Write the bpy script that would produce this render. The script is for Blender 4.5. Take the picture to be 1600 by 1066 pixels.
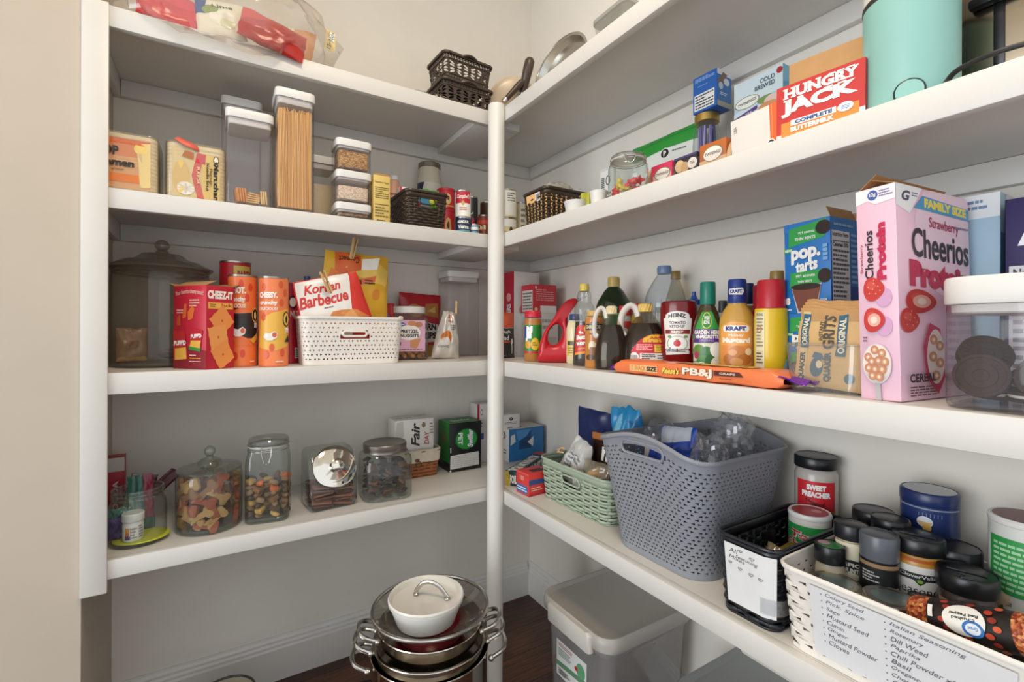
import bpy, bmesh, math, random
from mathutils import Vector, Matrix, noise
from mathutils.geometry import tessellate_polygon

for _o in list(bpy.data.objects):
    bpy.data.objects.remove(_o)
SC = bpy.context.scene
COL = SC.collection
PI = math.pi

# ------------------------------------------------------------------ camera
FP = 743.34                      # focal length in pixels of the 1600 px wide frame
YAW = math.radians(31.517)
ROLL = math.radians(0.2)
HOR = 516.8                      # height of the horizon in the picture
EYE = 1.11
_r0 = Vector((math.cos(YAW), -math.sin(YAW), 0))
FWD = Vector((math.sin(YAW), math.cos(YAW), 0))
RGT = _r0 * math.cos(ROLL) + Vector((0, 0, math.sin(ROLL)))
UPV = -_r0 * math.sin(ROLL) + Vector((0, 0, math.cos(ROLL)))
cam_data = bpy.data.cameras.new('camera')
cam_data.sensor_width = 36.0
cam_data.lens = FP / 1600 * 36.0
cam_data.shift_y = -(533 - HOR) / 1600
cam_data.clip_start = 0.02
cam = bpy.data.objects.new('camera', cam_data)
COL.objects.link(cam)
cam.matrix_world = Matrix(((RGT.x, UPV.x, -FWD.x, 0), (RGT.y, UPV.y, -FWD.y, 0), (RGT.z, UPV.z, -FWD.z, EYE), (0, 0, 0, 1)))
SC.camera = cam

# ------------------------------------------------------------------ light
SC.view_settings.view_transform = 'Standard'
SC.view_settings.look = 'None'
SC.view_settings.gamma = 1.0
SC.view_settings.use_curve_mapping = False
SC.view_settings.exposure = -0.04
SC.cycles.transparent_max_bounces = 28
SC.cycles.max_bounces = 8
SC.cycles.caustics_reflective = False
SC.cycles.caustics_refractive = False

world = bpy.data.worlds.new('daylight')
SC.world = world
world.use_nodes = True
_bg = world.node_tree.nodes['Background']
_bg.inputs[0].default_value = (0.93, 0.97, 1.0, 1)
_bg.inputs[1].default_value = 1.2


def area_light(name, loc, aim, sx, sy, power, color):
    d = bpy.data.lights.new(name, 'AREA')
    d.shape = 'RECTANGLE'
    d.size, d.size_y, d.energy, d.color = sx, sy, power, color
    o = bpy.data.objects.new(name, d)
    COL.objects.link(o)
    o.location = loc
    o.rotation_euler = (Vector(aim) - Vector(loc)).to_track_quat('-Z', 'Y').to_euler()
    return o


CEIL = 2.62
area_light('ceiling_lamp', (0.15, 0.35, CEIL - 0.06), (0.15, 0.35, 0), 0.38, 0.38, 14.5, (1.0, 0.83, 0.62))
area_light('window_daylight', (-4.0, 0.1, 1.15), (1.0, 0.45, 0.95), 2.6, 2.2, 98, (0.90, 0.96, 1.0))

# ------------------------------------------------------------------ where a line of sight meets a plane of the room
def ray(u, v):
    return FWD + RGT * ((u - 800) / FP) + UPV * ((HOR - v) / FP)


def at_y(y, u, v=HOR):
    d = ray(u, v)
    p = d * (y / d.y)
    return Vector((p.x, p.y, p.z + EYE))


def at_x(x, u, v=HOR):
    d = ray(u, v)
    p = d * (x / d.x)
    return Vector((p.x, p.y, p.z + EYE))


def at_z(z, u, v):
    d = ray(u, v)
    p = d * ((z - EYE) / d.z)
    return Vector((p.x, p.y, z))


# ------------------------------------------------------------------ materials
_mats = {}


def lin(h):
    h = h.lstrip('#')
    if len(h) == 3:
        h = ''.join(c * 2 for c in h)
    return tuple((c / 12.92 if c <= 0.04045 else ((c + 0.055) / 1.055) ** 2.4) for c in (int(h[i:i + 2], 16) / 255 for i in (0, 2, 4)))


def M(h, rough=0.45, metal=0.0, noise_amt=0.0, scale=60.0, bump=0.0, spec=0.5, name=None):
    key = (h, rough, metal, noise_amt, scale, bump, spec)
    if key in _mats:
        return _mats[key]
    m = bpy.data.materials.new(name or ('finish_' + h.lstrip('#')))
    m.use_nodes = True
    nt = m.node_tree
    b = nt.nodes['Principled BSDF']
    c = lin(h)
    b.inputs['Base Color'].default_value = (*c, 1)
    b.inputs['Roughness'].default_value = rough
    b.inputs['Metallic'].default_value = metal
    b.inputs['Specular IOR Level'].default_value = spec
    if noise_amt or bump:
        tc = nt.nodes.new('ShaderNodeTexCoord')
        nz = nt.nodes.new('ShaderNodeTexNoise')
        nz.inputs['Scale'].default_value = scale
        nz.inputs['Detail'].default_value = 4
        nt.links.new(tc.outputs['Object'], nz.inputs['Vector'])
        if noise_amt:
            rp = nt.nodes.new('ShaderNodeValToRGB')
            rp.color_ramp.elements[0].position = 0.3
            rp.color_ramp.elements[1].position = 0.7
            rp.color_ramp.elements[0].color = (*[x * (1 - noise_amt) for x in c], 1)
            rp.color_ramp.elements[1].color = (*[min(1, x * (1 + noise_amt)) for x in c], 1)
            nt.links.new(nz.outputs['Fac'], rp.inputs['Fac'])
            nt.links.new(rp.outputs['Color'], b.inputs['Base Color'])
        if bump:
            bp = nt.nodes.new('ShaderNodeBump')
            bp.inputs['Strength'].default_value = bump
            bp.inputs['Distance'].default_value = 0.002
            nt.links.new(nz.outputs['Fac'], bp.inputs['Height'])
            nt.links.new(bp.outputs['Normal'], b.inputs['Normal'])
    _mats[key] = m
    return m


def CLEAR(tint='ffffff', haze=0.04, shine=0.5, rough=0.04, hazecol='ffffff', base=0.03):
    """thin clear glass or plastic: see-through, with a reflection that grows towards the rim and a little haze"""
    key = ('clear', tint, haze, shine, rough, hazecol, base)
    if key in _mats:
        return _mats[key]
    m = bpy.data.materials.new('clear_' + tint)
    m.use_nodes = True
    nt = m.node_tree
    for n in list(nt.nodes):
        nt.nodes.remove(n)
    N = nt.nodes.new
    out = N('ShaderNodeOutputMaterial')
    tr = N('ShaderNodeBsdfTransparent')
    tr.inputs[0].default_value = (*lin(tint), 1)
    te = N('ShaderNodeMix'); te.data_type = 'RGBA'
    te.inputs[6].default_value = (*lin(tint), 1)
    te.inputs[7].default_value = (*[c_ * .42 for c_ in lin(tint)], 1)
    pe = N('ShaderNodeMath'); pe.operation = 'POWER'; pe.inputs[1].default_value = 3.0
    gl = N('ShaderNodeBsdfGlossy')
    gl.inputs['Roughness'].default_value = rough
    df = N('ShaderNodeBsdfDiffuse')
    df.inputs[0].default_value = (*lin(hazecol), 1)
    lw = N('ShaderNodeLayerWeight')
    lw.inputs[0].default_value = 0.35
    pw = N('ShaderNodeMath'); pw.operation = 'POWER'; pw.inputs[1].default_value = 2.5
    ml = N('ShaderNodeMath'); ml.operation = 'MULTIPLY_ADD'; ml.inputs[1].default_value = shine; ml.inputs[2].default_value = base
    nt.links.new(lw.outputs['Facing'], pw.inputs[0])
    nt.links.new(lw.outputs['Facing'], pe.inputs[0])
    nt.links.new(pe.outputs[0], te.inputs[0])
    nt.links.new(te.outputs[2], tr.inputs[0])
    nt.links.new(pw.outputs[0], ml.inputs[0])
    m1 = N('ShaderNodeMixShader'); m1.inputs[0].default_value = haze
    nt.links.new(tr.outputs[0], m1.inputs[1]); nt.links.new(df.outputs[0], m1.inputs[2])
    m2 = N('ShaderNodeMixShader')
    nt.links.new(ml.outputs[0], m2.inputs[0])
    nt.links.new(m1.outputs[0], m2.inputs[1]); nt.links.new(gl.outputs[0], m2.inputs[2])
    nt.links.new(m2.outputs[0], out.inputs[0])
    _mats[key] = m
    return m


# ------------------------------------------------------------------ lettering
_txt = {}


def text_tris(s, bold=0.0, shear=0.0):
    key = (s, bold, shear)
    if key in _txt:
        return _txt[key]
    cu = bpy.data.curves.new('lettering', 'FONT')
    cu.body = s
    cu.dimensions = '2D'
    cu.fill_mode = 'FRONT'
    cu.resolution_u = 3
    cu.offset = bold
    cu.shear = shear
    cu.align_x = 'CENTER'
    o = bpy.data.objects.new('lettering', cu)
    me = bpy.data.meshes.new_from_object(o)
    vs = [(v.co.x, v.co.y) for v in me.vertices]
    me.calc_loop_triangles()
    tr = [tuple(t.vertices) for t in me.loop_triangles]
    bpy.data.objects.remove(o)
    bpy.data.curves.remove(cu)
    bpy.data.meshes.remove(me)
    if vs:
        x0, x1 = min(v[0] for v in vs), max(v[0] for v in vs)
        y0, y1 = min(v[1] for v in vs), max(v[1] for v in vs)
        vs = [((x - x0) / max(1e-6, x1 - x0), (y - y0) / max(1e-6, y1 - y0)) for x, y in vs]
    _txt[key] = (vs, tr)
    return _txt[key]


def split_tris(vs, tr, lim):
    """cut triangles until no edge is longer than lim = (du, dv) so they can follow a curved face"""
    vs = list(vs)
    todo, done = list(tr), []
    mid = {}
    while todo:
        t = todo.pop()
        worst, e = 1.0, None
        for i in range(3):
            a, b = t[i], t[(i + 1) % 3]
            l = max(abs(vs[a][0] - vs[b][0]) / lim[0], abs(vs[a][1] - vs[b][1]) / lim[1])
            if l > worst:
                worst, e = l, i
        if e is None:
            done.append(t)
            continue
        a, b, c = t[e], t[(e + 1) % 3], t[(e + 2) % 3]
        k = (min(a, b), max(a, b))
        if k not in mid:
            mid[k] = len(vs)
            vs.append(((vs[a][0] + vs[b][0]) / 2, (vs[a][1] + vs[b][1]) / 2))
        m = mid[k]
        todo += [(a, m, c), (m, b, c)]
    return vs, done


def rrect(w, d, r, n=5):
    r = min(r, w / 2 - 1e-5, d / 2 - 1e-5)
    pts = []
    for cx, cy, a0 in ((w / 2 - r, -d / 2 + r, -PI / 2), (w / 2 - r, d / 2 - r, 0), (-w / 2 + r, d / 2 - r, PI / 2), (-w / 2 + r, -d / 2 + r, PI)):
        for i in range(n + 1):
            a = a0 + PI / 2 * i / n
            pts.append((cx + r * math.cos(a), cy + r * math.sin(a)))
    return pts


def oval(w, d, n=28):
    return [(w / 2 * math.cos(2 * PI * i / n), d / 2 * math.sin(2 * PI * i / n)) for i in range(n)]


# ------------------------------------------------------------------ faces that carry print: (u, v in 0..1, lift) -> point
def F_front(w, d, h, z0=0, y=None):
    yy = -d / 2 if y is None else y
    return lambda u, v, o: (w * (u - .5), yy - o, z0 + h * v)


def F_left(w, d, h, z0=0):
    return lambda u, v, o: (-w / 2 - o, d * (.5 - u), z0 + h * v)


def F_right(w, d, h, z0=0):
    return lambda u, v, o: (w / 2 + o, d * (u - .5), z0 + h * v)


def F_top(w, d, h):
    return lambda u, v, o: (w * (u - .5), d * (v - .5), h + o)


def F_cyl(rf, z0, z1, span, a_mid=0.0, sx=1.0, sy=1.0):
    """round the upright axis; span in radians, centred a_mid away from the front (-Y)"""
    def f(u, v, o):
        a = -PI / 2 + a_mid + span * (u - .5)
        r = (rf(v) if callable(rf) else rf) + o
        return (r * sx * math.cos(a), r * sy * math.sin(a), z0 + (z1 - z0) * v)
    f.lim = (0.16 / max(span, .2), 0.2)
    return f


class MB:
    def __init__(self):
        self.v, self.f, self.m, self.mats, self.sm = [], [], [], [], []

    def mi(self, mat):
        if isinstance(mat, str):
            mat = M(mat)
        if mat not in self.mats:
            self.mats.append(mat)
        return self.mats.index(mat)

    def add(self, vs, fs, mat, X=None):
        b = len(self.v)
        if X is not None:
            vs = [tuple(X @ Vector(p)) for p in vs]
        self.v += [tuple(p) for p in vs]
        k = self.mi(mat)
        for f in fs:
            self.f.append(tuple(b + i for i in f))
            self.m.append(k)
        return self

    def box(self, x0, x1, y0, y1, z0, z1, mat, bev=0.0, seg=2, X=None):
        bm = bmesh.new()
        bmesh.ops.create_cube(bm, size=1)
        for q in bm.verts:
            q.co = Vector((x0 if q.co.x < 0 else x1, y0 if q.co.y < 0 else y1, z0 if q.co.z < 0 else z1))
        if bev:
            bmesh.ops.bevel(bm, geom=list(bm.edges), offset=bev, segments=seg, profile=.5, affect='EDGES')
        bm.verts.index_update()
        self.add([q.co.copy() for q in bm.verts], [[q.index for q in f.verts] for f in bm.faces], mat, X)
        bm.free()
        return self

    def loft(self, rings, mat, cap0=True, cap1=True, closed=True, X=None):
        n = len(rings[0])
        vs = [p for r in rings for p in r]
        fs = []
        for k in range(len(rings) - 1):
            for i in range(n if closed else n - 1):
                j = (i + 1) % n
                fs.append((k * n + i, k * n + j, (k + 1) * n + j, (k + 1) * n + i))
        if cap0:
            fs.append(tuple(range(n - 1, -1, -1)))
        if cap1:
            fs.append(tuple((len(rings) - 1) * n + i for i in range(n)))
        return self.add(vs, fs, mat, X)

    def prof(self, shape, levels, mat, cap0=True, cap1=True, X=None):
        """stack of one outline: levels = [(scale_x, scale_y, z) or (scale, z)]"""
        rings = []
        for l in levels:
            sx, sy, z = (l[0], l[0], l[1]) if len(l) == 2 else l[:3]
            rings.append([(p[0] * sx, p[1] * sy, z) for p in shape])
        return self.loft(rings, mat, cap0, cap1, X=X)

    def lathe(self, pr, mat, n=32, cap0=True, cap1=True, sx=1, sy=1, X=None):
        rings = [[(r * sx * math.cos(2 * PI * i / n), r * sy * math.sin(2 * PI * i / n), z) for i in range(n)] for r, z in pr]
        return self.loft(rings, mat, cap0 and pr[0][0] > 1e-5, cap1 and pr[-1][0] > 1e-5, X=X)

    def tube(self, path, r, mat, n=8, closed=False, X=None, flat=None):
        P = [Vector(p) for p in path]
        k = len(P)
        rings, nrm = [], None
        for i in range(k):
            if closed:
                t = P[(i + 1) % k] - P[i - 1]
            else:
                t = P[min(i + 1, k - 1)] - P[max(i - 1, 0)]
            t.normalize()
            if nrm is None:
                nrm = t.orthogonal().normalized()
                if abs(t.z) < .9:
                    nrm = (Vector((0, 0, 1)) - t * t.z).normalized()
            nrm = (nrm - t * nrm.dot(t)).normalized()
            bi = t.cross(nrm)
            rr = r[i] if isinstance(r, (list, tuple)) else r
            fl = flat or 1.0
            rings.append([tuple(P[i] + nrm * (rr * math.cos(2 * PI * j / n)) + bi * (rr * fl * math.sin(2 * PI * j / n))) for j in range(n)])
        if closed:
            rings.append(rings[0])
        return self.loft(rings, mat, not closed, not closed, X=X)

    def grid(self, fn, nu, nv, mat, wrap=False, X=None, flip=False):
        vs = [fn(i / nu, j / nv) for j in range(nv + 1) for i in range(nu + 1)]
        fs = []
        for j in range(nv):
            for i in range(nu):
                a = j * (nu + 1) + i
                q = (a, a + 1, a + nu + 2, a + nu + 1)
                fs.append(q[::-1] if flip else q)
        return self.add(vs, fs, mat, X)

    def ellipsoid(self, c, r, mat, nu=16, nv=10, amp=0, fr=3, seed=0, X=None):
        def fn(u, v):
            a, b = 2 * PI * u, PI * v
            d = Vector((math.cos(a) * math.sin(b), math.sin(a) * math.sin(b), -math.cos(b)))
            k = 1 + (amp * noise.noise(d * fr + Vector((seed, seed * 1.7, 3))) if amp else 0)
            return (c[0] + r[0] * d.x * k, c[1] + r[1] * d.y * k, c[2] + r[2] * d.z * k)
        return self.grid(fn, nu, nv, mat, X=X)

    # flat print laid on a face
    def art(self, surf, items, lift=0.0003, step=0.00012, rough=.45):
        lim = getattr(surf, 'lim', None)
        for k, it in enumerate(items):
            t = it[0]
            opt = it[-1] if isinstance(it[-1], dict) else {}
            if t == 'r':
                _, x0, y0, x1, y1, c = it[:6]
                vs, tr = [(x0, y0), (x1, y0), (x1, y1), (x0, y1)], [(0, 1, 2), (0, 2, 3)]
            elif t == 'e':
                _, cx, cy, rx, ry, c = it[:6]
                n = 24
                vs = [(cx, cy)] + [(cx + rx * math.cos(2 * PI * i / n), cy + ry * math.sin(2 * PI * i / n)) for i in range(n)]
                tr = [(0, 1 + i, 1 + (i + 1) % n) for i in range(n)]
            elif t == 'ring':
                _, cx, cy, rx, ry, w, c = it[:7]
                n = 24
                vs = [(cx + rx * q * math.cos(2 * PI * i / n), cy + ry * q * math.sin(2 * PI * i / n)) for q in (1, 1 - w) for i in range(n)]
                tr = []
                for i in range(n):
                    j = (i + 1) % n
                    tr += [(i, j, n + j), (i, n + j, n + i)]
            elif t == 'p':
                _, pts, c = it[:3]
                vs = list(pts)
                tr = [tuple(q) for q in tessellate_polygon([[Vector((p[0], p[1], 0)) for p in pts]])]
                fixed = []
                for q in tr:
                    (ax, ay), (bx, by), (cx, cy) = (vs[i] for i in q)
                    fixed.append(q if (bx - ax) * (cy - ay) - (by - ay) * (cx - ax) > 0 else q[::-1])
                tr = fixed
            elif t == 'l':
                _, n, x0, y0, x1, y1, c = it[:7]
                rnd = random.Random(n * 7 + int(x0 * 100))
                vs, tr = [], []
                ph = (y1 - y0) / n
                for i in range(n):
                    y = y1 - ph * (i + .75)
                    xe = x0 + (x1 - x0) * (1 if rnd.random() < .5 else rnd.uniform(.55, .95))
                    x = x0
                    while x < xe - 1e-4:
                        xx = min(xe, x + (x1 - x0) * rnd.uniform(.08, .22))
                        b = len(vs)
                        vs += [(x, y), (xx, y), (xx, y + ph * .5), (x, y + ph * .5)]
                        tr += [(b, b + 1, b + 2), (b, b + 2, b + 3)]
                        x = xx + (x1 - x0) * .025
            elif t == 't':
                _, s, x0, y0, x1, y1, c = it[:7]
                if 'ol' in opt:
                    oc, ow = opt['ol']
                    self._text(surf, s, x0, y0, x1, y1, oc, dict(opt, bold=opt.get('bold', .02) + ow, grow=ow), lift + step * (k - .4), lim, rough)
                self._text(surf, s, x0, y0, x1, y1, c, opt, lift + step * k, lim, rough)
                continue
            self._decal(surf, vs, tr, c, lift + step * k, lim, opt.get('rough', rough))
        return self

    def _text(self, surf, s, x0, y0, x1, y1, c, opt, o, lim, rough):
        vs, tr = text_tris(s, opt.get('bold', .02), opt.get('shear', 0))
        g = opt.get('grow', 0) * .45
        w, h = x1 - x0, y1 - y0
        if g:
            gy = g * 1.3 * h
            gx = gy * opt.get('asp', h / h) * .6
            gx = min(gx, .02 * w)
            x0, x1, y0, y1 = x0 - gx, x1 + gx, y0 - gy, y1 + gy
            w, h = x1 - x0, y1 - y0
        rot, sl, arc = opt.get('rot', 0), opt.get('sl', 0), opt.get('arc', 0)
        out = []
        for a, b in vs:
            if rot == 90:
                x, y = x0 + (1 - b) * w, y0 + a * h
            elif rot == -90:
                x, y = x0 + b * w, y0 + (1 - a) * h
            elif rot == 180:
                x, y = x0 + (1 - a) * w, y0 + (1 - b) * h
            else:
                x, y = x0 + a * w, y0 + b * h + sl * (a - .5) + arc * (1 - (2 * a - 1) ** 2)
            out.append((x, y))
        self._decal(surf, out, tr, c, o, lim, rough)

    def _decal(self, surf, vs, tr, c, o, lim, rough):
        vs = [(min(1.0, max(0.0, a)), min(1.0, max(0.0, b))) for a, b in vs]
        if lim:
            vs, tr = split_tris(vs, tr, lim)
        mat = M(c, rough) if isinstance(c, str) else c
        self.add([surf(u, v, o) for u, v in vs], tr, mat)

    def build(self, name, parent=None, angle=35, merge=False, solid=0, sub=0, loc=None, rz=0):
        me = bpy.data.meshes.new(name)
        me.from_pydata(self.v, [], self.f)
        for m in self.mats:
            me.materials.append(m)
        me.polygons.foreach_set('material_index', self.m)
        if merge:
            bm = bmesh.new()
            bm.from_mesh(me)
            bmesh.ops.remove_doubles(bm, verts=bm.verts, dist=1e-5)
            if merge != 'weld':
                bmesh.ops.recalc_face_normals(bm, faces=bm.faces)
            bm.to_mesh(me)
            bm.free()
        me.polygons.foreach_set('use_smooth', [True] * len(me.polygons))
        me.set_sharp_from_angle(angle=math.radians(angle))
        me.update()
        o = bpy.data.objects.new(name, me)
        COL.objects.link(o)
        if parent is not None:
            o.parent = parent
        if solid:
            q = o.modifiers.new('thickness', 'SOLIDIFY')
            q.thickness = solid
            q.offset = 0
        if sub:
            q = o.modifiers.new('smooth', 'SUBSURF')
            q.levels = q.render_levels = sub
        if loc is not None:
            o.location = loc
            o.rotation_euler = (0, 0, rz)
        return o


def squeeze(items, a, b):
    """the same print moved into the band a..b of the face's height"""
    k = b - a
    out = []
    for it in items:
        it = list(it)
        t = it[0]
        if t == 'r': it[2], it[4] = a + k * it[2], a + k * it[4]
        elif t in ('e', 'ring'): it[2] = a + k * it[2]; it[4] *= k
        elif t == 'p': it[1] = [(x, a + k * y) for x, y in it[1]]
        elif t in ('l', 't'): it[3], it[5] = a + k * it[3], a + k * it[5]
        if isinstance(it[-1], dict) and 'sl' in it[-1]: it[-1] = dict(it[-1], sl=it[-1]['sl'] * k)
        out.append(tuple(it))
    return out


def tag(o, label, cat, group=None):
    o['label'] = label
    o['category'] = cat
    if group:
        o['group'] = group
    return o


def thing(name, label, cat, loc, rz=0, group=None, rx=0, ry=0):
    o = bpy.data.objects.new(name, None)
    o.empty_display_size = 0.02
    COL.objects.link(o)
    o.location = loc
    o.rotation_euler = (rx, ry, rz)
    return tag(o, label, cat, group)


def struct(mb, name, **k):
    o = mb.build(name, **k)
    o['kind'] = 'structure'
    return o


def copy_tree(o, parent=None):
    c = o.copy()
    COL.objects.link(c)
    if parent is not None:
        c.parent = parent
    for ch in list(o.children):
        copy_tree(ch, c)
    return c


# sizes and places from where a thing stands
Z1, Z2, Z3, Z4 = EYE + .7052, EYE + .3083, EYE - .0955, EYE - .5039      # shelf tops
Z1B, Z2B, Z3B, Z4B = EYE + .6593, EYE + .2647, EYE - .1426, EYE - .5448  # their undersides
FX, FY = .7604, 1.3393                                                  # front edges of the right and the back shelves
WX, WY = 1.124, 1.683                                                   # the two walls behind them


def face_cam(x, y):
    return math.atan2(-x, y)


def fit_y(u0, u1, vt, y, z):
    """a front lying in the plane y: centre x, width, height above z"""
    a, b = at_y(y, u0), at_y(y, u1)
    t = at_y(y, (u0 + u1) / 2, vt)
    return (a.x + b.x) / 2, b.x - a.x, t.z - z


def fit_x(u0, u1, vt, x, z):
    a, b = at_x(x, u0), at_x(x, u1)
    t = at_x(x, (u0 + u1) / 2, vt)
    return (a.y + b.y) / 2, a.y - b.y, t.z - z


def fit_c(u0, u1, vt, ax, co, z):
    """a round thing whose axis stands in the plane ax = co: x, y, radius, height"""
    u = (u0 + u1) / 2
    p = at_y(co, u, vt) if ax == 'y' else at_x(co, u, vt)
    d = Vector((p.x, p.y, 0)).dot(FWD)
    c = 1 / math.sqrt(1 + ((u - 800) / FP) ** 2)
    return p.x, p.y, (u1 - u0) / 2 * d / FP * c, p.z - z

# ------------------------------------------------------------------ the room
WALL = M('e9e3d9', .8, noise_amt=.02, scale=8, bump=.08, spec=.25, name='wall_paint')
WALLIN = M('d3d0ca', .75, noise_amt=.02, scale=8, bump=.06, spec=.25, name='alcove_paint')
TRIM = M('dfdcd6', .38, noise_amt=.012, scale=14, bump=.03, name='white_trim_paint')
SHELF = M('dbd8d3', .42, noise_amt=.012, scale=10, bump=.04, name='white_shelf_paint')


def floor_wood():
    m = bpy.data.materials.new('dark_wood_floor')
    m.use_nodes = True
    nt = m.node_tree
    b = nt.nodes['Principled BSDF']
    N, L = nt.nodes.new, nt.links.new
    tc = N('ShaderNodeTexCoord')
    mp = N('ShaderNodeMapping')
    mp.inputs['Rotation'].default_value = (0, 0, 0)
    br = N('ShaderNodeTexBrick')
    br.inputs['Scale'].default_value = 1.0
    br.inputs['Brick Width'].default_value = 1.1
    br.inputs['Row Height'].default_value = .125
    br.inputs['Mortar Size'].default_value = .0018
    br.inputs['Color1'].default_value = (*lin('5f3d2a'), 1)
    br.inputs['Color2'].default_value = (*lin('482c21'), 1)
    br.inputs['Mortar'].default_value = (*lin('120a07'), 1)
    mp2 = N('ShaderNodeMapping')
    mp2.inputs['Scale'].default_value = (3, 40, 1)
    nz = N('ShaderNodeTexNoise')
    nz.inputs['Scale'].default_value = 3
    nz.inputs['Detail'].default_value = 6
    mx = N('ShaderNodeMix'); mx.data_type = 'RGBA'; mx.blend_type = 'MULTIPLY'
    mx.inputs[0].default_value = .75
    rp = N('ShaderNodeValToRGB')
    rp.color_ramp.elements[0].position = .35
    rp.color_ramp.elements[0].color = (.25, .22, .2, 1)
    rp.color_ramp.elements[1].position = .68
    rp.color_ramp.elements[1].color = (1.3, 1.15, 1, 1)
    L(tc.outputs['Object'], mp.inputs[0]); L(mp.outputs[0], br.inputs['Vector'])
    L(tc.outputs['Object'], mp2.inputs[0]); L(mp2.outputs[0], nz.inputs['Vector'])
    L(nz.outputs['Fac'], rp.inputs[0])
    L(br.outputs['Color'], mx.inputs[6]); L(rp.outputs[0], mx.inputs[7])
    L(mx.outputs[2], b.inputs['Base Color'])
    b.inputs['Roughness'].default_value = .38
    return m


LWX = -.2515          # left wall of the alcove
struct(MB().box(-2.2, WX + .12, -1.6, WY + .12, -.08, 0, floor_wood()), 'floor')
struct(MB().box(-2.2, WX + .12, -1.0, WY + .12, CEIL, CEIL + .08, M('efe9de', .85, name='ceiling_paint')), 'ceiling')
struct(MB().box(LWX - .15, WX + .12, WY, WY + .12, 0, CEIL, WALL), 'wall_back')
struct(MB().box(WX, WX + .12, -.9, WY, 0, CEIL, WALL), 'wall_right')
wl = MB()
wl.box(-2.2, LWX, FY + .004, WY, 0, CEIL, M('c9bdae', .8, noise_amt=.02, scale=8, bump=.08, spec=.25, name='shaded_wall_paint'))  # wall paint darkened, so the weaker light on this wall sits in its colour
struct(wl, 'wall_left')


def baseboard(name, x0, y0, x1, y1, nx, ny):
    """moulded board from point to point, face towards (nx, ny)"""
    pr = [(0, 0), (.015, 0), (.015, .098), (.0125, .104), (.0125, .111), (.0095, .117), (.0095, .124), (.005, .131), (.004, .137), (0, .137)]
    mb = MB()
    rings = []
    for (x, y, s) in ((x0, y0, 1), (x1, y1, 1)):
        rings.append([(x + nx * d, y + ny * d, z) for d, z in pr])
    mb.loft(rings, TRIM)
    struct(mb, name, angle=20)


baseboard('baseboard_back', LWX, WY, WX - .015, WY, 0, -1)
baseboard('baseboard_right', WX, WY - .0, WX, -.9, -1, 0)

# shelves: two boards per level meeting at the post, a deeper trim along each front edge, cleats on the walls, joint plate under the seam
UND = .024            # how far the boards sit above the lower edge of their trim
for k, (zt, zb) in enumerate(((Z1, Z1B), (Z2, Z2B), (Z3, Z3B), (Z4, Z4B))):
    lvl = ('highest of four', 'second of four from the top', 'third of four from the top', 'lowest of four')[k]
    zu = zb + UND
    a = tag(MB().box(LWX, WX, FY + .0192, WY - .0005, zu, zt, SHELF).build('back_shelf'), 'white painted shelf along the back wall, ' + lvl, 'shelf', 'shelves along the back wall')
    b = tag(MB().box(FX + .0192, WX - .0005, -.75, FY + .0188, zu, zt - .0001, SHELF).build('side_shelf'), 'white painted shelf along the right wall, ' + lvl, 'shelf', 'shelves along the right wall')
    MB().box(LWX, FX + .019, FY, FY + .019, zb, zt, SHELF, .0014).build('front_trim', a)
    MB().box(FX, FX + .019, -.75, FY - .0003, zb, zt, SHELF, .0014).build('front_trim', b)
    ct = zu - .0005
    MB().box(LWX + .018, WX, WY - .019, WY - .0005, ct - .046, ct, SHELF, .0015).build('wall_cleat', a)
    MB().box(LWX + .0005, LWX + .0175, FY + .03, WY - .001, ct - .046, ct, SHELF, .0015).build('end_cleat', a)
    MB().box(WX - .019, WX - .0005, -.75, WY - .02, ct - .046, ct, SHELF, .0015).build('wall_cleat', b)
    if k < 2:
        MB().box(.69, .845, FY + .0195, WY - .02, ct - .0225, ct, SHELF, .0012).build('joint_plate', a)
        MB().box(.7805, .845, FY - .004, FY + .0185, ct - .0225, ct, SHELF, .0012).build('joint_block', b)

pm = MB()
pm.lathe([(.0257, 0), (.0257, Z1 + .002), (.025, Z1 + .004)], TRIM, 40)
tag(pm.build('shelf_post', loc=(FX - .0205, FY - .0345, 0)), 'round white post at the inner corner where both shelf runs meet', 'post')
sm = MB()
sm.box(LWX - .001, -.2075, FY - .006, FY + .0035, EYE - .571, Z1 + .002, TRIM, .0012)
struct(sm, 'trim_1')

# ceiling lamp fitting (above the picture)
lt = thing('ceiling_light', 'round flush ceiling lamp above the pantry floor', 'lamp', (.15, .35, CEIL))
MB().lathe([(.16, 0), (.16, -.02), (.15, -.025)], 'cfcfcf', 32).build('rim', lt)

# ------------------------------------------------------------------ kinds of things
WHITEP = M('e4e2de', .35, name='white_plastic')
STEEL = M('c9c6c0', .22, 1.0, name='brushed_steel')
TIN = M('b9b5ac', .3, 1.0, name='tin')
GOLD = M('c8a35a', .3, .8, name='gold_cap')
BLACKP = M('17171a', .3, name='black_plastic')
GLASS = CLEAR('f3f7f5', .03, .95, .03, 'e6eae8', .05)
POP = CLEAR('fbfafb', .032, .75, .05, 'e8e4e8', .028)
KRAFT = M('b58a5b', .75, noise_amt=.06, scale=40, name='kraft_board')
PAPERW = M('f1efe9', .6, name='white_paper')


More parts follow.
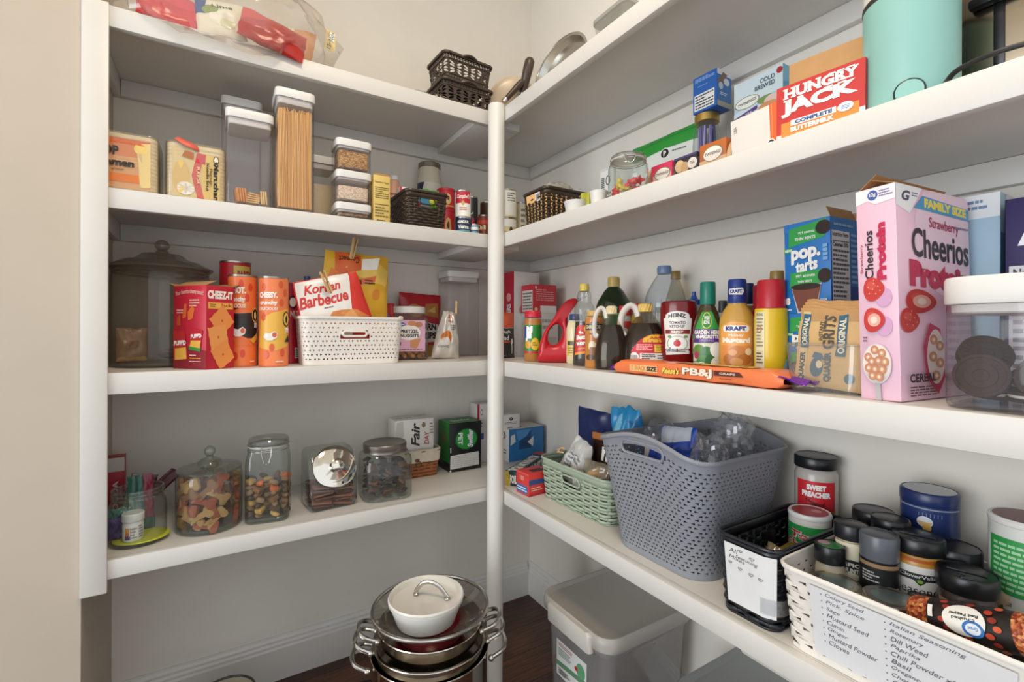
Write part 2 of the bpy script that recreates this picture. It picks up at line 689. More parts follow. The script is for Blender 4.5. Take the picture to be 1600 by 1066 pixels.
def carton(name, label, W, D, H, col, loc, rz=0, front=(), left=(), right=(), top=(), cat='box', group=None, lean=0, roll=0, rough=.42, bev=.001, flap=None, parent=None):
    mb = MB()
    mb.box(-W / 2, W / 2, -D / 2, D / 2, 0, H, M(col, rough) if isinstance(col, str) else col, bev)
    for s, a in ((F_front(W, D, H), front), (F_left(W, D, H), left), (F_right(W, D, H), right), (F_top(W, D, H), top)):
        if a:
            mb.art(s, a, rough=rough)
    o = mb.build(name)
    o.location = loc
    o.rotation_euler = (lean, roll, rz)
    tag(o, label, cat, group)
    if flap:
        for k, (side, ang, ln) in enumerate(flap):
            f = MB()
            if side == 'b':
                f.box(-W / 2 + .002, W / 2 - .002, 0, .0008, 0, ln, KRAFT)
                q = f.build('flap', o)
                q.location = (0, D / 2 - .0015, H + .0003)
                q.rotation_euler = (ang, 0, 0)
            elif side == 'f':
                f.box(-W / 2 + .002, W / 2 - .002, -.0008, 0, 0, ln, KRAFT)
                q = f.build('flap', o)
                q.location = (0, -D / 2 + .0015, H + .0003)
                q.rotation_euler = (ang, 0, 0)
            else:
                sg = -1 if side == 'l' else 1
                f.box(0, .0008, -D / 2 + .003, D / 2 - .003, 0, ln, KRAFT)
                q = f.build('flap', o)
                q.location = (sg * (W / 2 - .0015), 0, H + .0003)
                q.rotation_euler = (0, ang * sg, 0)
    return o


def tin_can(name, label, r, h, col, loc, rz, art=(), span=2.2, cat='can', group=None, lid='metal', rough=.35, n=36):
    t = thing(name, label, cat, loc, rz, group)
    b = MB()
    b.lathe([(r * .96, 0), (r, .0015), (r, .004), (r * .985, .005), (r * .985, h - .005)], M(col, rough) if isinstance(col, str) else col, n, cap1=False)
    if art:
        b.art(F_cyl(r * .985, .005, h - .005, span), art, rough=rough)
    b.build('body', t)
    l = MB()
    if lid == 'metal':
        l.lathe([(r * .985, h - .005), (r, h - .004), (r, h - .0005), (r * .97, h), (r * .94, h - .001), (r * .93, h - .004), (0, h - .004)], TIN, n)
    else:
        l.lathe([(r * .985, h - .009), (r * 1.03, h - .009), (r * 1.03, h - .001), (r * 1.0, h), (r * .9, h - .001), (r * .88, h - .003), (0, h - .003)], lid, n)
    l.build('lid', t)
    return t


def pop_box(name, label, W, D, H, loc, rz=0, cat='food container', group=None, lidh=.022, rad=.012, seal=.016):
    """square clear keeper with a white push lid"""
    t = thing(name, label, cat, loc, rz, group)
    sh = rrect(W, D, rad)
    b = MB()
    b.prof(sh, [(.95, 0), (.99, .003), (1, .008), (1, H - lidh)], POP, cap1=False)
    b.prof(rrect(W - .005, D - .005, rad), [(.97, .0045), (.985, .006), (.99, .009)], POP, cap1=False)
    b.build('clear_jar', t)
    l = MB()
    l.prof(rrect(W + .004, D + .004, rad + .002), [(.99, H - lidh), (1, H - lidh + .002), (1, H - .004), (.985, H - .0005), (.95, H)], WHITEP)
    l.build('lid', t)
    g = MB()
    g.prof(rrect(W - .008, D - .008, rad), [(.97, H - lidh - seal), (1, H - lidh - seal + .002), (1, H - lidh - .0005)], M('d9d5cf', .5))
    g.build('lid_seal', t)
    return t


def heap(name, label, W, D, h, mat, loc, rz=0, cat='grain', rad=.01, bumpy=.003, seed=0, kind='stuff'):
    """loose food lying in a keeper: slightly uneven top"""
    mb = MB()
    sh = rrect(W, D, rad, 6)
    rings = [[(p[0] * s, p[1] * s, z) for p in sh] for s, z in ((.97, .0), (1, .004), (1, h * .6), (1, h))]
    for s in (.75, .5, .25):
        rings.append([(p[0] * s, p[1] * s, h + bumpy * 2 * noise.noise(Vector((p[0] * s * 40, p[1] * s * 40, seed)))) for p in sh])
    mb.loft(rings, mat)
    o = mb.build(name, loc=loc, rz=rz)
    tag(o, label, cat)
    if kind:
        o['kind'] = kind
    return o


def speckle(name, a, b, c, scale, rough=.8):
    m = bpy.data.materials.new(name)
    m.use_nodes = True
    nt = m.node_tree
    N, L = nt.nodes.new, nt.links.new
    tc = N('ShaderNodeTexCoord')
    vo = N('ShaderNodeTexVoronoi')
    vo.inputs['Scale'].default_value = scale
    rp = N('ShaderNodeValToRGB')
    e = rp.color_ramp.elements
    e[0].color = (*lin(a), 1); e[1].color = (*lin(c), 1)
    k = e.new(.5); k.color = (*lin(b), 1)
    sp = N('ShaderNodeSeparateColor')
    bp = N('ShaderNodeBump'); bp.inputs['Strength'].default_value = .8; bp.inputs['Distance'].default_value = .0015
    L(tc.outputs['Object'], vo.inputs['Vector']); L(vo.outputs['Color'], sp.inputs[0]); L(sp.outputs[0], rp.inputs[0])
    bs = nt.nodes['Principled BSDF']
    L(rp.outputs[0], bs.inputs['Base Color']); L(vo.outputs['Distance'], bp.inputs['Height']); L(bp.outputs[0], bs.inputs['Normal'])
    bs.inputs['Roughness'].default_value = rough
    return m


# --- baskets: a rounded rectangular wall (s round the rim from the front left corner, t upwards)
class Wall:
    def __init__(self, bw, bd, tw, td, h, r, zr=None, z0=0.0):
        self.q = (bw, bd, tw, td, h, r, zr, z0)
        a, b, c = tw - 2 * r, td - 2 * r, PI * r / 2
        self.seg = [a, c, b, c, a, c, b, c]
        self.len = sum(self.seg)
        self.cum = [0]
        for x in self.seg:
            self.cum.append(self.cum[-1] + x / self.len)

    def mid(self, side):
        k = {'f': 0, 'r': 2, 'b': 4, 'l': 6}[side]
        return (self.cum[k] + self.cum[k + 1]) / 2

    def P(self, s, t, off=0.0):
        bw, bd, tw, td, h, r, zr, z0 = self.q
        s %= 1.0
        w, d = bw + (tw - bw) * t, bd + (td - bd) * t
        a, b = w / 2 - r, d / 2 - r
        k = 0
        while k < 7 and s > self.cum[k + 1]:
            k += 1
        f = (s - self.cum[k]) / (self.cum[k + 1] - self.cum[k])
        if k == 0:
            x, y, nx, ny = -a + 2 * a * f, -d / 2, 0, -1
        elif k == 2:
            x, y, nx, ny = w / 2, -b + 2 * b * f, 1, 0
        elif k == 4:
            x, y, nx, ny = a - 2 * a * f, d / 2, 0, 1
        elif k == 6:
            x, y, nx, ny = -w / 2, b - 2 * b * f, -1, 0
        else:
            cx, cy, g = {1: (a, -b, -PI / 2), 3: (a, b, 0), 5: (-a, b, PI / 2), 7: (-a, -b, PI)}[k]
            g += PI / 2 * f
            nx, ny = math.cos(g), math.sin(g)
            x, y = cx + r * nx, cy + r * ny
        z = z0 + h * t
        if zr:
            z += zr(s, self) * t * t
        return (x + nx * off, y + ny * off, z)

    def bands(self, mb, mat, t0, t1, n=72, off=0.0):
        mb.grid(lambda u, v: self.P(u, t0 + (t1 - t0) * v, off), n, max(1, int((t1 - t0) * 6) + 1), mat)

    def rim(self, mb, mat, r, t=1.0, off=0.0, n=72, flat=None):
        mb.tube([self.P(i / n, t, off) for i in range(n)], r, mat, 8, closed=True, flat=flat)

    def floor(self, mb, mat, t=0.0, n=72):
        mb.add([self.P(i / n, t) for i in range(n)], [tuple(range(n - 1, -1, -1))], mat)

    def slot(self, mb, mat, s, t, hs, ht, r, off=0.0):
        """rounded ring round a grip hole"""
        pts = []
        n = 10
        L_, H_ = self.len, self.q[4]
        rr = ht
        for i in range(2 * n):
            if i < n:
                a = -PI / 2 + PI * i / (n - 1); cx = hs - rr
            else:
                a = PI / 2 + PI * (i - n) / (n - 1); cx = -(hs - rr)
            pts.append(self.P(s + (cx + rr * math.cos(a)) / L_, t + rr * math.sin(a) / H_, off))
        mb.tube(pts, r, mat, 6, closed=True)


def in_slot(w, s, t, slots, pad=0.0):
    for (ss, st, hs, ht) in slots:
        ds = (s - ss + .5) % 1.0 - .5
        if abs(ds * w.len) < hs + pad and abs((t - st) * w.q[4]) < ht + pad:
            return True
    return False


def lattice(mb, w, mat, t0, t1, nc, nr, slots=(), hole=.62, thick=.0022):
    """wall punched with rows of three-cornered holes pointing left and right in turn; outer skin, inner skin and the sides of each hole"""
    for j in range(nr):
        a, b = t0 + (t1 - t0) * j / nr, t0 + (t1 - t0) * (j + 1) / nr
        for i in range(nc):
            sh = .5 * (j % 2)
            s0, s1 = (i + sh) / nc, (i + 1 + sh) / nc
            sm, tm = (s0 + s1) / 2, (a + b) / 2
            if in_slot(w, sm, tm, slots, .004):
                continue
            hs, ht = (s1 - s0) * hole / 2, (b - a) * hole / 2
            Q = [(s0, a), (s1, a), (s1, b), (s0, b)]
            if in_slot(w, sm, tm, slots, .011):
                for o_ in (0, -thick):
                    mb.add([w.P(s, t, o_) for s, t in Q], [(0, 1, 2, 3) if o_ == 0 else (3, 2, 1, 0)], mat)
                continue
            if (i + j // 2) % 2:
                H = [(sm - hs, tm - ht), (sm + hs, tm), (sm - hs, tm + ht)]
                F = [(0, 1, 5, 4), (1, 2, 5), (2, 3, 6, 5), (3, 0, 4, 6)]
            else:
                H = [(sm + hs, tm - ht), (sm + hs, tm + ht), (sm - hs, tm)]
                F = [(0, 1, 4, 6), (1, 2, 5, 4), (2, 3, 6, 5), (3, 0, 6)]
            pts = Q + H
            mb.add([w.P(s, t) for s, t in pts], F, mat)
            mb.add([w.P(s, t, -thick) for s, t in pts], [f[::-1] for f in F], mat)
            mb.add([w.P(s, t) for s, t in H] + [w.P(s, t, -thick) for s, t in H], [(0, 1, 4, 3), (1, 2, 5, 4), (2, 0, 3, 5)], mat)


def weave(mb, w, mat, t0, t1, nc, nr, slots=(), amp=.0016, gap=.16, stakes=None):
    """rows of strands swinging in and out between upright stakes, narrow slits between"""
    sub = 4
    for j in range(nr):
        a, b = t0 + (t1 - t0) * j / nr, t0 + (t1 - t0) * (j + 1) / nr
        g = (b - a) * gap / 2
        n = nc * sub
        for i in range(n):
            s0, s1 = i / n, (i + 1) / n
            if in_slot(w, (s0 + s1) / 2, (a + b) / 2, slots, .003):
                continue
            q = []
            for s in (s0, s1):
                o = amp * math.cos(PI * (s * nc + j))
                q.append([w.P(s, a + g, o - .0006), w.P(s, (a + b) / 2, o + .0011), w.P(s, b - g, o - .0006)])
            mb.add(q[0] + q[1], [(0, 3, 4, 1), (1, 4, 5, 2)], mat)
    for i in range(nc):
        s = (i + .5) / nc
        d = .18 / nc
        if any(in_slot(w, s, tt, slots, .002) for tt in (t0 + .3 * (t1 - t0), t0 + .5 * (t1 - t0), t0 + .7 * (t1 - t0), t0 + .85 * (t1 - t0))):
            continue
        mb.add([w.P(s - d, t0), w.P(s + d, t0), w.P(s + d, t1), w.P(s - d, t1)], [(0, 1, 2, 3)], stakes or mat)


# --- bags: two faces bulging between crimped ends
def bag_faces(w, h, th, seed=0, crumple=.006, pinch=0.0, wave=.003, topn=1.0, p=2.2):
    def shape(u, v, s, o):
        e = max(0.0, (1 - abs(2 * u - 1) ** 2.6)) * max(0.0, (1 - abs(2 * v - 1) ** p))
        y = th / 2 * e ** .6
        nz = noise.noise(Vector((u * 3.1 + seed, v * 3.4 - seed, s * 2.0))) + .5 * noise.noise(Vector((u * 8 + seed, v * 7, s * 3 + seed)))
        y += crumple * nz * (.25 + .75 * e ** .5)
        k = 1 + (topn - 1) * v ** 1.5 - pinch * math.sin(PI * v)
        x = w * (u - .5) * k
        z = h * v
        x += wave * noise.noise(Vector((seed, v * 4, u * 2)))
        z += wave * 1.2 * noise.noise(Vector((u * 4, seed + 5, v * 2))) * (1 if v > .02 else 0)
        return x, y, z
    def fr(u, v, o=0.0):
        x, y, z = shape(u, v, 0, o)
        return (x, -y - o - .0004, max(z, .0005))
    def bk(u, v, o=0.0):
        x, y, z = shape(u, v, 1, o)
        return (x, y + .0004, max(z, .0005))
    fr.lim = (.045, .045)
    return fr, bk


def bag(name, label, w, h, th, col, loc, rz=0, rx=0, ry=0, art=(), cat='bag', group=None, seed=0, crumple=.006, rough=.3, back=None, n=26, **k):
    fr, bk = bag_faces(w, h, th, seed, crumple, **k)
    mb = MB()
    mat = M(col, rough) if isinstance(col, str) else col
    mb.grid(lambda u, v: fr(u, v), n, n, mat)
    mb.grid(lambda u, v: bk(u, v), n, n, back or mat, flip=True)
    if art:
        mb.art(fr, art, lift=.0006, rough=rough)
    o = mb.build(name, angle=60)
    o.location = loc
    o.rotation_euler = (rx, ry, rz)
    return tag(o, label, cat, group)


def clothespin(loc, rot, label, s=1.0):
    """two wooden legs with a wire spring"""
    t = thing('clothespin', label, 'clothespin', loc, 0, 'wooden clothespins')
    t.rotation_euler = rot
    w = M('d9b27c', .6, noise_amt=.08, scale=50, name='pin_wood')
    for k in (-1, 1):
        m = MB()
        pts = [(k * .0012, 0), (k * .0062, .004), (k * .0066, .040), (k * .0085, .072), (k * .0045, .072), (k * .0022, .040), (k * .0008, .03)]
        m.loft([[(x * s, y * s, z * s) for x, z in pts] for y in (-.0045, .0045)], w)
        m.build('prong', t, angle=20)
    c = MB()
    c.tube([(.006 * s * math.cos(a * .8), (-.0055 + .011 * a / 19) * s, (.036 + .004 * math.sin(a * .8)) * s) for a in range(20)], .0008 * s, TIN, 6)
    c.build('spring', t)
    return t


ROUND = []            # round things standing on one shelf, kept from running into one another
def stand(o, r, z0, z1, group, box=None, fixed=False):
    ROUND.append([o, r, z0, z1, group, box, fixed])


def relax(group, n=80):
    """nudge round things apart until none overlaps another"""
    L = [q for q in ROUND if q[4] == group]
    home = [q[0].location.copy() for q in L]
    for _ in range(n):
        for i in range(len(L)):
            for j in range(i):
                a, b = L[i], L[j]
                if a[2] > b[3] or b[2] > a[3] or (a[6] and b[6]):
                    continue
                d = Vector((a[0].location.x - b[0].location.x, a[0].location.y - b[0].location.y))
                g = a[1] + b[1] + .0008 - d.length
                if g <= 0:
                    continue
                d = d.normalized() if d.length > 1e-6 else Vector((1, 0))
                wa = 0 if a[6] else (1 if b[6] else .5)
                a[0].location.x += d.x * g * wa; a[0].location.y += d.y * g * wa
                b[0].location.x -= d.x * g * (1 - wa); b[0].location.y -= d.y * g * (1 - wa)
        for q, h_ in zip(L, home):
            q[0].location.x += (h_.x - q[0].location.x) * .05
            q[0].location.y += (h_.y - q[0].location.y) * .05
            if q[5] and not q[6]:
                x0, x1, y0, y1 = q[5]
                q[0].location.x = min(max(q[0].location.x, x0 + q[1]), x1 - q[1])
                q[0].location.y = min(max(q[0].location.y, y0 + q[1]), y1 - q[1])

# ================================================================== second shelf, back wall
Z = Z2 + .0004
# noodle bricks in film
def noodle_pack(label, W, D, H, loc, rz, art, film, side='e6d7b4', seed=0):
    mb = MB()
    sh = rrect(W, D, .016, 5)
    n = 15
    lev = []
    for k in range(n * 4 + 1):
        z = H * k / (n * 4)
        e = 1 - .022 * (1 - math.cos(2 * PI * k / 4)) / 2
        if k == 0 or k == n * 4:
            e = .95
        lev.append((e, z))
    mb.prof(sh, lev, M(side, .35, noise_amt=.12, scale=30))
    w2 = W * .80
    f = F_front(w2, D, H * .97, H * .01)
    mb.art(lambda u, v, o: tuple(Vector(f(u, v, o)) + Vector((0, .0009 + .0008 * math.cos(2 * PI * v * n), 0))), art, lift=.0012, step=.0003, rough=.25)
    t = thing('noodle_pack', label, 'noodles', loc, rz, 'wrapped noodle packs')
    mb.build('noodle_bricks', t, angle=80)
    c = MB()
    c.prof(rrect(W + .003, D + .003, .018), [(.98, 0), (1, .004), (1, H), (.99, H + .003), (.8, H + .005)], film, cap0=False)
    c.build('film_wrap', t)
    return t


film = CLEAR('fbf8f2', .10, .8, .12, 'e9e2d6', .05)
x0, x1 = LWX + .004, at_y(1.39, 247).x
_, _, h = fit_y(180, 250, 212, 1.362, Z)
noodle_pack('film-wrapped noodle pack with orange label, against the left end of its shelf', x1 - x0, .125, h, ((x0 + x1) / 2, 1.362 + .0625, Z), 0,
            [('r', 0, .05, 1, .93, 'f0b06e'), ('r', 0, .60, 1, .84, 'f08a3c'), ('r', 0, .16, .8, .3, 'e8823a'), ('r', .0, .84, 1, .93, 'e36a2c'),
             ('p', [(.8, .08), (1, .1), (1, .9), (.72, .86), (.78, .5)], 'e9cf8d'), ('e', .82, .77, .13, .1, 'f1d27c'),
             ('t', 'TOP', .0, .62, .42, .78, '40332b', {'bold': .05}), ('t', 'Ramen', .06, .43, .70, .56, '40332b', {'bold': .05}), ('l', 1, .3, .36, .66, .41, 'c98d55')], film)
xm, w, h = fit_y(256, 352, 226, 1.37, Z)
noodle_pack('film-wrapped noodle pack with yellow and pink label turned on its side', w * .98, .105, h, (xm, 1.37 + .055, Z), .02,
            [('p', [(.0, .05), (.98, .02), (1, .86), (.0, .93)], 'efd79a'), ('p', [(.62, .04), (1, .02), (1, .86), (.62, .88)], 'f2d36a'),
             ('p', [(.52, .04), (.66, .04), (.55, .45), (.66, .86), (.50, .86), (.40, .45)], 'dd4a3f'), ('p', [(.48, .70), (.68, .68), (.70, .87), (.52, .88)], 'd92e3a'),
             ('e', .18, .40, .17, .3, 'e9c778'), ('e', .28, .2, .18, .12, 'e7e2d6'), ('p', [(.2, .78), (.44, .74), (.45, .87), (.26, .89)], 'b5713f'),
             ('t', 'Maruchan', .86, .04, .97, .72, '2d2620', {'rot': -90, 'bold': .04}), ('e', .915, .79, .06, .08, '2d2620'), ('e', .915, .79, .045, .06, 'f6e9cf'),
             ('t', 'Ramen', .78, .3, .84, .62, '8a6a3a', {'rot': -90}), ('t', 'Noodle Soup', .69, .2, .77, .72, '2d2620', {'rot': -90, 'bold': .03}),
             ('t', 'FLAVOR', .50, .3, .57, .62, 'f2d9a8', {'rot': -90})], film)
fl = MB()
fl.add([(0, 0, 0), (.022, -.004, -.014), (.05, 0, -.022), (.046, .004, -.006), (.008, .003, .006)], [(0, 1, 2, 3, 4)], M('ee6f5c', .35))
pk = [o for o in COL.objects if o.name.startswith('noodle_pack')][-1]
q = fl.build('torn_corner', pk, solid=.0006); q.location = (-w * .36, -.056, h + .006)

# clear keepers
xm, w, h = fit_y(345, 408, 152, 1.50, Z)
tA = pop_box('food_keeper', 'tall clear keeper with white lid standing behind the cracker keeper', w, .10, h, (xm, 1.555, Z))
xm, w, h = fit_y(352, 426, 172, 1.352, Z)
tB = pop_box('food_keeper', 'tall clear keeper with white lid and a few crackers at the bottom', w, .105, h, (xm, 1.352 + .0535, Z))
crk = M('d9924f', .7, noise_amt=.15, scale=120, name='cracker_orange')
crk2 = M('e3bd83', .7, noise_amt=.12, scale=120, name='cracker_tan')
def cracker(label, loc, rot, mat):
    m = MB()
    m.box(-.017, .017, -.017, .017, -.0022, .0022, mat, .0012)
    o = m.build('cracker', loc=loc)
    o.rotation_euler = rot
    return tag(o, label, 'cracker', 'crackers in the tall keeper')
bx, by, bz = xm, 1.352 + .0535, Z + .0105
for k in range(5):
    cracker('round-cornered tan cracker in the stack inside the tall keeper', (bx + .004, by - .018, bz + .004 + k * .0052), (0, 0, .15 * k), crk2)
for k in range(4):
    cracker('orange cracker standing on edge at the left inside the tall keeper', (bx - .028 + k * .0055, by - .026, bz + .0175), (0, 1.45, .2), crk)
for k in range(3):
    cracker('tan cracker standing on edge at the right inside the tall keeper', (bx + .028 + k * .0052, by - .022, bz + .0175), (0, 1.5, -.1), crk2)
xm, w, h = fit_y(430, 491, 140, 1.352, Z)
tC = pop_box('food_keeper', 'tallest clear keeper with white lid, filled with spaghetti', w, .10, h, (xm, 1.352 + .051, Z))
sp = MB()
rnd = random.Random(4)
spm = [M(c, .5) for c in ('e2b067', 'd8a35a', 'eabd78', 'cf9750')]
hh = h * .80
ww, dd = w - .014, .086
nx_, ny_ = 26, 3
for side in range(3):
    cnt = {0: 40, 1: 34, 2: 34}[side]
    for k in range(cnt):
        u = (k + .5 + rnd.uniform(-.3, .3)) / cnt - .5
        u2 = max(-.49, min(.49, u + rnd.gauss(0, .05) + .05 * math.sin(u * 3)))
        e, e2 = rnd.uniform(0, .003), rnd.uniform(0, .003)
        a, b = [((u * ww, -dd / 2 + e), (u2 * ww, -dd / 2 + e2)), ((-ww / 2 + e, u * dd), (-ww / 2 + e2, u2 * dd)), ((ww / 2 - e, u * dd), (ww / 2 - e2, u2 * dd))][side]
        sp.tube([(b[0], b[1], .0), ((a[0] + b[0]) / 2, (a[1] + b[1]) / 2, hh / 2), (a[0], a[1], hh + rnd.uniform(-.006, .006))], .00125, spm[rnd.randrange(4)], 5)
sp.box(-ww / 2 + .004, ww / 2 - .004, -dd / 2 + .004, dd / 2 - .004, 0, hh - .004, spm[1])
o = sp.build('spaghetti', loc=(xm, 1.352 + .051, Z + .011))
tag(o, 'dry spaghetti strands standing upright in the tallest clear keeper', 'pasta'); o['kind'] = 'stuff'
xm, w, h = fit_y(488, 524, 243, 1.50, Z)
pop_box('food_keeper', 'medium clear keeper of pale flour between the spaghetti and the stacked keepers', w * 1.1, .09, h, (xm - .003, 1.55, Z))
heap('flour', 'pale flour filling half of the medium keeper', w * 1.1 - .01, .079, h * .55, M('dcc9a4', .9, noise_amt=.06, scale=200), (xm - .003, 1.55, Z + .0105), cat='flour')
wheat = speckle('wheat_grain', '7a4f24', 'b07f45', 'd2a868', 330)
oats = speckle('oat_grain', 'c9a784', 'e3cbb0', 'f0e0cc', 300)
zz = Z
for k, (vt, nm, mat, fill, lb) in enumerate(((317, 'brown_grain', wheat, .62, 'bottom'), (267, 'oat_grain', oats, .68, 'middle'), (218, 'brown_grain', wheat, .88, 'top'))):
    xm, w, h = fit_y(526, 580, vt, 1.352, zz)
    fl_ = {'bottom': 'brown grain, lowest of the stack of three', 'middle': 'pale oats, middle of the stack of three', 'top': 'brown grain, topmost of the stack of three'}[lb]
    pop_box('small_food_keeper', 'small square clear keeper of ' + fl_, w, .085, h, (xm, 1.352 + .044, zz), lidh=.02, seal=.005, group='stacked small keepers')
    heap(nm, {'bottom': 'coarse brown grain in the bottom stacked keeper', 'middle': 'pale rolled oats in the middle stacked keeper', 'top': 'coarse brown grain filling the top stacked keeper'}[lb],
         w - .012, .072, (h - .036) * fill, mat, (xm, 1.352 + .044, zz + .0105), seed=k)
    zz += h + .0006

# yellow box, spice bottle, brown basket, tins
xm, w, h = fit_y(583, 609, 274, 1.356, Z)
carton('pudding_box', 'narrow yellow box with a printed facts panel beside the stacked keepers', w, .075, h, 'd9bd6a', (xm, 1.356 + .0385, Z),
       front=[('t', 'Nutrition Facts', .08, .83, .92, .87, '4a3a1c'), ('r', .08, .73, .92, .745, '4a3a1c'), ('l', 5, .1, .5, .9, .72, '7a6530'), ('r', .08, .37, .92, .385, '4a3a1c'), ('l', 4, .1, .1, .9, .34, '7a6530'), ('l', 1, .2, .02, .8, .06, '4a3a1c')],
       left=[('r', .2, .1, .8, .9, 'c79a4a')], flap=[('f', -.9, .012)])
x, y, r, h = fit_c(606, 624, 275, 'y', 1.56, Z)
t = thing('seasoning_shaker', 'small peach seasoning shaker with white cap behind the yellow box', 'shaker', (x, y, Z), face_cam(x, y))
MB().lathe([(r * .9, 0), (r, .003), (r, h - .022), (r * .85, h - .017)], M('d8a58a', .5), 24).art(F_cyl(r, 0, h - .02, 2), [('l', 8, .1, .15, .9, .8, '9a5f4a')]).build('body', t)
MB().lathe([(r * .86, h - .0165), (r * .9, h - .016), (r * .9, h - .002), (r * .7, h)], WHITEP, 24).build('cap', t)

BROWN = M('3a2c22', .32, name='brown_basket_plastic')
def woven_basket(name, label, bw, bd, tw, td, h, r, loc, rz, mat, slots=(), nc=40, nr=9, t0=.06, t1=.82, group=None, rimr=.0045, amp=.0014, gap=.1, zr=None, stakes=None):
    t = thing(name, label, 'basket', loc, rz, group)
    w = Wall(bw, bd, tw, td, h, r, zr)
    b = MB()
    sl = [(w.mid(s) if isinstance(s, str) else s, tt, hs, ht) for s, tt, hs, ht in slots]
    weave(b, w, mat, t0, t1, nc, nr, sl, amp, gap, stakes)
    w.bands(b, mat, 0, t0)
    w.floor(b, mat, .005)
    # smooth band below the rim, left out where a grip reaches into it
    n = 96
    for i in range(n):
        s0, s1 = i / n, (i + 1) / n
        if in_slot(w, (s0 + s1) / 2, (t1 + .93) / 2, sl, .001):
            continue
        b.add([w.P(s0, t1), w.P(s1, t1), w.P(s1, 1), w.P(s0, 1)], [(0, 1, 2, 3)], mat)
    b.build('woven_wall', t, merge=True, angle=50, solid=.0014)
    q = MB()
    w.rim(q, mat, rimr, 1.0, .001, flat=.8)
    q.build('rim', t)
    for s in sl:
        g = MB()
        w.slot(g, mat, *s, .0026, .0008)
        g.build('handle_grip', t)
    return t, w


def on_wall(w, s, t, hs, ht):
    f = lambda u, v, o: w.P(s + (u - .5) * 2 * hs / w.len, t + (v - .5) * 2 * ht / w.q[4], o)
    f.lim = (.2, .3)
    return f


xa = at_y(1.348, 634).x
xb = at_y(1.348, 700).x
xm, w, h = (xa + xb) / 2, xb - xa, fit_y(634, 700, 300, 1.348, Z)[2]
woven_basket('brown_basket', 'dark brown woven plastic basket of packets between yellow box and red tins', w * .88, .15, w, .165, h, .016, (xm, 1.348 + .084, Z), 0, BROWN, [('f', .74, .026, .0095)], nc=34, nr=10, group='dark brown woven baskets')
carton('drink_mix_box', 'white box with pink edge standing in the back wall basket', .048, .034, h + .022, 'efe6e2', (xm - .034, 1.45, Z + .008), .0, front=[('r', 0, .0, .14, 1, 'd33b52'), ('r', 0, .86, 1, .9, 'd33b52'), ('l', 2, .2, .9, .9, .97, 'c9a0a0')])
carton('drink_mix_box', 'pale blue drink mix box standing at the front of the back wall basket', .058, .026, h + .006, 'cfe0ea', (xm - .012, 1.392, Z + .008), .04, front=[('r', .0, .6, 1, .8, '5aa6cf'), ('e', .35, .55, .2, .1, 'efefef'), ('t', 'DRINK', .2, .86, .8, .95, '3f7fb0'), ('e', .32, .6, .2, .08, 'd0455a')])
bag('drink_pouch', 'shiny lime green and yellow pouch standing in the back wall basket', .062, h + .016, .018, '58a829', (xm + .025, 1.40, Z + .007), -.1, seed=3, crumple=.003, art=[('p', [(.1, .7), (.9, .62), (.85, .9), (.15, .92)], 'd7e03a'), ('p', [(0, .9), (1, .9), (1, 1), (0, 1)], '3f8d1f')])
x, y, r, h = fit_c(652, 690, 257, 'y', 1.63, Z)
t = thing('sauce_jar', 'glass jar of cream sauce with metal lid behind the brown basket', 'jar', (x, y, Z), face_cam(x, y))
MB().lathe([(r * .9, 0), (r, .006), (r, h * .76), (r * .86, h * .86), (r * .84, h - .018)], M('ddd2bb', .15), 28).art(F_cyl(r, h * .1, h * .74, 2.6), [('r', 0, 0, 1, 1, 'e9e2d2'), ('p', [(0, .3), (.34, 1), (0, 1)], '2a3355'), ('t', 'Prego', .25, .62, .85, .84, '2b2a33', {'bold': .03})]).build('body', t)
MB().lathe([(r * .88, h - .018), (r * .92, h - .017), (r * .92, h - .002), (r * .86, h)], M('8d8577', .35, .8), 28).build('lid', t)
# tins to the right of the basket
zz = Z
for k, vt in enumerate((329, 297)):
    x, y, r, h = fit_c(683, 711, vt, 'y', 1.556, zz)
    tin_can('red_tin', ('lower', 'upper')[k] + ' of two stacked red tins beside the back wall basket', r, h, 'c8283a', (x, y, zz), face_cam(x, y), [('e', .62, .45, .16, .3, 'e9c46a'), ('e', .62, .45, .13, .25, 'd9b98a'), ('e', .62, .5, .06, .12, '6a2a1e'), ('r', 0, .03, 1, .09, 'e9c46a')], lid=M('c8283a', .4), group='red tins')
    zz += h + .0004
x, y, r, h = fit_c(711, 736, 341, 'y', 1.385, Z)
tin_can('sausage_tin', 'small navy tin with white lettering under the red and white soup can', r, h, '22304f', (x, y, Z), face_cam(x, y), [('t', 'ARMOUR', .15, .62, .85, .84, 'f2f0ea', {'bold': .04}), ('t', 'Vienna', .2, .2, .85, .52, 'f2f0ea', {'bold': .03}), ('r', 0, 0, 1, .12, '5fa8b5')])
x, y, r2, h2 = fit_c(711, 736, 300, 'y', 1.385, Z + h)
tin_can('soup_can', 'red and white soup can on top of the navy tin', r2, h2, 'f0ece4', (x, y, Z + h + .0004), face_cam(x, y), [('r', 0, .5, 1, 1, 'c22536'), ('t', 'Campbell\'s', .12, .66, .95, .88, 'f6f2ea', {'shear': .3}), ('e', .5, .5, .09, .1, 'c9a65a'), ('l', 2, .3, .18, .72, .34, 'b04a4a')])
x, y, r, h = fit_c(729, 746, 309, 'y', 1.475, Z)
tin_can('dark_bottle', 'tall dark tin with red mark behind the soup can', r * 1.1, h, '2b2b33', (x, y, Z), face_cam(x, y), [('e', .6, .35, .14, .16, 'b8323a'), ('p', [(.3, .55), (.6, .62), (.6, .65), (.3, .58)], 'd8d4cc')])
x, y, r, h = fit_c(734, 748, 351, 'y', 1.375, Z)
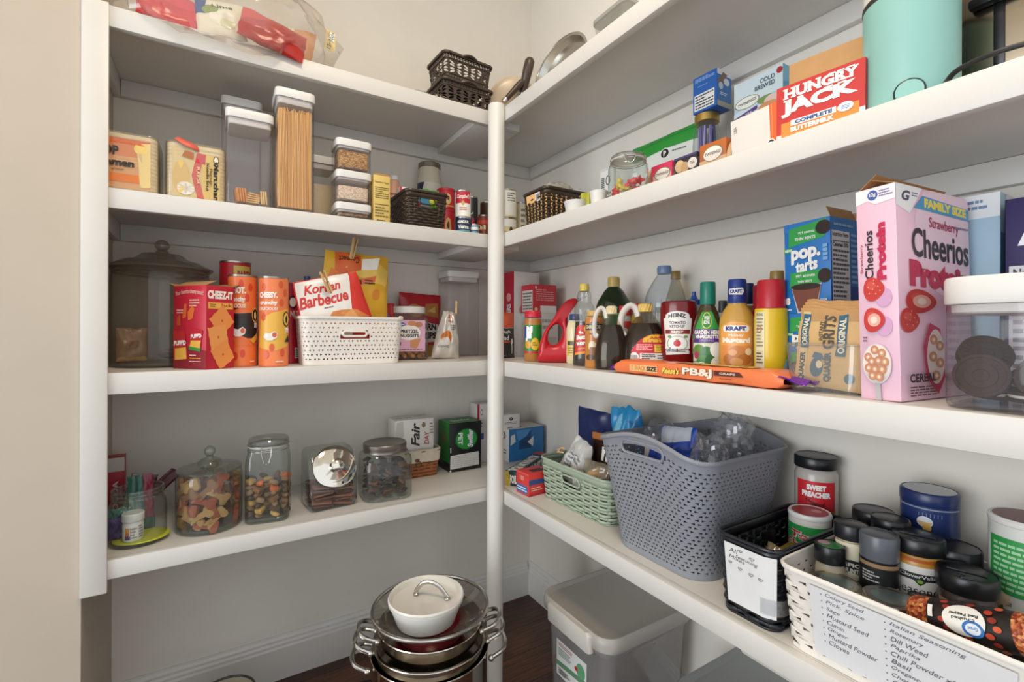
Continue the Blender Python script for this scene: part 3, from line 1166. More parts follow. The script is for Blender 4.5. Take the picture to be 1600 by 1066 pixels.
tin_can('small_blue_tin', 'short blue and white tin right of the navy tin', r, h, '8aa3b5', (x, y, Z), face_cam(x, y), [('r', 0, .4, 1, .75, 'e6e6e2'), ('r', 0, .2, 1, .35, '2f5f8a')])
x, y, r, h = fit_c(745, 768, 338, 'y', 1.42, Z)
tin_can('bean_can', 'brown and red bean can half hidden by the post', r, h, '7a3a28', (x, y, Z), face_cam(x, y), [('r', 0, .62, 1, .8, 'c9463a'), ('t', 'Chili', .0, .34, .6, .56, 'e6d3a8', {'bold': .03}), ('r', 0, .0, 1, .12, 'b06a3a')])
x, y, r, h = fit_c(750, 776, 318, 'y', 1.52, Z)
tin_can('syrup_tin', 'dark brown can behind the bean can near the post', r, h, '4a2c22', (x, y, Z), face_cam(x, y))

# ================================================================== top shelf, back wall
Z = Z1 + .0004
xa, xb = at_y(1.372, 700).x, at_y(1.372, 768).x
def scroll(w, side, n, rows, c):
    return []
FIL = M('3b2d23', .35, name='dark_brown_lace_plastic')
def lace_basket(label, W, D, H, loc, rz):
    """tray with pierced leaf sides, a band of rings above and below"""
    t = thing('lace_basket', label, 'basket', loc, rz, 'lace pattern baskets')
    w = Wall(W * .9, D * .9, W, D, H, .012)
    b = MB()
    w.floor(b, FIL, .01)
    L_ = w.len
    def sheet(s0, s1, t0, t1, holes):
        """a panel of the wall with openings cut through"""
        loops = [[Vector((s0, t0, 0)), Vector((s1, t0, 0)), Vector((s1, t1, 0)), Vector((s0, t1, 0))]] + [[Vector((x_, y_, 0)) for x_, y_ in h_] for h_ in holes]
        flat = [(p.x, p.y) for l_ in loops for p in l_]
        tr = [tuple(q) for q in tessellate_polygon(loops)]
        vs, tr = split_tris(flat, tr, (.012, .6))
        for o_ in (0, -.0016):
            b.add([w.P(u, v, o_) for u, v in vs], tr, FIL)
    def leaf(cx, cy, l, wd, a):
        """pointed opening l long and wd wide, in metres on the wall"""
        pts = []
        for k in range(12):
            f = 2 * PI * k / 12
            x_, y_ = l / 2 * math.cos(f), wd / 2 * math.sin(f) * abs(math.sin(f)) ** .3
            pts.append((cx + (x_ * math.cos(a) - y_ * math.sin(a)) / L_, cy + (x_ * math.sin(a) + y_ * math.cos(a)) / H))
        return pts
    n = int(L_ / .0105)
    for k in range(n):
        s0, s1 = k / n, (k + 1) / n
        for ta, tb_ in ((.0, .22), (.78, 1.0)):
            c_ = ((s0 + s1) / 2, (ta + tb_) / 2)
            sheet(s0, s1, ta, tb_, [leaf(c_[0], c_[1], .0078, .0085, 0)])
            b.tube([w.P(c_[0] + .0017 * math.cos(a_ * PI / 4) / L_, c_[1] + .0017 * math.sin(a_ * PI / 4) / H) for a_ in range(8)], .001, FIL, 4, closed=True)
            b.tube([w.P(s0 + .1 / n, c_[1]), w.P(s1 - .1 / n, c_[1])], .0007, FIL, 4)
    m = max(4, int(L_ / .05))
    for k in range(m):
        s0, s1 = k / m, (k + 1) / m
        pw, ph = L_ / m, .56 * H
        hs = []
        for sx in (-1, 1):
            for dy, an, ln in ((.30, .42, .40), (.12, .16, .36), (-.12, -.16, .36), (-.30, -.42, .40)):
                hs.append(leaf((s0 + s1) / 2 + sx * .26 * pw / L_, .5 + dy * ph / H, ln * pw, .16 * ph, an * sx))
        sheet(s0, s1, .22, .78, hs)
        b.tube([w.P((s0 + s1) / 2 + .003 * math.cos(a_ * PI / 4) / L_, .5 + .003 * math.sin(a_ * PI / 4) / H, .001) for a_ in range(8)], .0012, FIL, 4, closed=True)
    for tt in (.22, .78):
        w.rim(b, FIL, .0014, tt, .0008)
    b.build('pierced_wall', t)
    q = MB()
    w.rim(q, FIL, .005, 1.0, .003, flat=.7)
    q.build('rim', t)
    g = MB()
    g.tube([w.P(w.mid('f') + (k / 8 - .5) * .055 / L_, 1.0 + .05 * math.sin(PI * k / 8), .008 * math.sin(PI * k / 8) + .003) for k in range(9)], .0045, FIL, 6)
    g.build('grip', t)
    return t


W = xb - xa
hz = .079
lace_basket('dark brown lace-pattern basket at the bottom of the stack of two near the post', W * 1.14, .13, hz, ((xa + xb) / 2 - .012, 1.372 + .062, Z), .03)
lace_basket('dark brown lace-pattern basket on top of the other one near the post', W * 1.12, .125, hz, ((xa + xb) / 2 - .010, 1.372 + .065, Z + hz + .006), .06)

# clear film left of the lace baskets
mb = MB()
mb.grid(lambda u, v: (.12 * (u - .5), .1 * (v - .5), .004 + .020 * (noise.noise(Vector((u * 3, v * 3, 2))) + .5) * (1 - abs(2 * u - 1) ** 3) + (.02 * max(0, u - .75) * 4 * (1 - v))), 18, 14, CLEAR('fbfaf7', .14, .8, .1, 'ece6da', .05))
o = mb.build('plastic_wrap', loc=(at_y(1.42, 652).x, 1.415, Z), angle=20)
tag(o, 'loose sheet of clear plastic wrap left of the lace-pattern baskets', 'plastic wrap')

# pans at the corner
CREAM = M('d9c3a6', .25, name='cream_enamel')
HAND = M('4a3a2e', .3, name='brown_pan_handle')
def pan(label, name, loc, r, h, axis, hp, hr):
    """pan whose opening looks along axis, handle between two points"""
    t = thing(name, label, 'pan', loc, 0, 'cream enamel pans')
    b = MB()
    b.lathe([(0, .001), (r * .72, .001), (r * .86, .006), (r, h), (r * 1.02, h), (r * .985, h - .001), (r * .84, .009), (r * .7, .005), (0, .005)], CREAM, 48)
    q = b.build('bowl', t)
    q.rotation_euler = Vector(axis).to_track_quat('Z', 'Y').to_euler()
    L0 = Vector(loc)
    a, e = Vector(hp[0]) - L0, Vector(hp[1]) - L0
    g = MB()
    g.tube([a.lerp(e, f) for f in (0, .15, .4, .7, .92, 1)], [hr * f for f in (.78, .85, .95, 1.05, 1, .55)], HAND, 14, flat=1.25)
    g.build('handle', t)
    MB().tube([a - (e - a) * .12, a + (e - a) * .03], hr, STEEL, 14).build('handle_ferrule', t)
    return t


pc = at_y(1.42, 803)
pan('cream pan standing on edge behind the post, its brown handle rising to the right', 'frying_pan', (pc.x, 1.42, Z + .098), .092, .045, (.42, .88, .22), (at_y(1.405, 790, 156), at_y(1.375, 817, 126)), .0105)
pc = at_y(1.50, 822)
pan('second cream pan behind the first, with its thick brown handle upright', 'frying_pan', (pc.x, 1.51, Z + .098), .088, .03, (.42, .88, .2), (at_y(1.40, 816, 147), at_y(1.355, 829, 90)), .0135)
mb = MB()
mb.prof(rrect(.15, .22, .03), [(.985, 0), (1, .002), (1, .007), (.985, .009)], M('e2ddd5', .5))
o = mb.build('cutting_board')
o.rotation_euler = (math.radians(90), 0, math.radians(-62)); o.location = (1.0, 1.335, Z + .112)
tag(o, 'white plastic cutting board standing on edge beside the pans', 'cutting board')
x, y, r, h = fit_c(848, 912, 62, 'x', .92, Z)
t = thing('steel_pan', 'round stainless steel pan standing on its edge on the side shelf', 'pan', (.935, 1.20, Z + .112), 0)
t.rotation_euler = (0, math.radians(-78), math.radians(8))
MB().lathe([(0, .0), (.085, .0), (.1, .006), (.108, .03), (.112, .031), (.106, .029), (.096, .008), (0, .004)], STEEL, 48).build('bowl', t)
MB().tube([(.1121 * math.cos(2 * PI * k / 40), .1121 * math.sin(2 * PI * k / 40), .031) for k in range(40)], .002, STEEL, 6, closed=True).build('rim', t)
y = at_x(.84, 975).y
t = thing('clear_tub', 'clear plastic tub with grey lid near the edge of the top side shelf', 'container', (.83, y, Z), math.radians(-90))
MB().prof(rrect(.115, .09, .015), [(.85, 0), (.9, .003), (1, .05)], CLEAR('eef0ee', .12, .6, .05, 'dcd8d2'), cap1=False).build('body', t)
MB().prof(rrect(.121, .096, .017), [(1, .0505), (1.0, .059), (.96, .061)], CLEAR('d8d8d6', .3, .6, .1, 'cfccc6')).build('lid', t)

# variety bag of snacks spilling over the front edge at the left
def film_blob(c, r, seed, amp, mat, nu=40, nv=26, drop=0.0, zfl=None, fr=2.6):
    def fn(u, v):
        a, b = 2 * PI * u, PI * v
        d = Vector((math.cos(a) * math.sin(b), math.sin(a) * math.sin(b), -math.cos(b)))
        k = 1 + amp * noise.noise(d * fr + Vector((seed, 0, 0))) + amp * .7 * (1 - abs(noise.noise(d * fr * 2.1 + Vector((0, seed, 0))))) - amp * .4
        p = Vector((c[0] + r[0] * d.x * k, c[1] + r[1] * d.y * k, c[2] + r[2] * d.z * k))
        if zfl is not None:
            lo = zfl if p.y > FY - .004 else zfl - drop * min(1, (FY - .004 - p.y) / .02)
            p.z = max(p.z, lo)
        return tuple(p)
    mb = MB()
    mb.grid(fn, nu, nv, mat)
    return mb


t = film_blob((.035, 1.42, Z + .07), (.235, .15, .135), 7, .17, CLEAR('fdfbf8', .12, 1.0, .1, 'f1e9df', .07), zfl=Z + .001, drop=.04).build('snack_multipack', angle=25)
tag(t, 'large clear plastic multipack bag of chip packets at the top left', 'snack bag')
def snack(label, c, w, h, th, col, rz, rx, ry, art, seed):
    return bag('chip_packet', label, w, h, th, col, c, rz, rx, ry, art, 'chip packet', 'chip packets in the clear multipack', seed, .005, .22)
zb = Z + .012
snack('bright red chip packet lying at the left inside the clear multipack', (-.10, 1.375, zb - .004), .135, .105, .035, 'd7232e', .15, -.35, .1, [('p', [(.2, .5), (.8, .5), (.8, .95), (.2, .95)], 'e0304a')], 11)
snack('white and green chip packet in the middle of the clear multipack', (.005, 1.365, zb - .004), .105, .11, .035, 'ece6d0', -.05, -.3, -.12, [('p', [(0, .55), (.2, .5), (.25, 1), (0, 1)], '2b4f8f'), ('e', .55, .4, .28, .2, 'f3f0e2'), ('e', .3, .62, .16, .13, '8aa04a'), ('e', .62, .28, .15, .12, 'dfe2bf'), ('t', 'Lime', .35, .66, .75, .78, '3d5a2a')], 12)
snack('dark red chip packet lying at the front of the clear multipack', (.105, 1.325, zb - .018), .15, .085, .035, 'b4271d', .05, -.25, .18, [('p', [(0, .55), (.25, .6), (.5, 1), (0, 1)], 'c9382a')], 13)
snack('orange and cream chip packet at the right end of the clear multipack', (.165, 1.42, zb + .012), .095, .11, .035, 'd99a66', -.3, -.25, .1, [('p', [(0, .4), (.55, .5), (.4, 1), (0, 1)], 'e9dcc0'), ('e', .1, .85, .14, .12, '2f5ca8')], 14)
tg = MB()
tg.box(-.014, .014, -.0006, .0006, 0, .058, M('ecd38e', .5))
tg.art(F_front(.028, .0012, .058), [('t', '12-', .2, .08, .6, .4, '3a352f', {'rot': 90, 'bold': .04}), ('t', '2oz', .15, .5, .9, .96, 'f5f5f0', {'rot': 90, 'bold': .03, 'ol': ('33405c', .06)})])
o = tg.build('price_label', t, loc=(at_y(1.36, 513).x, 1.36, Z + .052)); o.rotation_euler = (-.1, .12, .2)
carton('cocoa_box', 'small dark brown carton at the right end behind the clear multipack', .07, .05, .05, '4a3527', (at_y(1.46, 505).x, 1.47, Z), .1)

# ================================================================== third shelf, back wall
Z = Z3 + .0004
def glass_jar(name, label, prof, loc, rz=0, n=40, rims=(), group=None, lidf=None, mat=None, sq=None):
    """see-through jar: wall, thick foot, rounded beads at the given (r, z, thickness)"""
    t = thing(name, label, 'jar', loc, rz, group)
    b = MB()
    if sq:
        b.prof(sq, prof, mat or GLASS, cap0=True, cap1=False)
    else:
        b.lathe(prof, mat or GLASS, n, cap0=True, cap1=False)
    for r, z, th in rims:
        b.tube([(r * math.cos(2 * PI * k / 48), r * math.sin(2 * PI * k / 48), z) for k in range(48)], th, mat or GLASS, 8, closed=True)
    b.build('glass_body', t)
    return t


yc = 1.563
x, y, r, h = fit_c(171, 336, 424, 'y', yc, Z)
r = min(r, .108)
x = LWX + r * 1.07 + .004
SMOKE = CLEAR('e9e5df', .05, .8, .04, 'cfc8be', .04)
bigjar = (x, y, r, h)
t = glass_jar('glass_canister', 'very large clear glass jar with domed knob lid at the left end', [(r * .93, 0), (r * .975, .004), (r, .02), (r, h * .86), (r * .985, h * .93), (r * .95, h * .97), (r * .97, h)], (x, y, Z), 0, 56,
              [(r * .955, h * .965, .003), (r * .98, h, .003)], mat=SMOKE)
b = MB()
b.lathe([(r * .9, .004), (r * .93, .007), (r * .9, .011), (0, .012)], CLEAR('dfe2dc', .2, .8, .05, 'cfcabf'), 48)
b.build('glass_foot', t)
l = MB()
kz = at_y(yc, 259, 391).z - Z
l.lathe([(r * .9, h + .001), (r * 1.06, h + .003), (r * 1.07, h + .007), (r * .98, h + .012), (r * .78, h + .024), (r * .6, kz - .03), (r * .42, kz - .014), (r * .2, kz - .012), (.016, kz - .011), (.013, kz - .003)], CLEAR('dcd6cb', .10, .9, .04, 'c9c2b6', .05), 56, cap0=False)
l.build('lid', t)
g = MB()
g.ellipsoid((0, 0, kz + .011), (.0165, .0165, .0155), CLEAR('d9d4ca', .18, 1.0, .03, 'c4beb4', .06), 20, 14)
g.build('lid_knob', t)
for k, (dx, dy, ry, rz_, c, lb) in enumerate(((-.058, -.035, -.12, .25, 'a08468', 'tan foil snack packet standing at the left inside the very large jar'), (.022, -.02, 1.45, .1, '6d5d50', 'brown foil snack packet lying flat inside the very large jar'))):
    bag('foil_packet', lb, .062, .085, .02, c, (x + dx, y + dy, Z + (.014 if k == 0 else .03)), rz_, -.1 if k == 0 else 1.5, 0 if k == 0 else 0, [('p', [(0, 0), (1, 0), (1, .12), (0, .12)], 'c9a56b'), ('p', [(.3, .35), (.7, .4), (.7, .6), (.3, .6)], '8a6a50')], 'packet', 'foil packets in the very large jar', 20 + k, .004)

# cracker box, one corner towards the viewer so that the narrow front and the side panel both show
ca = at_y(1.343, 322)
hb = at_y(1.343, 322, 445).z - Z
def local_corner(W, D, rz, sx, sy):
    return Vector((math.cos(rz) * sx * W / 2 - math.sin(rz) * sy * D / 2, math.sin(rz) * sx * W / 2 + math.cos(rz) * sy * D / 2, 0))
front = [('t', 'CHEEZ-IT', .05, .84, .95, .94, 'fbf6ee', {'bold': .06}), ('r', .06, .72, .95, .80, 'eaa23a'), ('r', .08, .73, .93, .79, 'f2bd5c'), ('t', 'Jack', .5, .735, .92, .788, 'b8323a', {'bold': .03}), ('l', 2, .12, .74, .46, .785, '8a5a2a')]
def sq_cracker(cx, cy, s, a, c, c2):
    pts, n = [], 6
    for q in range(4):
        for k in range(n):
            f = k / n * 2 - 1
            rr = 1 if k % 2 == 0 else .94
            p = [(f, -1), (1, f), (-f, 1), (-1, -f)][q]
            X, Y = p[0] * s * rr, p[1] * s * rr
            pts.append((cx + (X * math.cos(a) - Y * math.sin(a)), cy + (X * math.sin(a) + Y * math.cos(a)) * .43))
    return [('p', pts, c), ('e', cx, cy, .035, .016, c2)]
front += sq_cracker(.55, .58, .33, .72, 'f09a52', 'c9683a') + sq_cracker(.42, .38, .33, .2, 'f2a55c', 'c9683a') + sq_cracker(.58, .17, .33, .55, 'f09a52', 'c9683a')
left = [('p', [(0, 0), (1, 0), (1, .22), (0, .3)], '8e1c2c'), ('t', 'Your favorite cheesy snack!', .06, .86, .92, .93, 'f3d9c9', {'arc': .03, 'bold': .0}), ('l', 3, .5, .74, .8, .84, 'eab9a8'), ('l', 2, .1, .66, .4, .72, 'eab9a8'),
        ('p', [(.28, .60), (.40, .62), (.42, .78), (.34, .78)], 'd9662c'), ('p', [(.46, .58), (.60, .6), (.66, .72), (.58, .76), (.45, .68)], 'e0702f'), ('p', [(.1, .52), (.24, .52), (.22, .66), (.13, .62)], 'c8512a'),
        ('p', [(.02, .10), (.46, .12), (.36, .46), (.0, .46)], 'c02a2c'), ('p', [(.06, .1), (.42, .12), (.40, .26), (.06, .24)], 'e8b14a'), ('t', 'PUFF\'D', .03, .28, .40, .34, 'fbf6ee', {'bold': .05, 'sl': .01}),
        ('p', [(.5, .24), (.84, .22), (.92, .46), (.58, .50)], 'c3202e'), ('p', [(.5, .23), (.84, .21), (.86, .27), (.5, .29)], '3f8a3f'), ('p', [(.53, .27), (.83, .25), (.86, .34), (.56, .34)], 'e8b14a'), ('t', 'PUFF\'D', .56, .37, .88, .42, 'fbf6ee', {'bold': .05, 'sl': .01}),
        ('l', 1, .52, .155, .72, .175, 'f3d9c9'), ('l', 1, .52, .12, .88, .14, 'f0a040'), ('l', 1, .52, .085, .88, .1, 'f3d9c9')]
W2, Dp, rz = .074, .112, math.radians(38)
cor = local_corner(W2, Dp, rz, -1, -1)
carton('cracker_box', 'red cracker box with square orange crackers printed on its front', W2, Dp, hb, 'c21f36', (ca.x - cor.x, 1.343 - cor.y, Z), rz, front, left, flap=[('b', -1.2, .02), ('l', -1.15, .03), ('r', 1.2, .03)])

# puffed snack canisters
def canister(label, u0, u1, vt, yc, base, art, lidc, group='tall snack canisters', span=2.4, name='snack_canister', **k):
    x, y, r, h = fit_c(u0, u1, vt, 'y', yc, Z)
    return tin_can(name, label, r, h, base, (x, y, Z), face_cam(x, y), art, span, 'canister', group, **k), (x, y, r, h)


balls = lambda pts, c='d9492f': [('e', x_, y_, .07, .045, c) for x_, y_ in pts]
canister('orange and black canister with white puffs, left of the orange and yellow one', 356, 403, 431, 1.437, 'e8793f',
         [('r', 0, .3, 1, .64, '2a2626'), ('p', [(0, .58), (.4, .64), (.75, .68), (1, .66), (1, .6), (.4, .58)], 'e8793f'), ('p', [(0, .3), (.4, .34), (.8, .27), (1, .26), (1, .22), (0, .2)], 'e8793f')] + balls([(.45, .92), (.72, .88), (.62, .76), (.3, .1), (.5, .13), (.2, .24)]) +
         [('t', 'HOT,', .22, .79, .58, .88, 'fbf3e6', {'bold': .06}), ('t', 'crunchy', .1, .70, .57, .77, 'fbf3e6', {'bold': .05}), ('t', 'DELICIOUS!', .08, .645, .57, .69, 'fbf3e6', {'bold': .03}),
          ('ring', .88, .565, .12, .085, .18, 'e9b94a'), ('e', .88, .565, .1, .07, '1d1a1a'), ('e', .88, .56, .045, .045, 'f0d9a0'), ('p', [(.2, .36), (.26, .41), (.38, .40), (.5, .43), (.58, .40), (.56, .35), (.44, .32), (.3, .32)], 'ece7e2'), ('e', .50, .385, .06, .03, 'd9643f'), ('e', .3, .375, .05, .022, 'f6f2ec'),
          ('t', 'm', .84, .42, .96, .48, 'f4f0ea', {'bold': .05}), ('p', [(.7, .28), (.95, .36), (1, .3), (.8, .24)], 'e8b14a'), ('l', 1, .7, .02, .9, .05, 'f3d9c9')], M('e9dfc8', .4))
canister('orange and yellow canister between the black one and the plain red one', 404, 452, 434, 1.405, 'ee8450',
         [('p', [(0, .2), (.1, .52), (.45, .60), (1, .66), (1, .22), (.5, .16)], 'f0bb4e')] + balls([(.2, .9), (.7, .93), (.72, .72), (.85, .84), (.2, .55), (.45, .2), (.75, .14), (.3, .12)], 'e0633a') +
         [('t', 'CHEESY,', .06, .76, .60, .84, 'fbf3e6', {'bold': .06}), ('t', 'crunchy', .08, .68, .60, .745, 'fbf3e6', {'bold': .05}), ('t', 'DELICIOUS!', .06, .63, .60, .665, 'fbf3e6', {'bold': .03}),
          ('ring', .88, .53, .13, .09, .16, '2a2626'), ('e', .88, .53, .1, .07, 'f2c561'), ('e', .88, .525, .045, .045, '2a2626'), ('p', [(.22, .32), (.28, .37), (.4, .36), (.52, .39), (.6, .36), (.58, .31), (.46, .28), (.32, .28)], 'f0ece6'), ('e', .52, .345, .06, .03, 'd9643f'), ('e', .32, .335, .05, .022, 'faf6f0'),
          ('t', 'm', .84, .37, .96, .43, 'f7f3ee', {'bold': .05}), ('p', [(.8, .26), (.95, .34), (1, .26)], '2a2626'), ('l', 1, .55, .02, .9, .05, 'f3d9c9')], M('e9dfc8', .4))
x, y, r, h = fit_c(343, 393, 410, 'y', 1.53, Z)
tin_can('snack_canister', 'tallest red and yellow canister standing behind the black and orange one', r, h, 'c5202c', (x, y, Z), face_cam(x, y), [('r', .45, .5, .98, .97, 'e5c159'), ('t', 'PARTY', .55, .85, .98, .92, 'b5252c', {'bold': .05})], 2.4, 'canister', 'tall snack canisters')
x, y, r, h = fit_c(436, 470, 443, 'y', 1.505, Z)
tin_can('snack_canister', 'plain red canister half hidden behind the white basket', r, h, 'b81f30', (x, y, Z), face_cam(x, y), [('ring', .62, .77, .2, .09, .25, '3a1a1e'), ('e', .62, .77, .13, .06, 'f0ece6'), ('t', 'NUTS', .52, .58, .95, .66, 'e9dcd8', {'bold': .03}), ('r', .7, .04, .92, .18, 'e9e4dc'), ('l', 5, .72, .05, .9, .17, '55504a')], 2.4, 'canister', 'tall snack canisters', lid=M('a01b28', .4))

# white lattice basket of chip bags
xa, xb = at_y(1.352, 470).x, at_y(1.352, 632).x
xm, w = (xa + xb) / 2, xb - xa
h = fit_y(466, 632, 497, 1.352, Z)[2]
WHB = M('ece7df', .45, name='white_lattice_plastic')
def lattice_basket(name, label, bw, bd, tw, td, h, r, loc, rz, mat, nc, nr, t0, t1, slots, rimr=.004, zr=None, group=None, hole=.5, solid=.0018):
    t = thing(name, label, 'basket', loc, rz, group)
    wl_ = Wall(bw, bd, tw, td, h, r, zr)
    b = MB()
    sl = [(wl_.mid(s) if isinstance(s, str) else s, tt, hs, ht) for s, tt, hs, ht in slots]
    lattice(b, wl_, mat, t0, t1, nc, nr, sl, hole, solid)
    wl_.bands(b, mat, 0, t0, nc * 2)
    wl_.bands(b, mat, t1, 1, nc * 2)
    wl_.bands(b, mat, 0, t0, nc * 2, -solid)
    wl_.bands(b, mat, t1, 1, nc * 2, -solid)
    wl_.floor(b, mat, .004)
    b.build('lattice_wall', t, angle=25)
    q = MB()
    wl_.rim(q, mat, rimr, 1.0, .0015, 96, flat=.75)
    q.build('rim', t)
    for s in sl:
        g = MB()
        wl_.slot(g, mat, *s, .0032, .0005)
        g.build('handle_grip', t)
    return t, wl_


bd = .13
wb_loc = (xm, 1.356 + bd / 2, Z)
lattice_basket('white_basket', 'white lattice plastic basket full of chip bags on the third shelf', w * .93, bd * .93, w, bd, h, .022, wb_loc, .0, WHB, 66, 9, .08, .93, [('f', .66, .033, .0068)], group='white lattice baskets', hole=.5)
by_ = 1.356
bag('chip_bag', 'white and red barbecue chip bag with a clothespin in the white basket', .20, .205, .04, 'd83a30', (at_y(by_ + .055, 536).x, by_ + .040, Z + .045), .02, -.06, -.24,
    [('p', [(.02, .05), (.60, .02), (.86, 1), (.02, .98)], 'ece8e2'), ('p', [(.25, .30), (.45, .52), (.8, .48), (.95, .36), (.93, .28), (.3, .26)], 'd98a4a'), ('e', .55, .36, .26, .10, 'dd9450'), ('p', [(.45, .3), (.8, .3), (.74, .5), (.6, .42)], 'e8a766'),
     ('t', 'Korean', .12, .79, .66, .92, 'd0342c', {'bold': .03, 'shear': .25}), ('t', 'Barbecue', .02, .62, .74, .78, 'd0342c', {'bold': .03, 'shear': .25}), ('l', 1, .35, .57, .58, .60, '55504a')], 'chip bag', seed=31, crumple=.004, topn=.86)
bag('chip_bag', 'yellow and orange chip bag rolled down behind the white barbecue bag', .205, .315, .045, 'd9a930', (at_y(by_ + .10, 549).x, by_ + .098, Z + .01), .0, -.02, .06,
    [('p', [(.25, .82), (.95, .70), (1, .86), (.8, .93), (.3, .97)], 'e8c25a'), ('p', [(.16, .76), (.56, .84), (.55, .98), (.14, 1)], 'd9662f'), ('t', 'Connect', .2, .90, .52, .96, '6b2c1c', {'rot': 180, 'bold': .03}), ('p', [(.1, .75), (.55, .70), (.6, .74), (.3, .77)], '5a3a1e'),
     ('p', [(.55, .84), (.8, .86), (.86, .98), (.58, .95)], 'eee8dc'), ('p', [(.55, .76), (.78, .80), (.76, .74), (.56, .71)], 'd9662f'), ('l', 2, .60, .71, .76, .76, '2a1f1a'), ('p', [(.02, .6), (.24, .66), (.22, .8), (.1, .84)], 'e07a35'), ('e', .8, .62, .06, .05, 'd98a3a')], 'chip bag', seed=37, crumple=.009, topn=.9)
bag('candy_bag', 'red and blue candy bag standing at the right end of the white basket', .075, .18, .03, 'b7232e', (at_y(by_ + .16, 603).x, by_ + .165, Z + .001), 0, 0, -.05, [('p', [(.15, .55), (.7, .5), (.72, .8), (.2, .86)], '3f6fb5'), ('p', [(0, .1), (1, .1), (1, .45), (0, .5)], '5a2a6a')], 'candy bag', seed=41)
bag('candy_bag', 'small gold candy bag low inside the white basket', .04, .08, .02, 'd9b84a', (at_y(by_ + .05, 612).x, by_ + .07, Z + .012), 0, -.1, .1, (), 'candy bag', seed=43)
bag('candy_bag', 'red candy bag seen through the grip hole of the white basket', .12, .07, .012, 'c9302c', (at_y(by_ + .02, 545).x, by_ + .020, Z + .008), 0, 0, 0, [('p', [(.55, .3), (.95, .3), (.95, .9), (.55, .9)], 'e0563a')], 'candy bag', seed=44, crumple=.003)
clothespin(tuple(at_y(by_ + .018, 517, 459)), (.1, -.42, .15), 'wooden clothespin clipped on the white barbecue bag', .9)
clothespin(tuple(at_y(by_ + .085, 549, 405)), (.0, .22, .3), 'wooden clothespin clipped on the yellow chip bag', .9)
x, y, r, h = fit_c(472, 488, 432, 'y', 1.55, Z)
t = thing('clear_bottle', 'small clear bottle with blue cap behind the white basket', 'bottle', (x, y, Z), 0)
MB().lathe([(r, 0), (r, h - .04), (r * .6, h - .024)], CLEAR('e6eaf0', .06, .6, .05), 20, cap1=False).build('body', t)
MB().lathe([(r * .65, h - .024), (r * .65, h)], M('35568f', .4), 20).build('cap', t)

# jar of pretzel nuggets
x, y, r, h = fit_c(605, 669, 480, 'y', 1.535, Z)
JX, JY, JR = x, y, r
sq = rrect(2 * r * .94, 2 * r * .94, r * .42, 6)
t = glass_jar('pretzel_jar', 'clear plastic jar of pretzel nuggets with white lid beside the white basket', [(.94, 0), (1, .006), (1, h * .70), (.96, h * .78), (.80, h - .022)], (x, y, Z), face_cam(x, y) * .6, sq=sq, mat=CLEAR('f7f4f0', .03, .7, .04))
q = MB()
q.art(F_front(r * 1.44, 2 * r * .95, h * .58, h * .16), [('r', 0, 0, 1, 1, 'd9a9c4'), ('e', .46, .6, .38, .24, 'f2ede8'), ('t', 'PRETZEL', .18, .58, .78, .70, '3a3038', {'bold': .05}), ('t', 'NUGGETS', .18, .45, .78, .56, '3a3038', {'bold': .05}),
       ('e', .2, .86, .14, .07, '2f5fa8'), ('t', 'Great Value', .09, .84, .31, .88, 'f2f2f2'), ('e', .55, .9, .13, .08, 'c98a55'), ('e', .78, .86, .13, .08, 'b87a48'), ('p', [(.5, .12), (.72, .1), (.85, .4), (.5, .36)], 'c98a55'), ('r', .0, .2, .2, .3, '7a3f6a'), ('l', 1, .05, .04, .9, .08, '6a4a60')])
q.build('label', t)
MB().prof(oval(2 * r * .86, 2 * r * .86, 40), [(.97, h - .022), (1, h - .02), (1, h - .002), (.97, h)], WHITEP).build('lid', t)
ng = MB()
ng.ellipsoid((0, 0, 0), (.0085, .0072, .0068), M('cf8a4c', .55, noise_amt=.2, scale=90), 8, 6, .25, 2, 3)
n0 = None
rnd = random.Random(9)
for k in range(60):
    o = ng.build('pretzel_nugget') if n0 is None else n0.copy()
    if n0 is None:
        n0 = o
    else:
        COL.objects.link(o)
    ring, lay = k % 12, k // 12
    a = ring * 2 * PI / 12 + lay * .26
    rr = r * (.74 if lay < 4 else .45)
    o.location = (x + rr * math.cos(a), y + rr * math.sin(a), Z + .012 + lay * .0135 + rnd.uniform(-.001, .001))
    o.rotation_euler = (rnd.uniform(0, 6), rnd.uniform(0, 6), rnd.uniform(0, 6))
    tag(o, 'golden brown pretzel nugget inside the clear jar with the pink label', 'pretzel', 'pretzel nuggets in the jar')

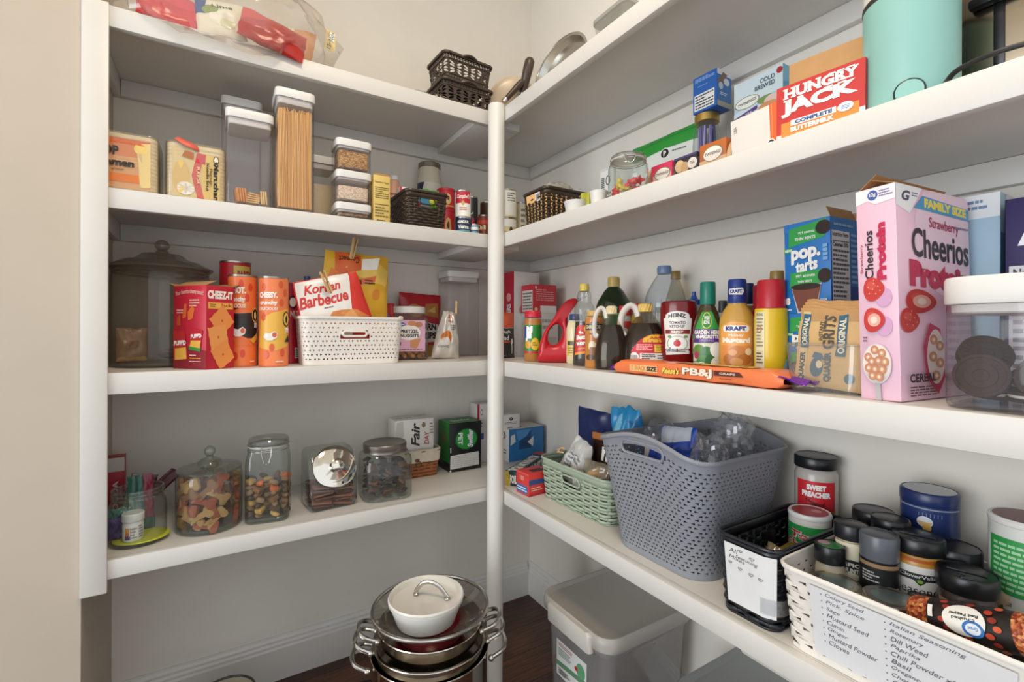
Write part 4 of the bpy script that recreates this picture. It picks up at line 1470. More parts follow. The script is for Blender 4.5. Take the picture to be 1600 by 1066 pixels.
bag('corn_chip_bag', 'red corn chip bag standing behind the pretzel jar', .16, .228, .04, 'b8242c', (at_y(1.62, 657).x, 1.635, Z), .05, -.05, .04,
    [('e', .35, .72, .2, .1, 'c98a45'), ('p', [(.5, .66), (.95, .62), (.9, .86), (.6, .84)], 'b87a3c'), ('p', [(.62, .72), (.85, .7), (.82, .8)], 'd9b062'), ('p', [(.2, .2), (.95, .24), (.9, .52), (.3, .56)], 'e9e4dc'), ('t', 'CORN', .35, .42, .86, .53, '231f20', {'bold': .06}), ('t', 'CHIPS', .35, .28, .88, .39, '231f20', {'bold': .06}), ('p', [(.1, .0), (.9, .0), (.9, .18), (.1, .2)], 'b98a4a')], 'chip bag', seed=51, crumple=.007)
SIL = M('d6d0c8', .3, .25, name='silvery_film')
bag('nut_bag', 'small white foil bag of peanuts gathered at the top with a clothespin', .098, .16, .05, SIL, (at_y(1.475, 697).x, 1.48, Z), -.06, -.04, .10,
    [('e', .36, .44, .24, .14, 'c9772f'), ('e', .33, .35, .2, .09, 'dcd7d0'), ('t', '50', .35, .84, .62, .92, 'b8323a', {'bold': .04, 'shear': .2}), ('l', 2, .35, .76, .68, .8, 'b8323a'), ('l', 3, .5, .6, .85, .72, '8a8a90'), ('l', 2, .1, .22, .55, .28, '8a8580')], 'nut bag', seed=55, crumple=.007, topn=.42)
clothespin(tuple(at_y(1.474, 713, 491)), (0, .06, .9), 'wooden clothespin holding the small white foil bag shut', .62)
xm, w, h = fit_y(703, 752, 424, 1.565, Z)
t = pop_box('food_keeper', 'empty tall clear keeper with white lid near the post', w * 1.0, .10, h, (xm - .004, 1.618, Z))
# bread pouch crossing behind the post
bag('bread_mix_pouch', 'dark grey bread pouch with orange top behind the post', .105, .158, .03, '3a3535', (at_y(1.415, 785).x, 1.42, Z), .0, -.05, 0,
    [('r', 0, .67, 1, 1, 'e0623f'), ('r', 0, .655, 1, .67, 'c9c4bc'), ('t', 'Sourdough', .1, .52, .78, .62, 'eee9e0', {'bold': .02}), ('t', 'Bread', .2, .40, .70, .50, 'eee9e0', {'bold': .02}), ('r', .1, .345, .76, .375, 'd9503a'), ('e', .84, .36, .05, .06, 'ddd8d0'), ('r', .835, .1, .86, .32, 'ddd8d0'), ('l', 1, .36, .05, .6, .08, '8a8580')], 'pouch', seed=58, crumple=.003, p=5)

# ================================================================== second shelf, right wall
Z = Z2 + .0004
QR = math.radians(-90)          # a front turned towards the room from the right wall
def in_x(u0, u1, vt, xf, D, z=None):
    """box front in the plane xf: location of its base centre, width, height"""
    y, w, h = fit_x(u0, u1, vt, xf, Z if z is None else z)
    return (xf + D / 2, y, Z if z is None else z), w, h


zz = Z
for k, vt in enumerate((343, 299)):
    x, y, r, h = fit_c(775, 808, vt, 'x', .845, zz)
    tin_can('food_can', ('lower', 'upper')[k] + ' cream can of the pair stacked just right of the post', r, h, 'd8c49a', (x, y, zz), face_cam(x, y),
            [('r', .45, .02, 1, .98, 'eae6dc'), ('l', 4, .55, .55, .95, .92, '77706a'), ('p', [(.0, .2), (.3, .1), (.44, .6), (.1, .7)], 'c9a765')] if k else [('r', .0, .6, 1, .98, 'ece8e0'), ('e', .7, .45, .07, .14, '4a4a40'), ('p', [(.3, 0), (.5, 0), (.6, .3), (.4, .4)], 'c9a765')], group='stacked cream cans')
    zz += h + .0004
x, y, r, h = fit_c(800, 826, 318, 'x', .935, Z)
tin_can('food_can', 'single olive and cream can behind the stacked pair', r * .8, h, 'cfc7a8', (x, y, Z), face_cam(x, y), [('r', .5, 0, 1, 1, 'e5e0d2'), ('l', 6, .55, .1, .95, .9, '7d786c')])

# brown basket
yb = at_x(.785, 851).y
yf = at_x(.785, 814).y
wy = yf - yb
dx = .165
hB = at_x(.785, 851, 291).z - Z
tb, wB = woven_basket('brown_basket', 'dark brown woven plastic basket with an orange price sticker, right of the post', wy * .9, dx * .92, wy, dx, hB, .018, (.788 + dx / 2, (yb + yf) / 2, Z), QR, BROWN, [], nc=30, nr=9, amp=.0018, gap=.22, stakes=M('c9a36a', .6), group='dark brown woven baskets')
q = MB()
q.art(on_wall(wB, wB.mid('f') - .004, .80, .036, .0125), [('r', 0, 0, 1, 1, 'e8b878'), ('r', .66, 0, 1, 1, 'efece6')] + [('r', .7 + .035 * k, .15, .7 + .035 * k + .015, .85, '2a2a2a') for k in range(8)], lift=.002)
q.build('price_sticker', tb)
cr = film_blob((0, 0, 0), (.05, .045, .03), 3, .3, CLEAR('f3efe8', .35, 1.0, .15, 'e6e0d4', .1), 24, 14).build('cellophane', angle=15)
cr.location = (.875, (yb + yf) / 2 + .0, Z + hB + .006)
tag(cr, 'crinkled silvery cellophane packet heaped in the basket with the price sticker', 'packet')
for k, (c, dyy, lb) in enumerate((('5a3a2a', -.03, 'small brown packet at the wall end of the price sticker basket'), ('e6e2da', .0, 'small white packet at the wall end of the price sticker basket'))):
    bag('small_packet', lb, .05, .05, .014, c, (.90 + .02 * k, (yb + yf) / 2 - .02 + dyy * .3, Z + hB - .042), QR, -.3, .3, (), 'packet', seed=60 + k)
o = carton('blue_note', 'small white and blue packet behind the near end of the price sticker basket', .05, .006, .05, 'dfe3ea', (1.02, yb - .03, Z), QR, front=[('p', [(.1, .2), (.9, .4), (.9, .8), (.3, .7)], '4a72a8')], cat='packet')

def cup(label, u0, u1, vt, xx, col=WHITEP, name='measuring_cup', hh=None):
    x, y, r, h = fit_c(u0, u1, vt, 'x', xx, Z)
    if hh: h = hh
    t = thing(name, label, 'cup', (x, y, Z), 0, 'small white cups')
    MB().lathe([(r * .72, 0), (r * .76, .002), (r, h - .001), (r * 1.02, h), (r * .96, h), (r * .72, .004), (0, .004)], col, 32).build('bowl', t)
    return t
cup('larger white plastic cup at the shelf edge beside the brown basket', 881, 918, 316, .806)
cup('smaller white plastic cup at the shelf edge beside the clip-top jar', 921, 950, 300, .806)
x, y, r, h = fit_c(910, 927, 303, 'x', .83, Z)
t = thing('cookie_cutter', 'small olive green plastic cutter between the two white cups', 'cutter', (x, y, Z), .4)
m_ = MB()
m_.tube([(r * (1 + .35 * math.cos(5 * a)) * math.cos(a), r * (1 + .35 * math.cos(5 * a)) * math.sin(a), h / 2) for a in [2 * PI * k / 40 for k in range(40)]], h / 2, 'a9a83c', 8, closed=True, flat=.12)
m_.build('ring', t)
loc, w, h = in_x(934, 956, 262, .985, .02)
carton('seasoning_card', 'upright white card with a printed barcode behind the clip-top jar', w, .012, h, 'e9e6e0', loc, QR, rough=.6, front=[('r', .1, .35, .9, .95, 'f4f2ee')] + [('r', .15, .5 + .03 * k, .4, .515 + .03 * k, '33302c') for k in range(12)] + [('ring', .65, .78, .15, .08, .2, '33302c'), ('l', 3, .5, .4, .85, .6, '55504a')], cat='card')

# clip-top jar of red sweets
def clip_jar(name, label, x, y, z, r, h, rz, lidr=.80, sq=None, group='clip-top jars'):
    t = thing(name, label, 'jar', (x, y, z), rz, group)
    b = MB()
    lev = [(.94, 0), (.985, .004), (1, .012), (1, h * .70), (.97, h * .76), (lidr, h * .83), (lidr, h * .87)]
    sh = sq or oval(2 * r, 2 * r, 44)
    b.prof(sh, lev, GLASS, cap1=False)
    b.prof(sh, [(.9, .006), (.93, .010), (.9, .012)], CLEAR('e6ece8', .1, .8, .05, 'd5d9d4'))
    b.build('glass_body', t)
    rr = r * lidr
    MB().tube([(rr * 1.0 * math.cos(2 * PI * k / 40), rr * math.sin(2 * PI * k / 40), h * .885) for k in range(40)], .0032, M('d9d6cc', .5), 8, closed=True).build('seal_ring', t)
    l = MB()
    l.lathe([(rr * .98, h * .90), (rr * 1.05, h * .91), (rr * 1.05, h * .955), (rr * .98, h * .975), (rr * .6, h * .99), (0, h)], CLEAR('e3e6e0', .12, .95, .03, 'cfd2cc', .06), 40)
    l.build('lid', t)
    w = MB()
    for zc in (.90, .84):
        w.tube([(rr * 1.08 * math.cos(2 * PI * k / 40), rr * 1.08 * math.sin(2 * PI * k / 40), h * zc) for k in range(40)], .0011, STEEL, 6, closed=True)
    for sx in (-1, 1):
        w.tube([(sx * .011, -rr * 1.07, h * .905), (sx * .012, -rr * 1.16, h * .88), (sx * .011, -rr * 1.16, h * .80), (sx * .006, -rr * 1.2, h * .72)], .0012, STEEL, 6)
    w.tube([(.006, -rr * 1.2, h * .72), (.0, -rr * 1.2, h * .705), (-.006, -rr * 1.2, h * .72)], .0012, STEEL, 6)
    w.tube([(-.011, -rr * 1.16, h * .865), (.011, -rr * 1.16, h * .865)], .0013, STEEL, 6)
    w.build('wire_clip', t)
    return t
x, y, r, h = fit_c(950, 1013, 243, 'x', .832, Z)
clip_jar('clip_jar', 'round clip-top glass jar of red gummy stars on the second side shelf', x, y, Z, r, h, face_cam(x, y) + .1, .82)
st = []
for k in range(10):
    a = 2 * PI * k / 10
    q = .016 if k % 2 == 0 else .0072
    st.append((q * math.cos(a), q * math.sin(a)))
rnd = random.Random(5)
s0 = {}
for k in range(11):
    c, lb = (('d8262c', 'red star gummy in the clip-top jar'), ('d8262c', 'red star gummy in the clip-top jar'), ('d8262c', 'red star gummy in the clip-top jar'), ('e2812c', 'orange star gummy in the clip-top jar'), ('d9c23a', 'yellow star gummy in the clip-top jar'))[k % 5]
    if c not in s0:
        m_ = MB(); m_.prof(st, [(.8, 0), (1, .003), (1, .006), (.8, .009)], M(c, .35)); s0[c] = o = m_.build('star_gummy')
    else:
        o = s0[c].copy(); COL.objects.link(o)
    a = k * 2.4
    rr = r * (.25 if k % 4 == 0 else .56)
    o.location = (x + rr * math.cos(a), y + rr * math.sin(a), Z + .014 + .0098 * (k // 3) + (k % 3) * .002)
    o.rotation_euler = (rnd.uniform(-.5, .5) + (1.2 if k % 3 == 0 else 0), rnd.uniform(-.5, .5), rnd.uniform(0, 6))
    tag(o, lb, 'gummy', 'star gummies in the jar')

# clear caddy with rounded wooden ends, tea boxes inside
xa = .885
yl, yr = at_x(xa, 1012).y, at_x(xa, 1133).y
BAM = M('c8a57c', .5, noise_amt=.08, scale=12, name='bamboo')
dcd = .09
t = thing('tea_caddy', 'clear tea caddy with rounded wooden ends on the second side shelf', 'organizer', (xa + dcd / 2, (yl + yr) / 2, Z), QR)
Lc = yl - yr
hc = at_x(xa, 1030, 252).z - Z
b = MB()
b.grid(lambda u, v: (Lc * (u - .5), -dcd / 2 + .001 + .004 * v, .004 + hc * .74 * v), 1, 1, POP)
b.grid(lambda u, v: (Lc * (u - .5), dcd / 2 - .001, .004 + hc * .74 * v), 1, 1, POP)
b.box(-Lc / 2, Lc / 2, -dcd / 2, dcd / 2, 0, .003, POP)
b.build('clear_tray', t)
arch = [(-dcd / 2, 0), (dcd / 2, 0), (dcd / 2, hc * .45)] + [(dcd / 2 * math.cos(PI * k / 14), hc * .45 + hc * .6 * math.sin(PI * k / 14)) for k in range(1, 14)] + [(-dcd / 2, hc * .45)]
for sx in (-1, 1):
    e = MB()
    x_ = sx * (Lc / 2 + .006)
    e.loft([[(x_ - .005, p[0], p[1]) for p in arch], [(x_ + .005, p[0], p[1]) for p in arch]], BAM)
    e.build('wooden_end', t, angle=40)
def tea(label, fr, wfr, col, art, hk):
    y_ = yl - Lc * fr - Lc * wfr / 2
    return carton('tea_box', label, Lc * wfr * .94, .066, hk, col, (xa + .008 + .033, y_, Z + .0035), QR, front=squeeze(art, .36, 1.0), group='tea boxes in the caddy')
tea('pink tea box with a white oval at the left inside the caddy', .0, .32, 'c9345a', [('r', .1, .0, .95, .55, 'e0b9a0'), ('e', .55, .55, .38, .27, 'efe9de'), ('ring', .55, .55, .38, .27, .1, '8a7a5a'), ('t', 'TWININGS', .25, .5, .85, .62, '4a4438', {'bold': .02})], hc * .92)
tea('dark tea box with round biscuits printed on it in the middle of the caddy', .33, .32, '2e2a33', [('e', .25, .62, .2, .26, 'd9b98a'), ('e', .48, .52, .17, .22, 'c9a270'), ('e', .8, .6, .2, .22, 'e6e1d6'), ('t', 'TEA', .7, .55, .9, .68, '3a3650'), ('r', .0, .9, 1, 1, '4a3f6a')], hc * .90)
tea('orange tea box with a white oval at the right inside the caddy', .66, .33, 'b8662f', [('r', .0, .0, 1, .4, 'd9b285'), ('e', .5, .58, .38, .28, 'efe9de'), ('ring', .5, .58, .38, .28, .1, '8a7a5a'), ('t', 'TWININGS', .2, .53, .8, .65, '4a4438', {'bold': .02})], hc * .98)

# pouch, straws, boxes behind the caddy
loc, w, h = in_x(987, 1092, 214, 1.04, .03)
bag('green_pouch', 'green and white pouch with a round black badge behind the tea caddy', w, h + .004, .03, 'e9ece6', (1.05, loc[1], Z), QR, .03, .0,
    [('p', [(0, .80), (1, .82), (1, 1), (0, 1)], '2f9a3c'), ('p', [(0, .93), (1, .945), (1, .951), (0, .937)], '1f6f2a'), ('e', .56, .76, .065, .06, 'f5f5f2'), ('e', .56, .76, .055, .05, '1c1c1c'), ('t', 'P', .54, .73, .58, .79, 'f5f5f2', {'bold': .05}), ('l', 1, .66, .75, .85, .775, '55605a')], 'pouch', seed=63, crumple=.005, p=6)
x, y, r, h = fit_c(1082, 1127, 181, 'x', 1.03, Z)
jx, jy, jr, jh = x, y, r, h
t = glass_jar('mason_jar', 'glass mason jar of purple straws with a gold screw lid under the blue box', [(r * .9, 0), (r * .98, .005), (r, .015), (r, h * .68), (r * .93, h * .78), (r * .80, h * .87), (r * .80, h - .016)], (x, y, Z), 0, 40)
MB().lathe([(r * .83, h - .02), (r * .87, h - .019), (r * .87, h - .001), (r * .8, h), (0, h)], GOLD, 40).build('screw_lid', t)
st_ = MB()
rnd = random.Random(8)
for k in range(34):
    a = rnd.uniform(0, 2 * PI); q = r * .72 * math.sqrt(rnd.random()); q2 = r * .6
    b_ = a + rnd.uniform(-.5, .5)
    st_.tube([(q * math.cos(a), q * math.sin(a), .008), (q2 * .9 * math.cos(b_), q2 * .9 * math.sin(b_), h - .03)], .0028, ('6b5ba0', '8578bd', 'a79fce', '574a8a')[k % 4], 6)
o = st_.build('paper_straws', loc=(x, y, Z))
tag(o, 'bundle of purple straws packed in the mason jar', 'straws'); o['kind'] = 'stuff'
zb_ = Z + jh + .0006
ne = at_x(1.0, 1119)
WL = at_x(1.0, 1082).y - ne.y
hb_ = at_x(1.0, 1119, 106).z - zb_
dW = .055
carton('sweetener_box', 'blue and white box with printed facts standing on the mason jar lid', WL, dW, hb_, '2a63b5', (1.0 + dW / 2, ne.y + WL / 2, zb_), QR,
       front=[('r', .0, .0, 1, 1, '2d66b8'), ('l', 3, .08, .84, .9, .95, '9fc0ea'), ('l', 1, .2, .7, .7, .73, '9fc0ea'), ('r', .06, .06, .90, .50, 'f0f0ee'), ('l', 5, .1, .08, .86, .48, '4a4a50')],
       right=[('r', 0, 0, 1, 1, '3a78bf'), ('r', 0, .85, 1, 1, 'e9eaec'), ('p', [(0, .6), (.4, .95), (.7, .9), (.35, .62)], '8a6a58'), ('e', .65, .7, .2, .1, 'dfe6ee'), ('e', .25, .55, .15, .1, 'c9d6e6'), ('l', 2, .2, .3, .8, .4, 'dfe6f2'), ('r', 0, 0, 1, .14, 'b8b4a0')])
x1_ = 1.0
ne = at_x(x1_, 1222)
WL = at_x(x1_, 1146).y - ne.y
hT = at_x(x1_, 1222, 99).z - Z
carton('iced_tea_box', 'pale blue cold brew tea box behind the white and orange box', WL, .09, hT, 'bcd8e6', (x1_ + .045, ne.y + WL / 2, Z), QR,
       front=squeeze([('r', 0, .62, 1, 1, 'd3e3ea'), ('p', [(0, .5), (.5, .62), (1, .55), (1, .3), (0, .3)], 'cfe2ea'), ('e', .28, .63, .27, .1, '8a927a'), ('e', .28, .63, .245, .088, 'eef1ec'), ('t', 'TWININGS', .08, .605, .48, .655, '3f4636', {'bold': .02, 'sl': .03}), ('t', 'COLD', .55, .84, .85, .91, '3c4a52', {'bold': .02}), ('t', 'BREWED', .45, .745, .85, .815, '3c4a52', {'bold': .02}), ('e', .94, .92, .06, .05, 'b03038'),
              ('e', .68, .56, .18, .06, '7d9a5a'), ('e', .8, .52, .16, .08, 'e6c9bf'), ('e', .72, .44, .2, .07, 'd99a6a'), ('p', [(0, .42), (.5, .52), (.5, .46), (0, .36)], '5b3a86'), ('t', 'ICED TEA', .05, .395, .4, .435, 'e9e2f2', {'sl': .06})], .46, 1.0), right=[('r', 0, 0, 1, 1, '5fb0d9'), ('p', [(0, .85), (1, .95), (1, 1), (0, 1)], '86c6e6')])
loc, w, h = in_x(1126, 1213, 163, .815, .05)
carton('pasta_box', 'white box with an orange stripe leaning behind the right wooden end of the caddy', w, .05, h, 'dcd9d5', (.875, loc[1], Z), QR, front=[('r', .72, 0, .97, 1, 'dc6a36'), ('r', .75, 0, .77, 1, 'e8875a'), ('e', .73, .30, .075, .085, 'f3f1ee'), ('e', .73, .30, .06, .068, '2a2a2a'), ('t', 'P', .705, .265, .755, .335, 'f3f1ee', {'bold': .05}), ('t', 'USA', .06, .74, .12, .86, '8a8a88', {'rot': 90})], right=[('r', 0, 0, 1, 1, 'e6e3de')], roll=math.radians(-2.5))
# pancake mix
loc, w, h = in_x(1212, 1343, 115, .795, .05)
HJ = [('r', 0, 0, 1, 1, 'f0ece6'), ('r', 0, .34, 1, 1, 'c22f2b'), ('r', .06, .0, .94, .36, 'e58a35'), ('r', 0, .17, .06, .34, 'c22f2b'), ('r', .94, .25, 1, .34, 'c22f2b'),
      ('t', 'HUNGRY', .10, .76, .94, .93, 'f8f4ee', {'bold': .05}), ('t', 'JACK', .06, .45, .93, .73, 'f8f4ee', {'bold': .06}), ('r', .18, .28, .70, .375, 'f4f2ee'), ('t', 'COMPLETE', .23, .295, .66, .36, '2a4f8a', {'bold': .06}), ('t', 'BUTTERMILK', .18, .175, .68, .255, 'f8f4ee', {'bold': .06}), ('t', 'PANCAKE & WAFFLE MIX', .25, .11, .62, .145, 'f3cfa0'),
      ('e', .80, .325, .085, .075, 'eef0f4'), ('l', 3, .755, .29, .845, .36, '4a7ab0')]
# slab serifs on the big lettering: a short bar across the foot and the head of every straight stem
def serifs(word, x0, x1, y0, y1, bold, col, th=.022, ext=.012):
    vs, _ = text_tris(word, bold)
    out = []
    for lo in (True, False):
        cnt = {}
        for a, b in vs:
            if (b < .12) if lo else (b > .88):
                cnt.setdefault(round(b, 2), set()).add(round(a, 4))
        if not cnt:
            continue
        xs = sorted(max(cnt.values(), key=len))
        for i in range(0, len(xs) - 1, 2):
            if xs[i + 1] - xs[i] > .12:
                continue
            a, b = x0 + (x1 - x0) * xs[i] - ext, x0 + (x1 - x0) * xs[i + 1] + ext
            out.append(('r', a, y0 if lo else y1 - th, b, y0 + th if lo else y1, col))
    return out
HJ += serifs('HUNGRY', .10, .94, .76, .93, .05, 'f8f4ee') + serifs('JACK', .06, .93, .45, .73, .06, 'f8f4ee', .026, .012)
carton('pancake_mix_box', 'red and orange pancake mix box with its top flap up', w, .045, h, 'd8d2c8', loc, QR + math.radians(7), front=HJ, right=[('r', 0, 0, 1, 1, 'c22f2c')], flap=[('b', -.02, .055)])

# mint canister (ice cream maker) and toaster
x, y, r, h = fit_c(1344, 1499, 8, 'x', .855, Z)
MINT = M('8fc0b9', .35, name='mint_enamel')
t = thing('ice_cream_maker', 'mint green cylindrical ice cream maker with a dark rim', 'appliance', (x, y, Z), face_cam(x, y))
MB().lathe([(r * .985, 0), (r, .003), (r, h)], MINT, 64, cap1=True).build('body', t)
MB().lathe([(r * 1.005, h), (r * 1.012, h + .002), (r * 1.012, h + .007), (r * .98, h + .009)], M('4a443e', .3, .5), 64).build('rim', t)
MB().lathe([(r * .985, h + .009), (r * .985, h + .075), (r * .9, h + .085), (r * .3, h + .09), (0, h + .09)], M('e2e4e1', .3), 64, cap0=False).build('lid', t)
k_ = MB()
k_.tube([(.0165 * math.cos(2 * PI * k / 36), -r - .002 - (.0165 * math.cos(2 * PI * k / 36)) ** 2 * -4.5, .020 + .0165 * math.sin(2 * PI * k / 36)) for k in range(36)], .0013, M('23302f', .3), 8, closed=True)
k_.lathe([(.0155, 0), (.0155, .004), (0, .0045)], MINT, 32, X=Matrix.Translation((0, -r + .001, .020)) @ Matrix.Rotation(math.radians(90), 4, 'X'))
k_.build('dial', t)
yt = at_x(.85, 1568).y
yt2 = at_x(.85, 1489).y
t = thing('toaster', 'brushed steel toaster with a black lever slot at the right edge of the frame', 'toaster', (.94 + .0925, at_x(.94, 1560).y, Z), QR)
W_ = .125
b = MB()
TST = M('a89881', .2, 1.0, name='warm_brushed_steel')
b.prof(rrect(W_, .185, .03, 6), [(.98, .02), (1, .026), (1, .175), (.97, .196), (.9, .204)], TST)
b.build('body', t)
b = MB()
b.prof(rrect(W_ * .94, .17, .026, 5), [(1, 0), (1, .0195)], BLACKP)
b.build('base', t)
sl = MB()
sl.box(-.006, .006, -.0943, -.0915, .062, .178, BLACKP, .001)
sl.build('lever_slot', t)
sl = MB()
sl.box(-.03, .03, -.110, -.0935, .158, .172, BLACKP, .004)
sl.build('lever', t)
for sx in (-1, 1):
    g = MB()
    g.box(sx * .026 - .011, sx * .026 + .011, -.065, .065, .2045, .206, BLACKP)
    g.build('bread_slot', t)
dl = MB()
dl.lathe([(.018, 0), (.018, .008), (.015, .012), (0, .012)], M('6a5844', .3, .8), 28, X=Matrix.Translation((.03, -.0927, .052)) @ Matrix.Rotation(math.radians(90), 4, 'X'))
dl.build('dial', t)
cd = MB()
yc0 = at_x(.80, 1466).y
path = [(.805, yc0, Z + .006), (.812, yc0 - .004, Z + .02), (.806, yc0 - .02, Z + .029), (.80, yc0 - .06, Z + .030), (.80, yc0 - .12, Z + .022), (.81, yc0 - .16, Z + .012), (.83, yc0 - .12, Z + .006), (.83, yc0 - .06, Z + .006), (.815, yc0 - .015, Z + .006)]
def smooth(P, n=6, closed=False):
    P = [Vector(p) for p in P]
    out, k = [], len(P)
    for i in range(k if closed else k - 1):
        p0, p1, p2, p3 = P[(i - 1) % k if closed else max(i - 1, 0)], P[i], P[(i + 1) % k], P[(i + 2) % k if closed else min(i + 2, k - 1)]
        for j in range(n):
            f = j / n
            out.append(.5 * ((2 * p1) + (p2 - p0) * f + (2 * p0 - 5 * p1 + 4 * p2 - p3) * f * f + (3 * p1 - p0 - 3 * p2 + p3) * f ** 3))
    if not closed:
        out.append(P[-1])
    return out
cd.tube(smooth(path, 8, True), .0034, BLACKP, 8, closed=True)
o = cd.build('power_cord')
tag(o, 'black cord looped on the shelf in front of the steel toaster', 'cord')

# ================================================================== third shelf, right wall
Z = Z3 + .0004
def interp(levels, h):
    zs = [l[-1] / h for l in levels]
    rs = [l[0] for l in levels]
    def f(z):
        if z <= zs[0]: return rs[0]
        for i in range(len(zs) - 1):
            if z <= zs[i + 1]:
                k = (z - zs[i]) / max(1e-6, zs[i + 1] - zs[i])
                return rs[i] + (rs[i + 1] - rs[i]) * k
        return rs[-1]
    return f


def bottle(name, label, u0, u1, vt, ax, co, lev, mat, capf, capr, capmat, art=None, artz=(.15, .6), span=1.9, flat=.62, group=None, cat='bottle', turn=0.0, ribs=0, liquid=None, capname='cap', lab=None, sq=False, z=None, rz=None, artmat=.3, n=40, labname='label'):
    """upright bottle: lev = [(relative radius, relative height)] up to the neck; cap over the last capf of the height"""
    x, y, r, h = fit_c(u0, u1, vt, ax, co, Z if z is None else z)
    z = Z if z is None else z
    t = thing(name, label, cat, (x, y, z), (face_cam(x, y) if rz is None else rz) + turn, group)
    sh = rrect(2 * r, 2 * r * flat, r * .45, 7) if sq else oval(2 * r, 2 * r * flat, n)
    L = [(a, b * h) for a, b in lev]
    hc = h * (1 - capf)
    b = MB()
    def lvl(f, z):
        # shoulders become round in plan near the neck
        k = max(0.0, min(1.0, (z / h - .62) / .25))
        return (f, f * (1 + (1 / flat - 1) * (k if f < .62 else 0)), z)
    b.prof(sh, [lvl(f, z_) for f, z_ in L], M(mat, .18) if isinstance(mat, str) else mat, cap1=True)
    b.build('body', t)
    if liquid:
        q = MB()
        lm, top = liquid
        q.prof(sh, [lvl(f * .965, max(z_, .002)) for f, z_ in L if z_ <= h * top] + [lvl(interp(L, h)(top) * .965, h * top)], M(lm, .2) if isinstance(lm, str) else lm)
        o = q.build('liquid', t)
    if art:
        f = interp(L, h)
        s = F_cyl(lambda v: r * f(artz[0] + (artz[1] - artz[0]) * v), h * artz[0], h * artz[1], span, 0, 1, flat)
        if sq:
            s = F_front(2 * r * .80, 2 * r * flat, h * (artz[1] - artz[0]), h * artz[0])
        q = MB()
        q.art(s, art, lift=.0006, rough=artmat)
        q.build(labname, t)
    c = MB()
    cr = r * capr
    c.lathe([(cr * .97, hc - .001), (cr, hc), (cr * .98, h - .003), (cr * .9, h), (0, h)], M(capmat, .35) if isinstance(capmat, str) else capmat, 28)
    if ribs:
        for k in range(ribs):
            a = 2 * PI * k / ribs
            c.box(cr * .985, cr * 1.03, -.0006, .0006, hc + .001, h - .004, M(capmat, .35) if isinstance(capmat, str) else capmat, X=Matrix.Rotation(a, 4, 'Z'))
    c.build(capname, t)
    stand(t, r * (1 + flat) / 2, 0, h, 'bottles')
    return t, x, y, r, h


# the far corner: boxes
def corner_box(name, label, ul, um, ur, vt, yp, col, front, left, zb=None, D=None, **k):
    """-Y face between um and ur in the plane yp, -X face seen from ul to um"""
    zb = Z if zb is None else zb
    a, b = at_y(yp, um), at_y(yp, ur)
    d = D or .08
    r_ = ray(ul, HOR)
    d = D or max(.02, a.x * r_.y / r_.x - yp)
    h = at_y(yp, um, vt).z - zb
    return carton(name, label, b.x - a.x, d, h, col, ((a.x + b.x) / 2, yp + d / 2, zb), 0, front, left, **k)
corner_box('biscuit_box', 'tall white and red carton standing in the far corner behind the bread pouch', 787, 803, 842, 424, 1.52, 'e6e0da', [('e', .3, .55, .1, .05, 'd9a0a8'), ('e', .5, .45, .06, .03, 'c93a3a'), ('l', 1, .35, .62, .6, .65, '6a605a'), ('p', [(.55, .68), (.85, .68), (.8, .86), (.6, .86)], 'c9a860'), ('e', .35, .26, .07, .1, '5a5650'), ('r', .9, 0, 1, 1, 'cfc6bf')],
           [('r', 0, 0, 1, 1, 'c32238'), ('e', .5, .7, .22, .05, 'e9a0a0'), ('t', 'CRACKERS', .3, .25, .7, .62, 'f2ece6', {'rot': 90, 'bold': .04, 'ol': ('3a2a6a', .03)})])
o = corner_box('white_carton', 'plain white carton under the red printed carton near the far corner', 824, 832, 872, 489, 1.43, 'e3ded8', [('l', 2, .1, .6, .8, .9, 'b0a8a0'), ('r', .05, .3, .95, .45, 'c9c2ba')], [], D=.09)
h_ = at_y(1.43, 832, 489).z
corner_box('red_carton', 'red carton with printed panels on top of the plain white carton', 825, 833, 869, 444, 1.432, 'cf3440', [('l', 6, .12, .42, .88, .85, 'e89a9a'), ('t', '1', .08, .84, .14, .94, 'f2dcd8'), ('r', .3, .0, 1, .26, 'ece4de'), ('e', .12, .12, .07, .08, 'e6c9a0')], [('r', .1, .05, .95, .8, 'e0d8d0'), ('l', 6, .15, .1, .9, .75, '6a605a')], zb=h_ + .0006, D=.08)

t, *_ = bottle('peanut_butter_jar', 'plastic jar of peanut butter with red lid and green label', 819, 847, 486, 'x', .845, [(.93, 0), (1, .02), (1, .74), (.93, .80), (.93, .84)], 'b47a3c', .13, .95, 'c8243a',
              [('r', 0, 0, 1, 1, '2c8a3a'), ('r', 0, .45, .28, .95, '2456a0'), ('t', 'Jif', .10, .40, .48, .96, 'f5f3ee', {'bold': .08}), ('e', .6, .32, .2, .22, 'e9c43a'), ('l', 2, .48, .25, .72, .4, '3a3a20'), ('e', .25, .3, .16, .14, 'd99a3a'), ('r', 0, .0, 1, .06, 'c8243a')], (.16, .72), 2.3, flat=1, cat='jar', capname='lid', artmat=.35)

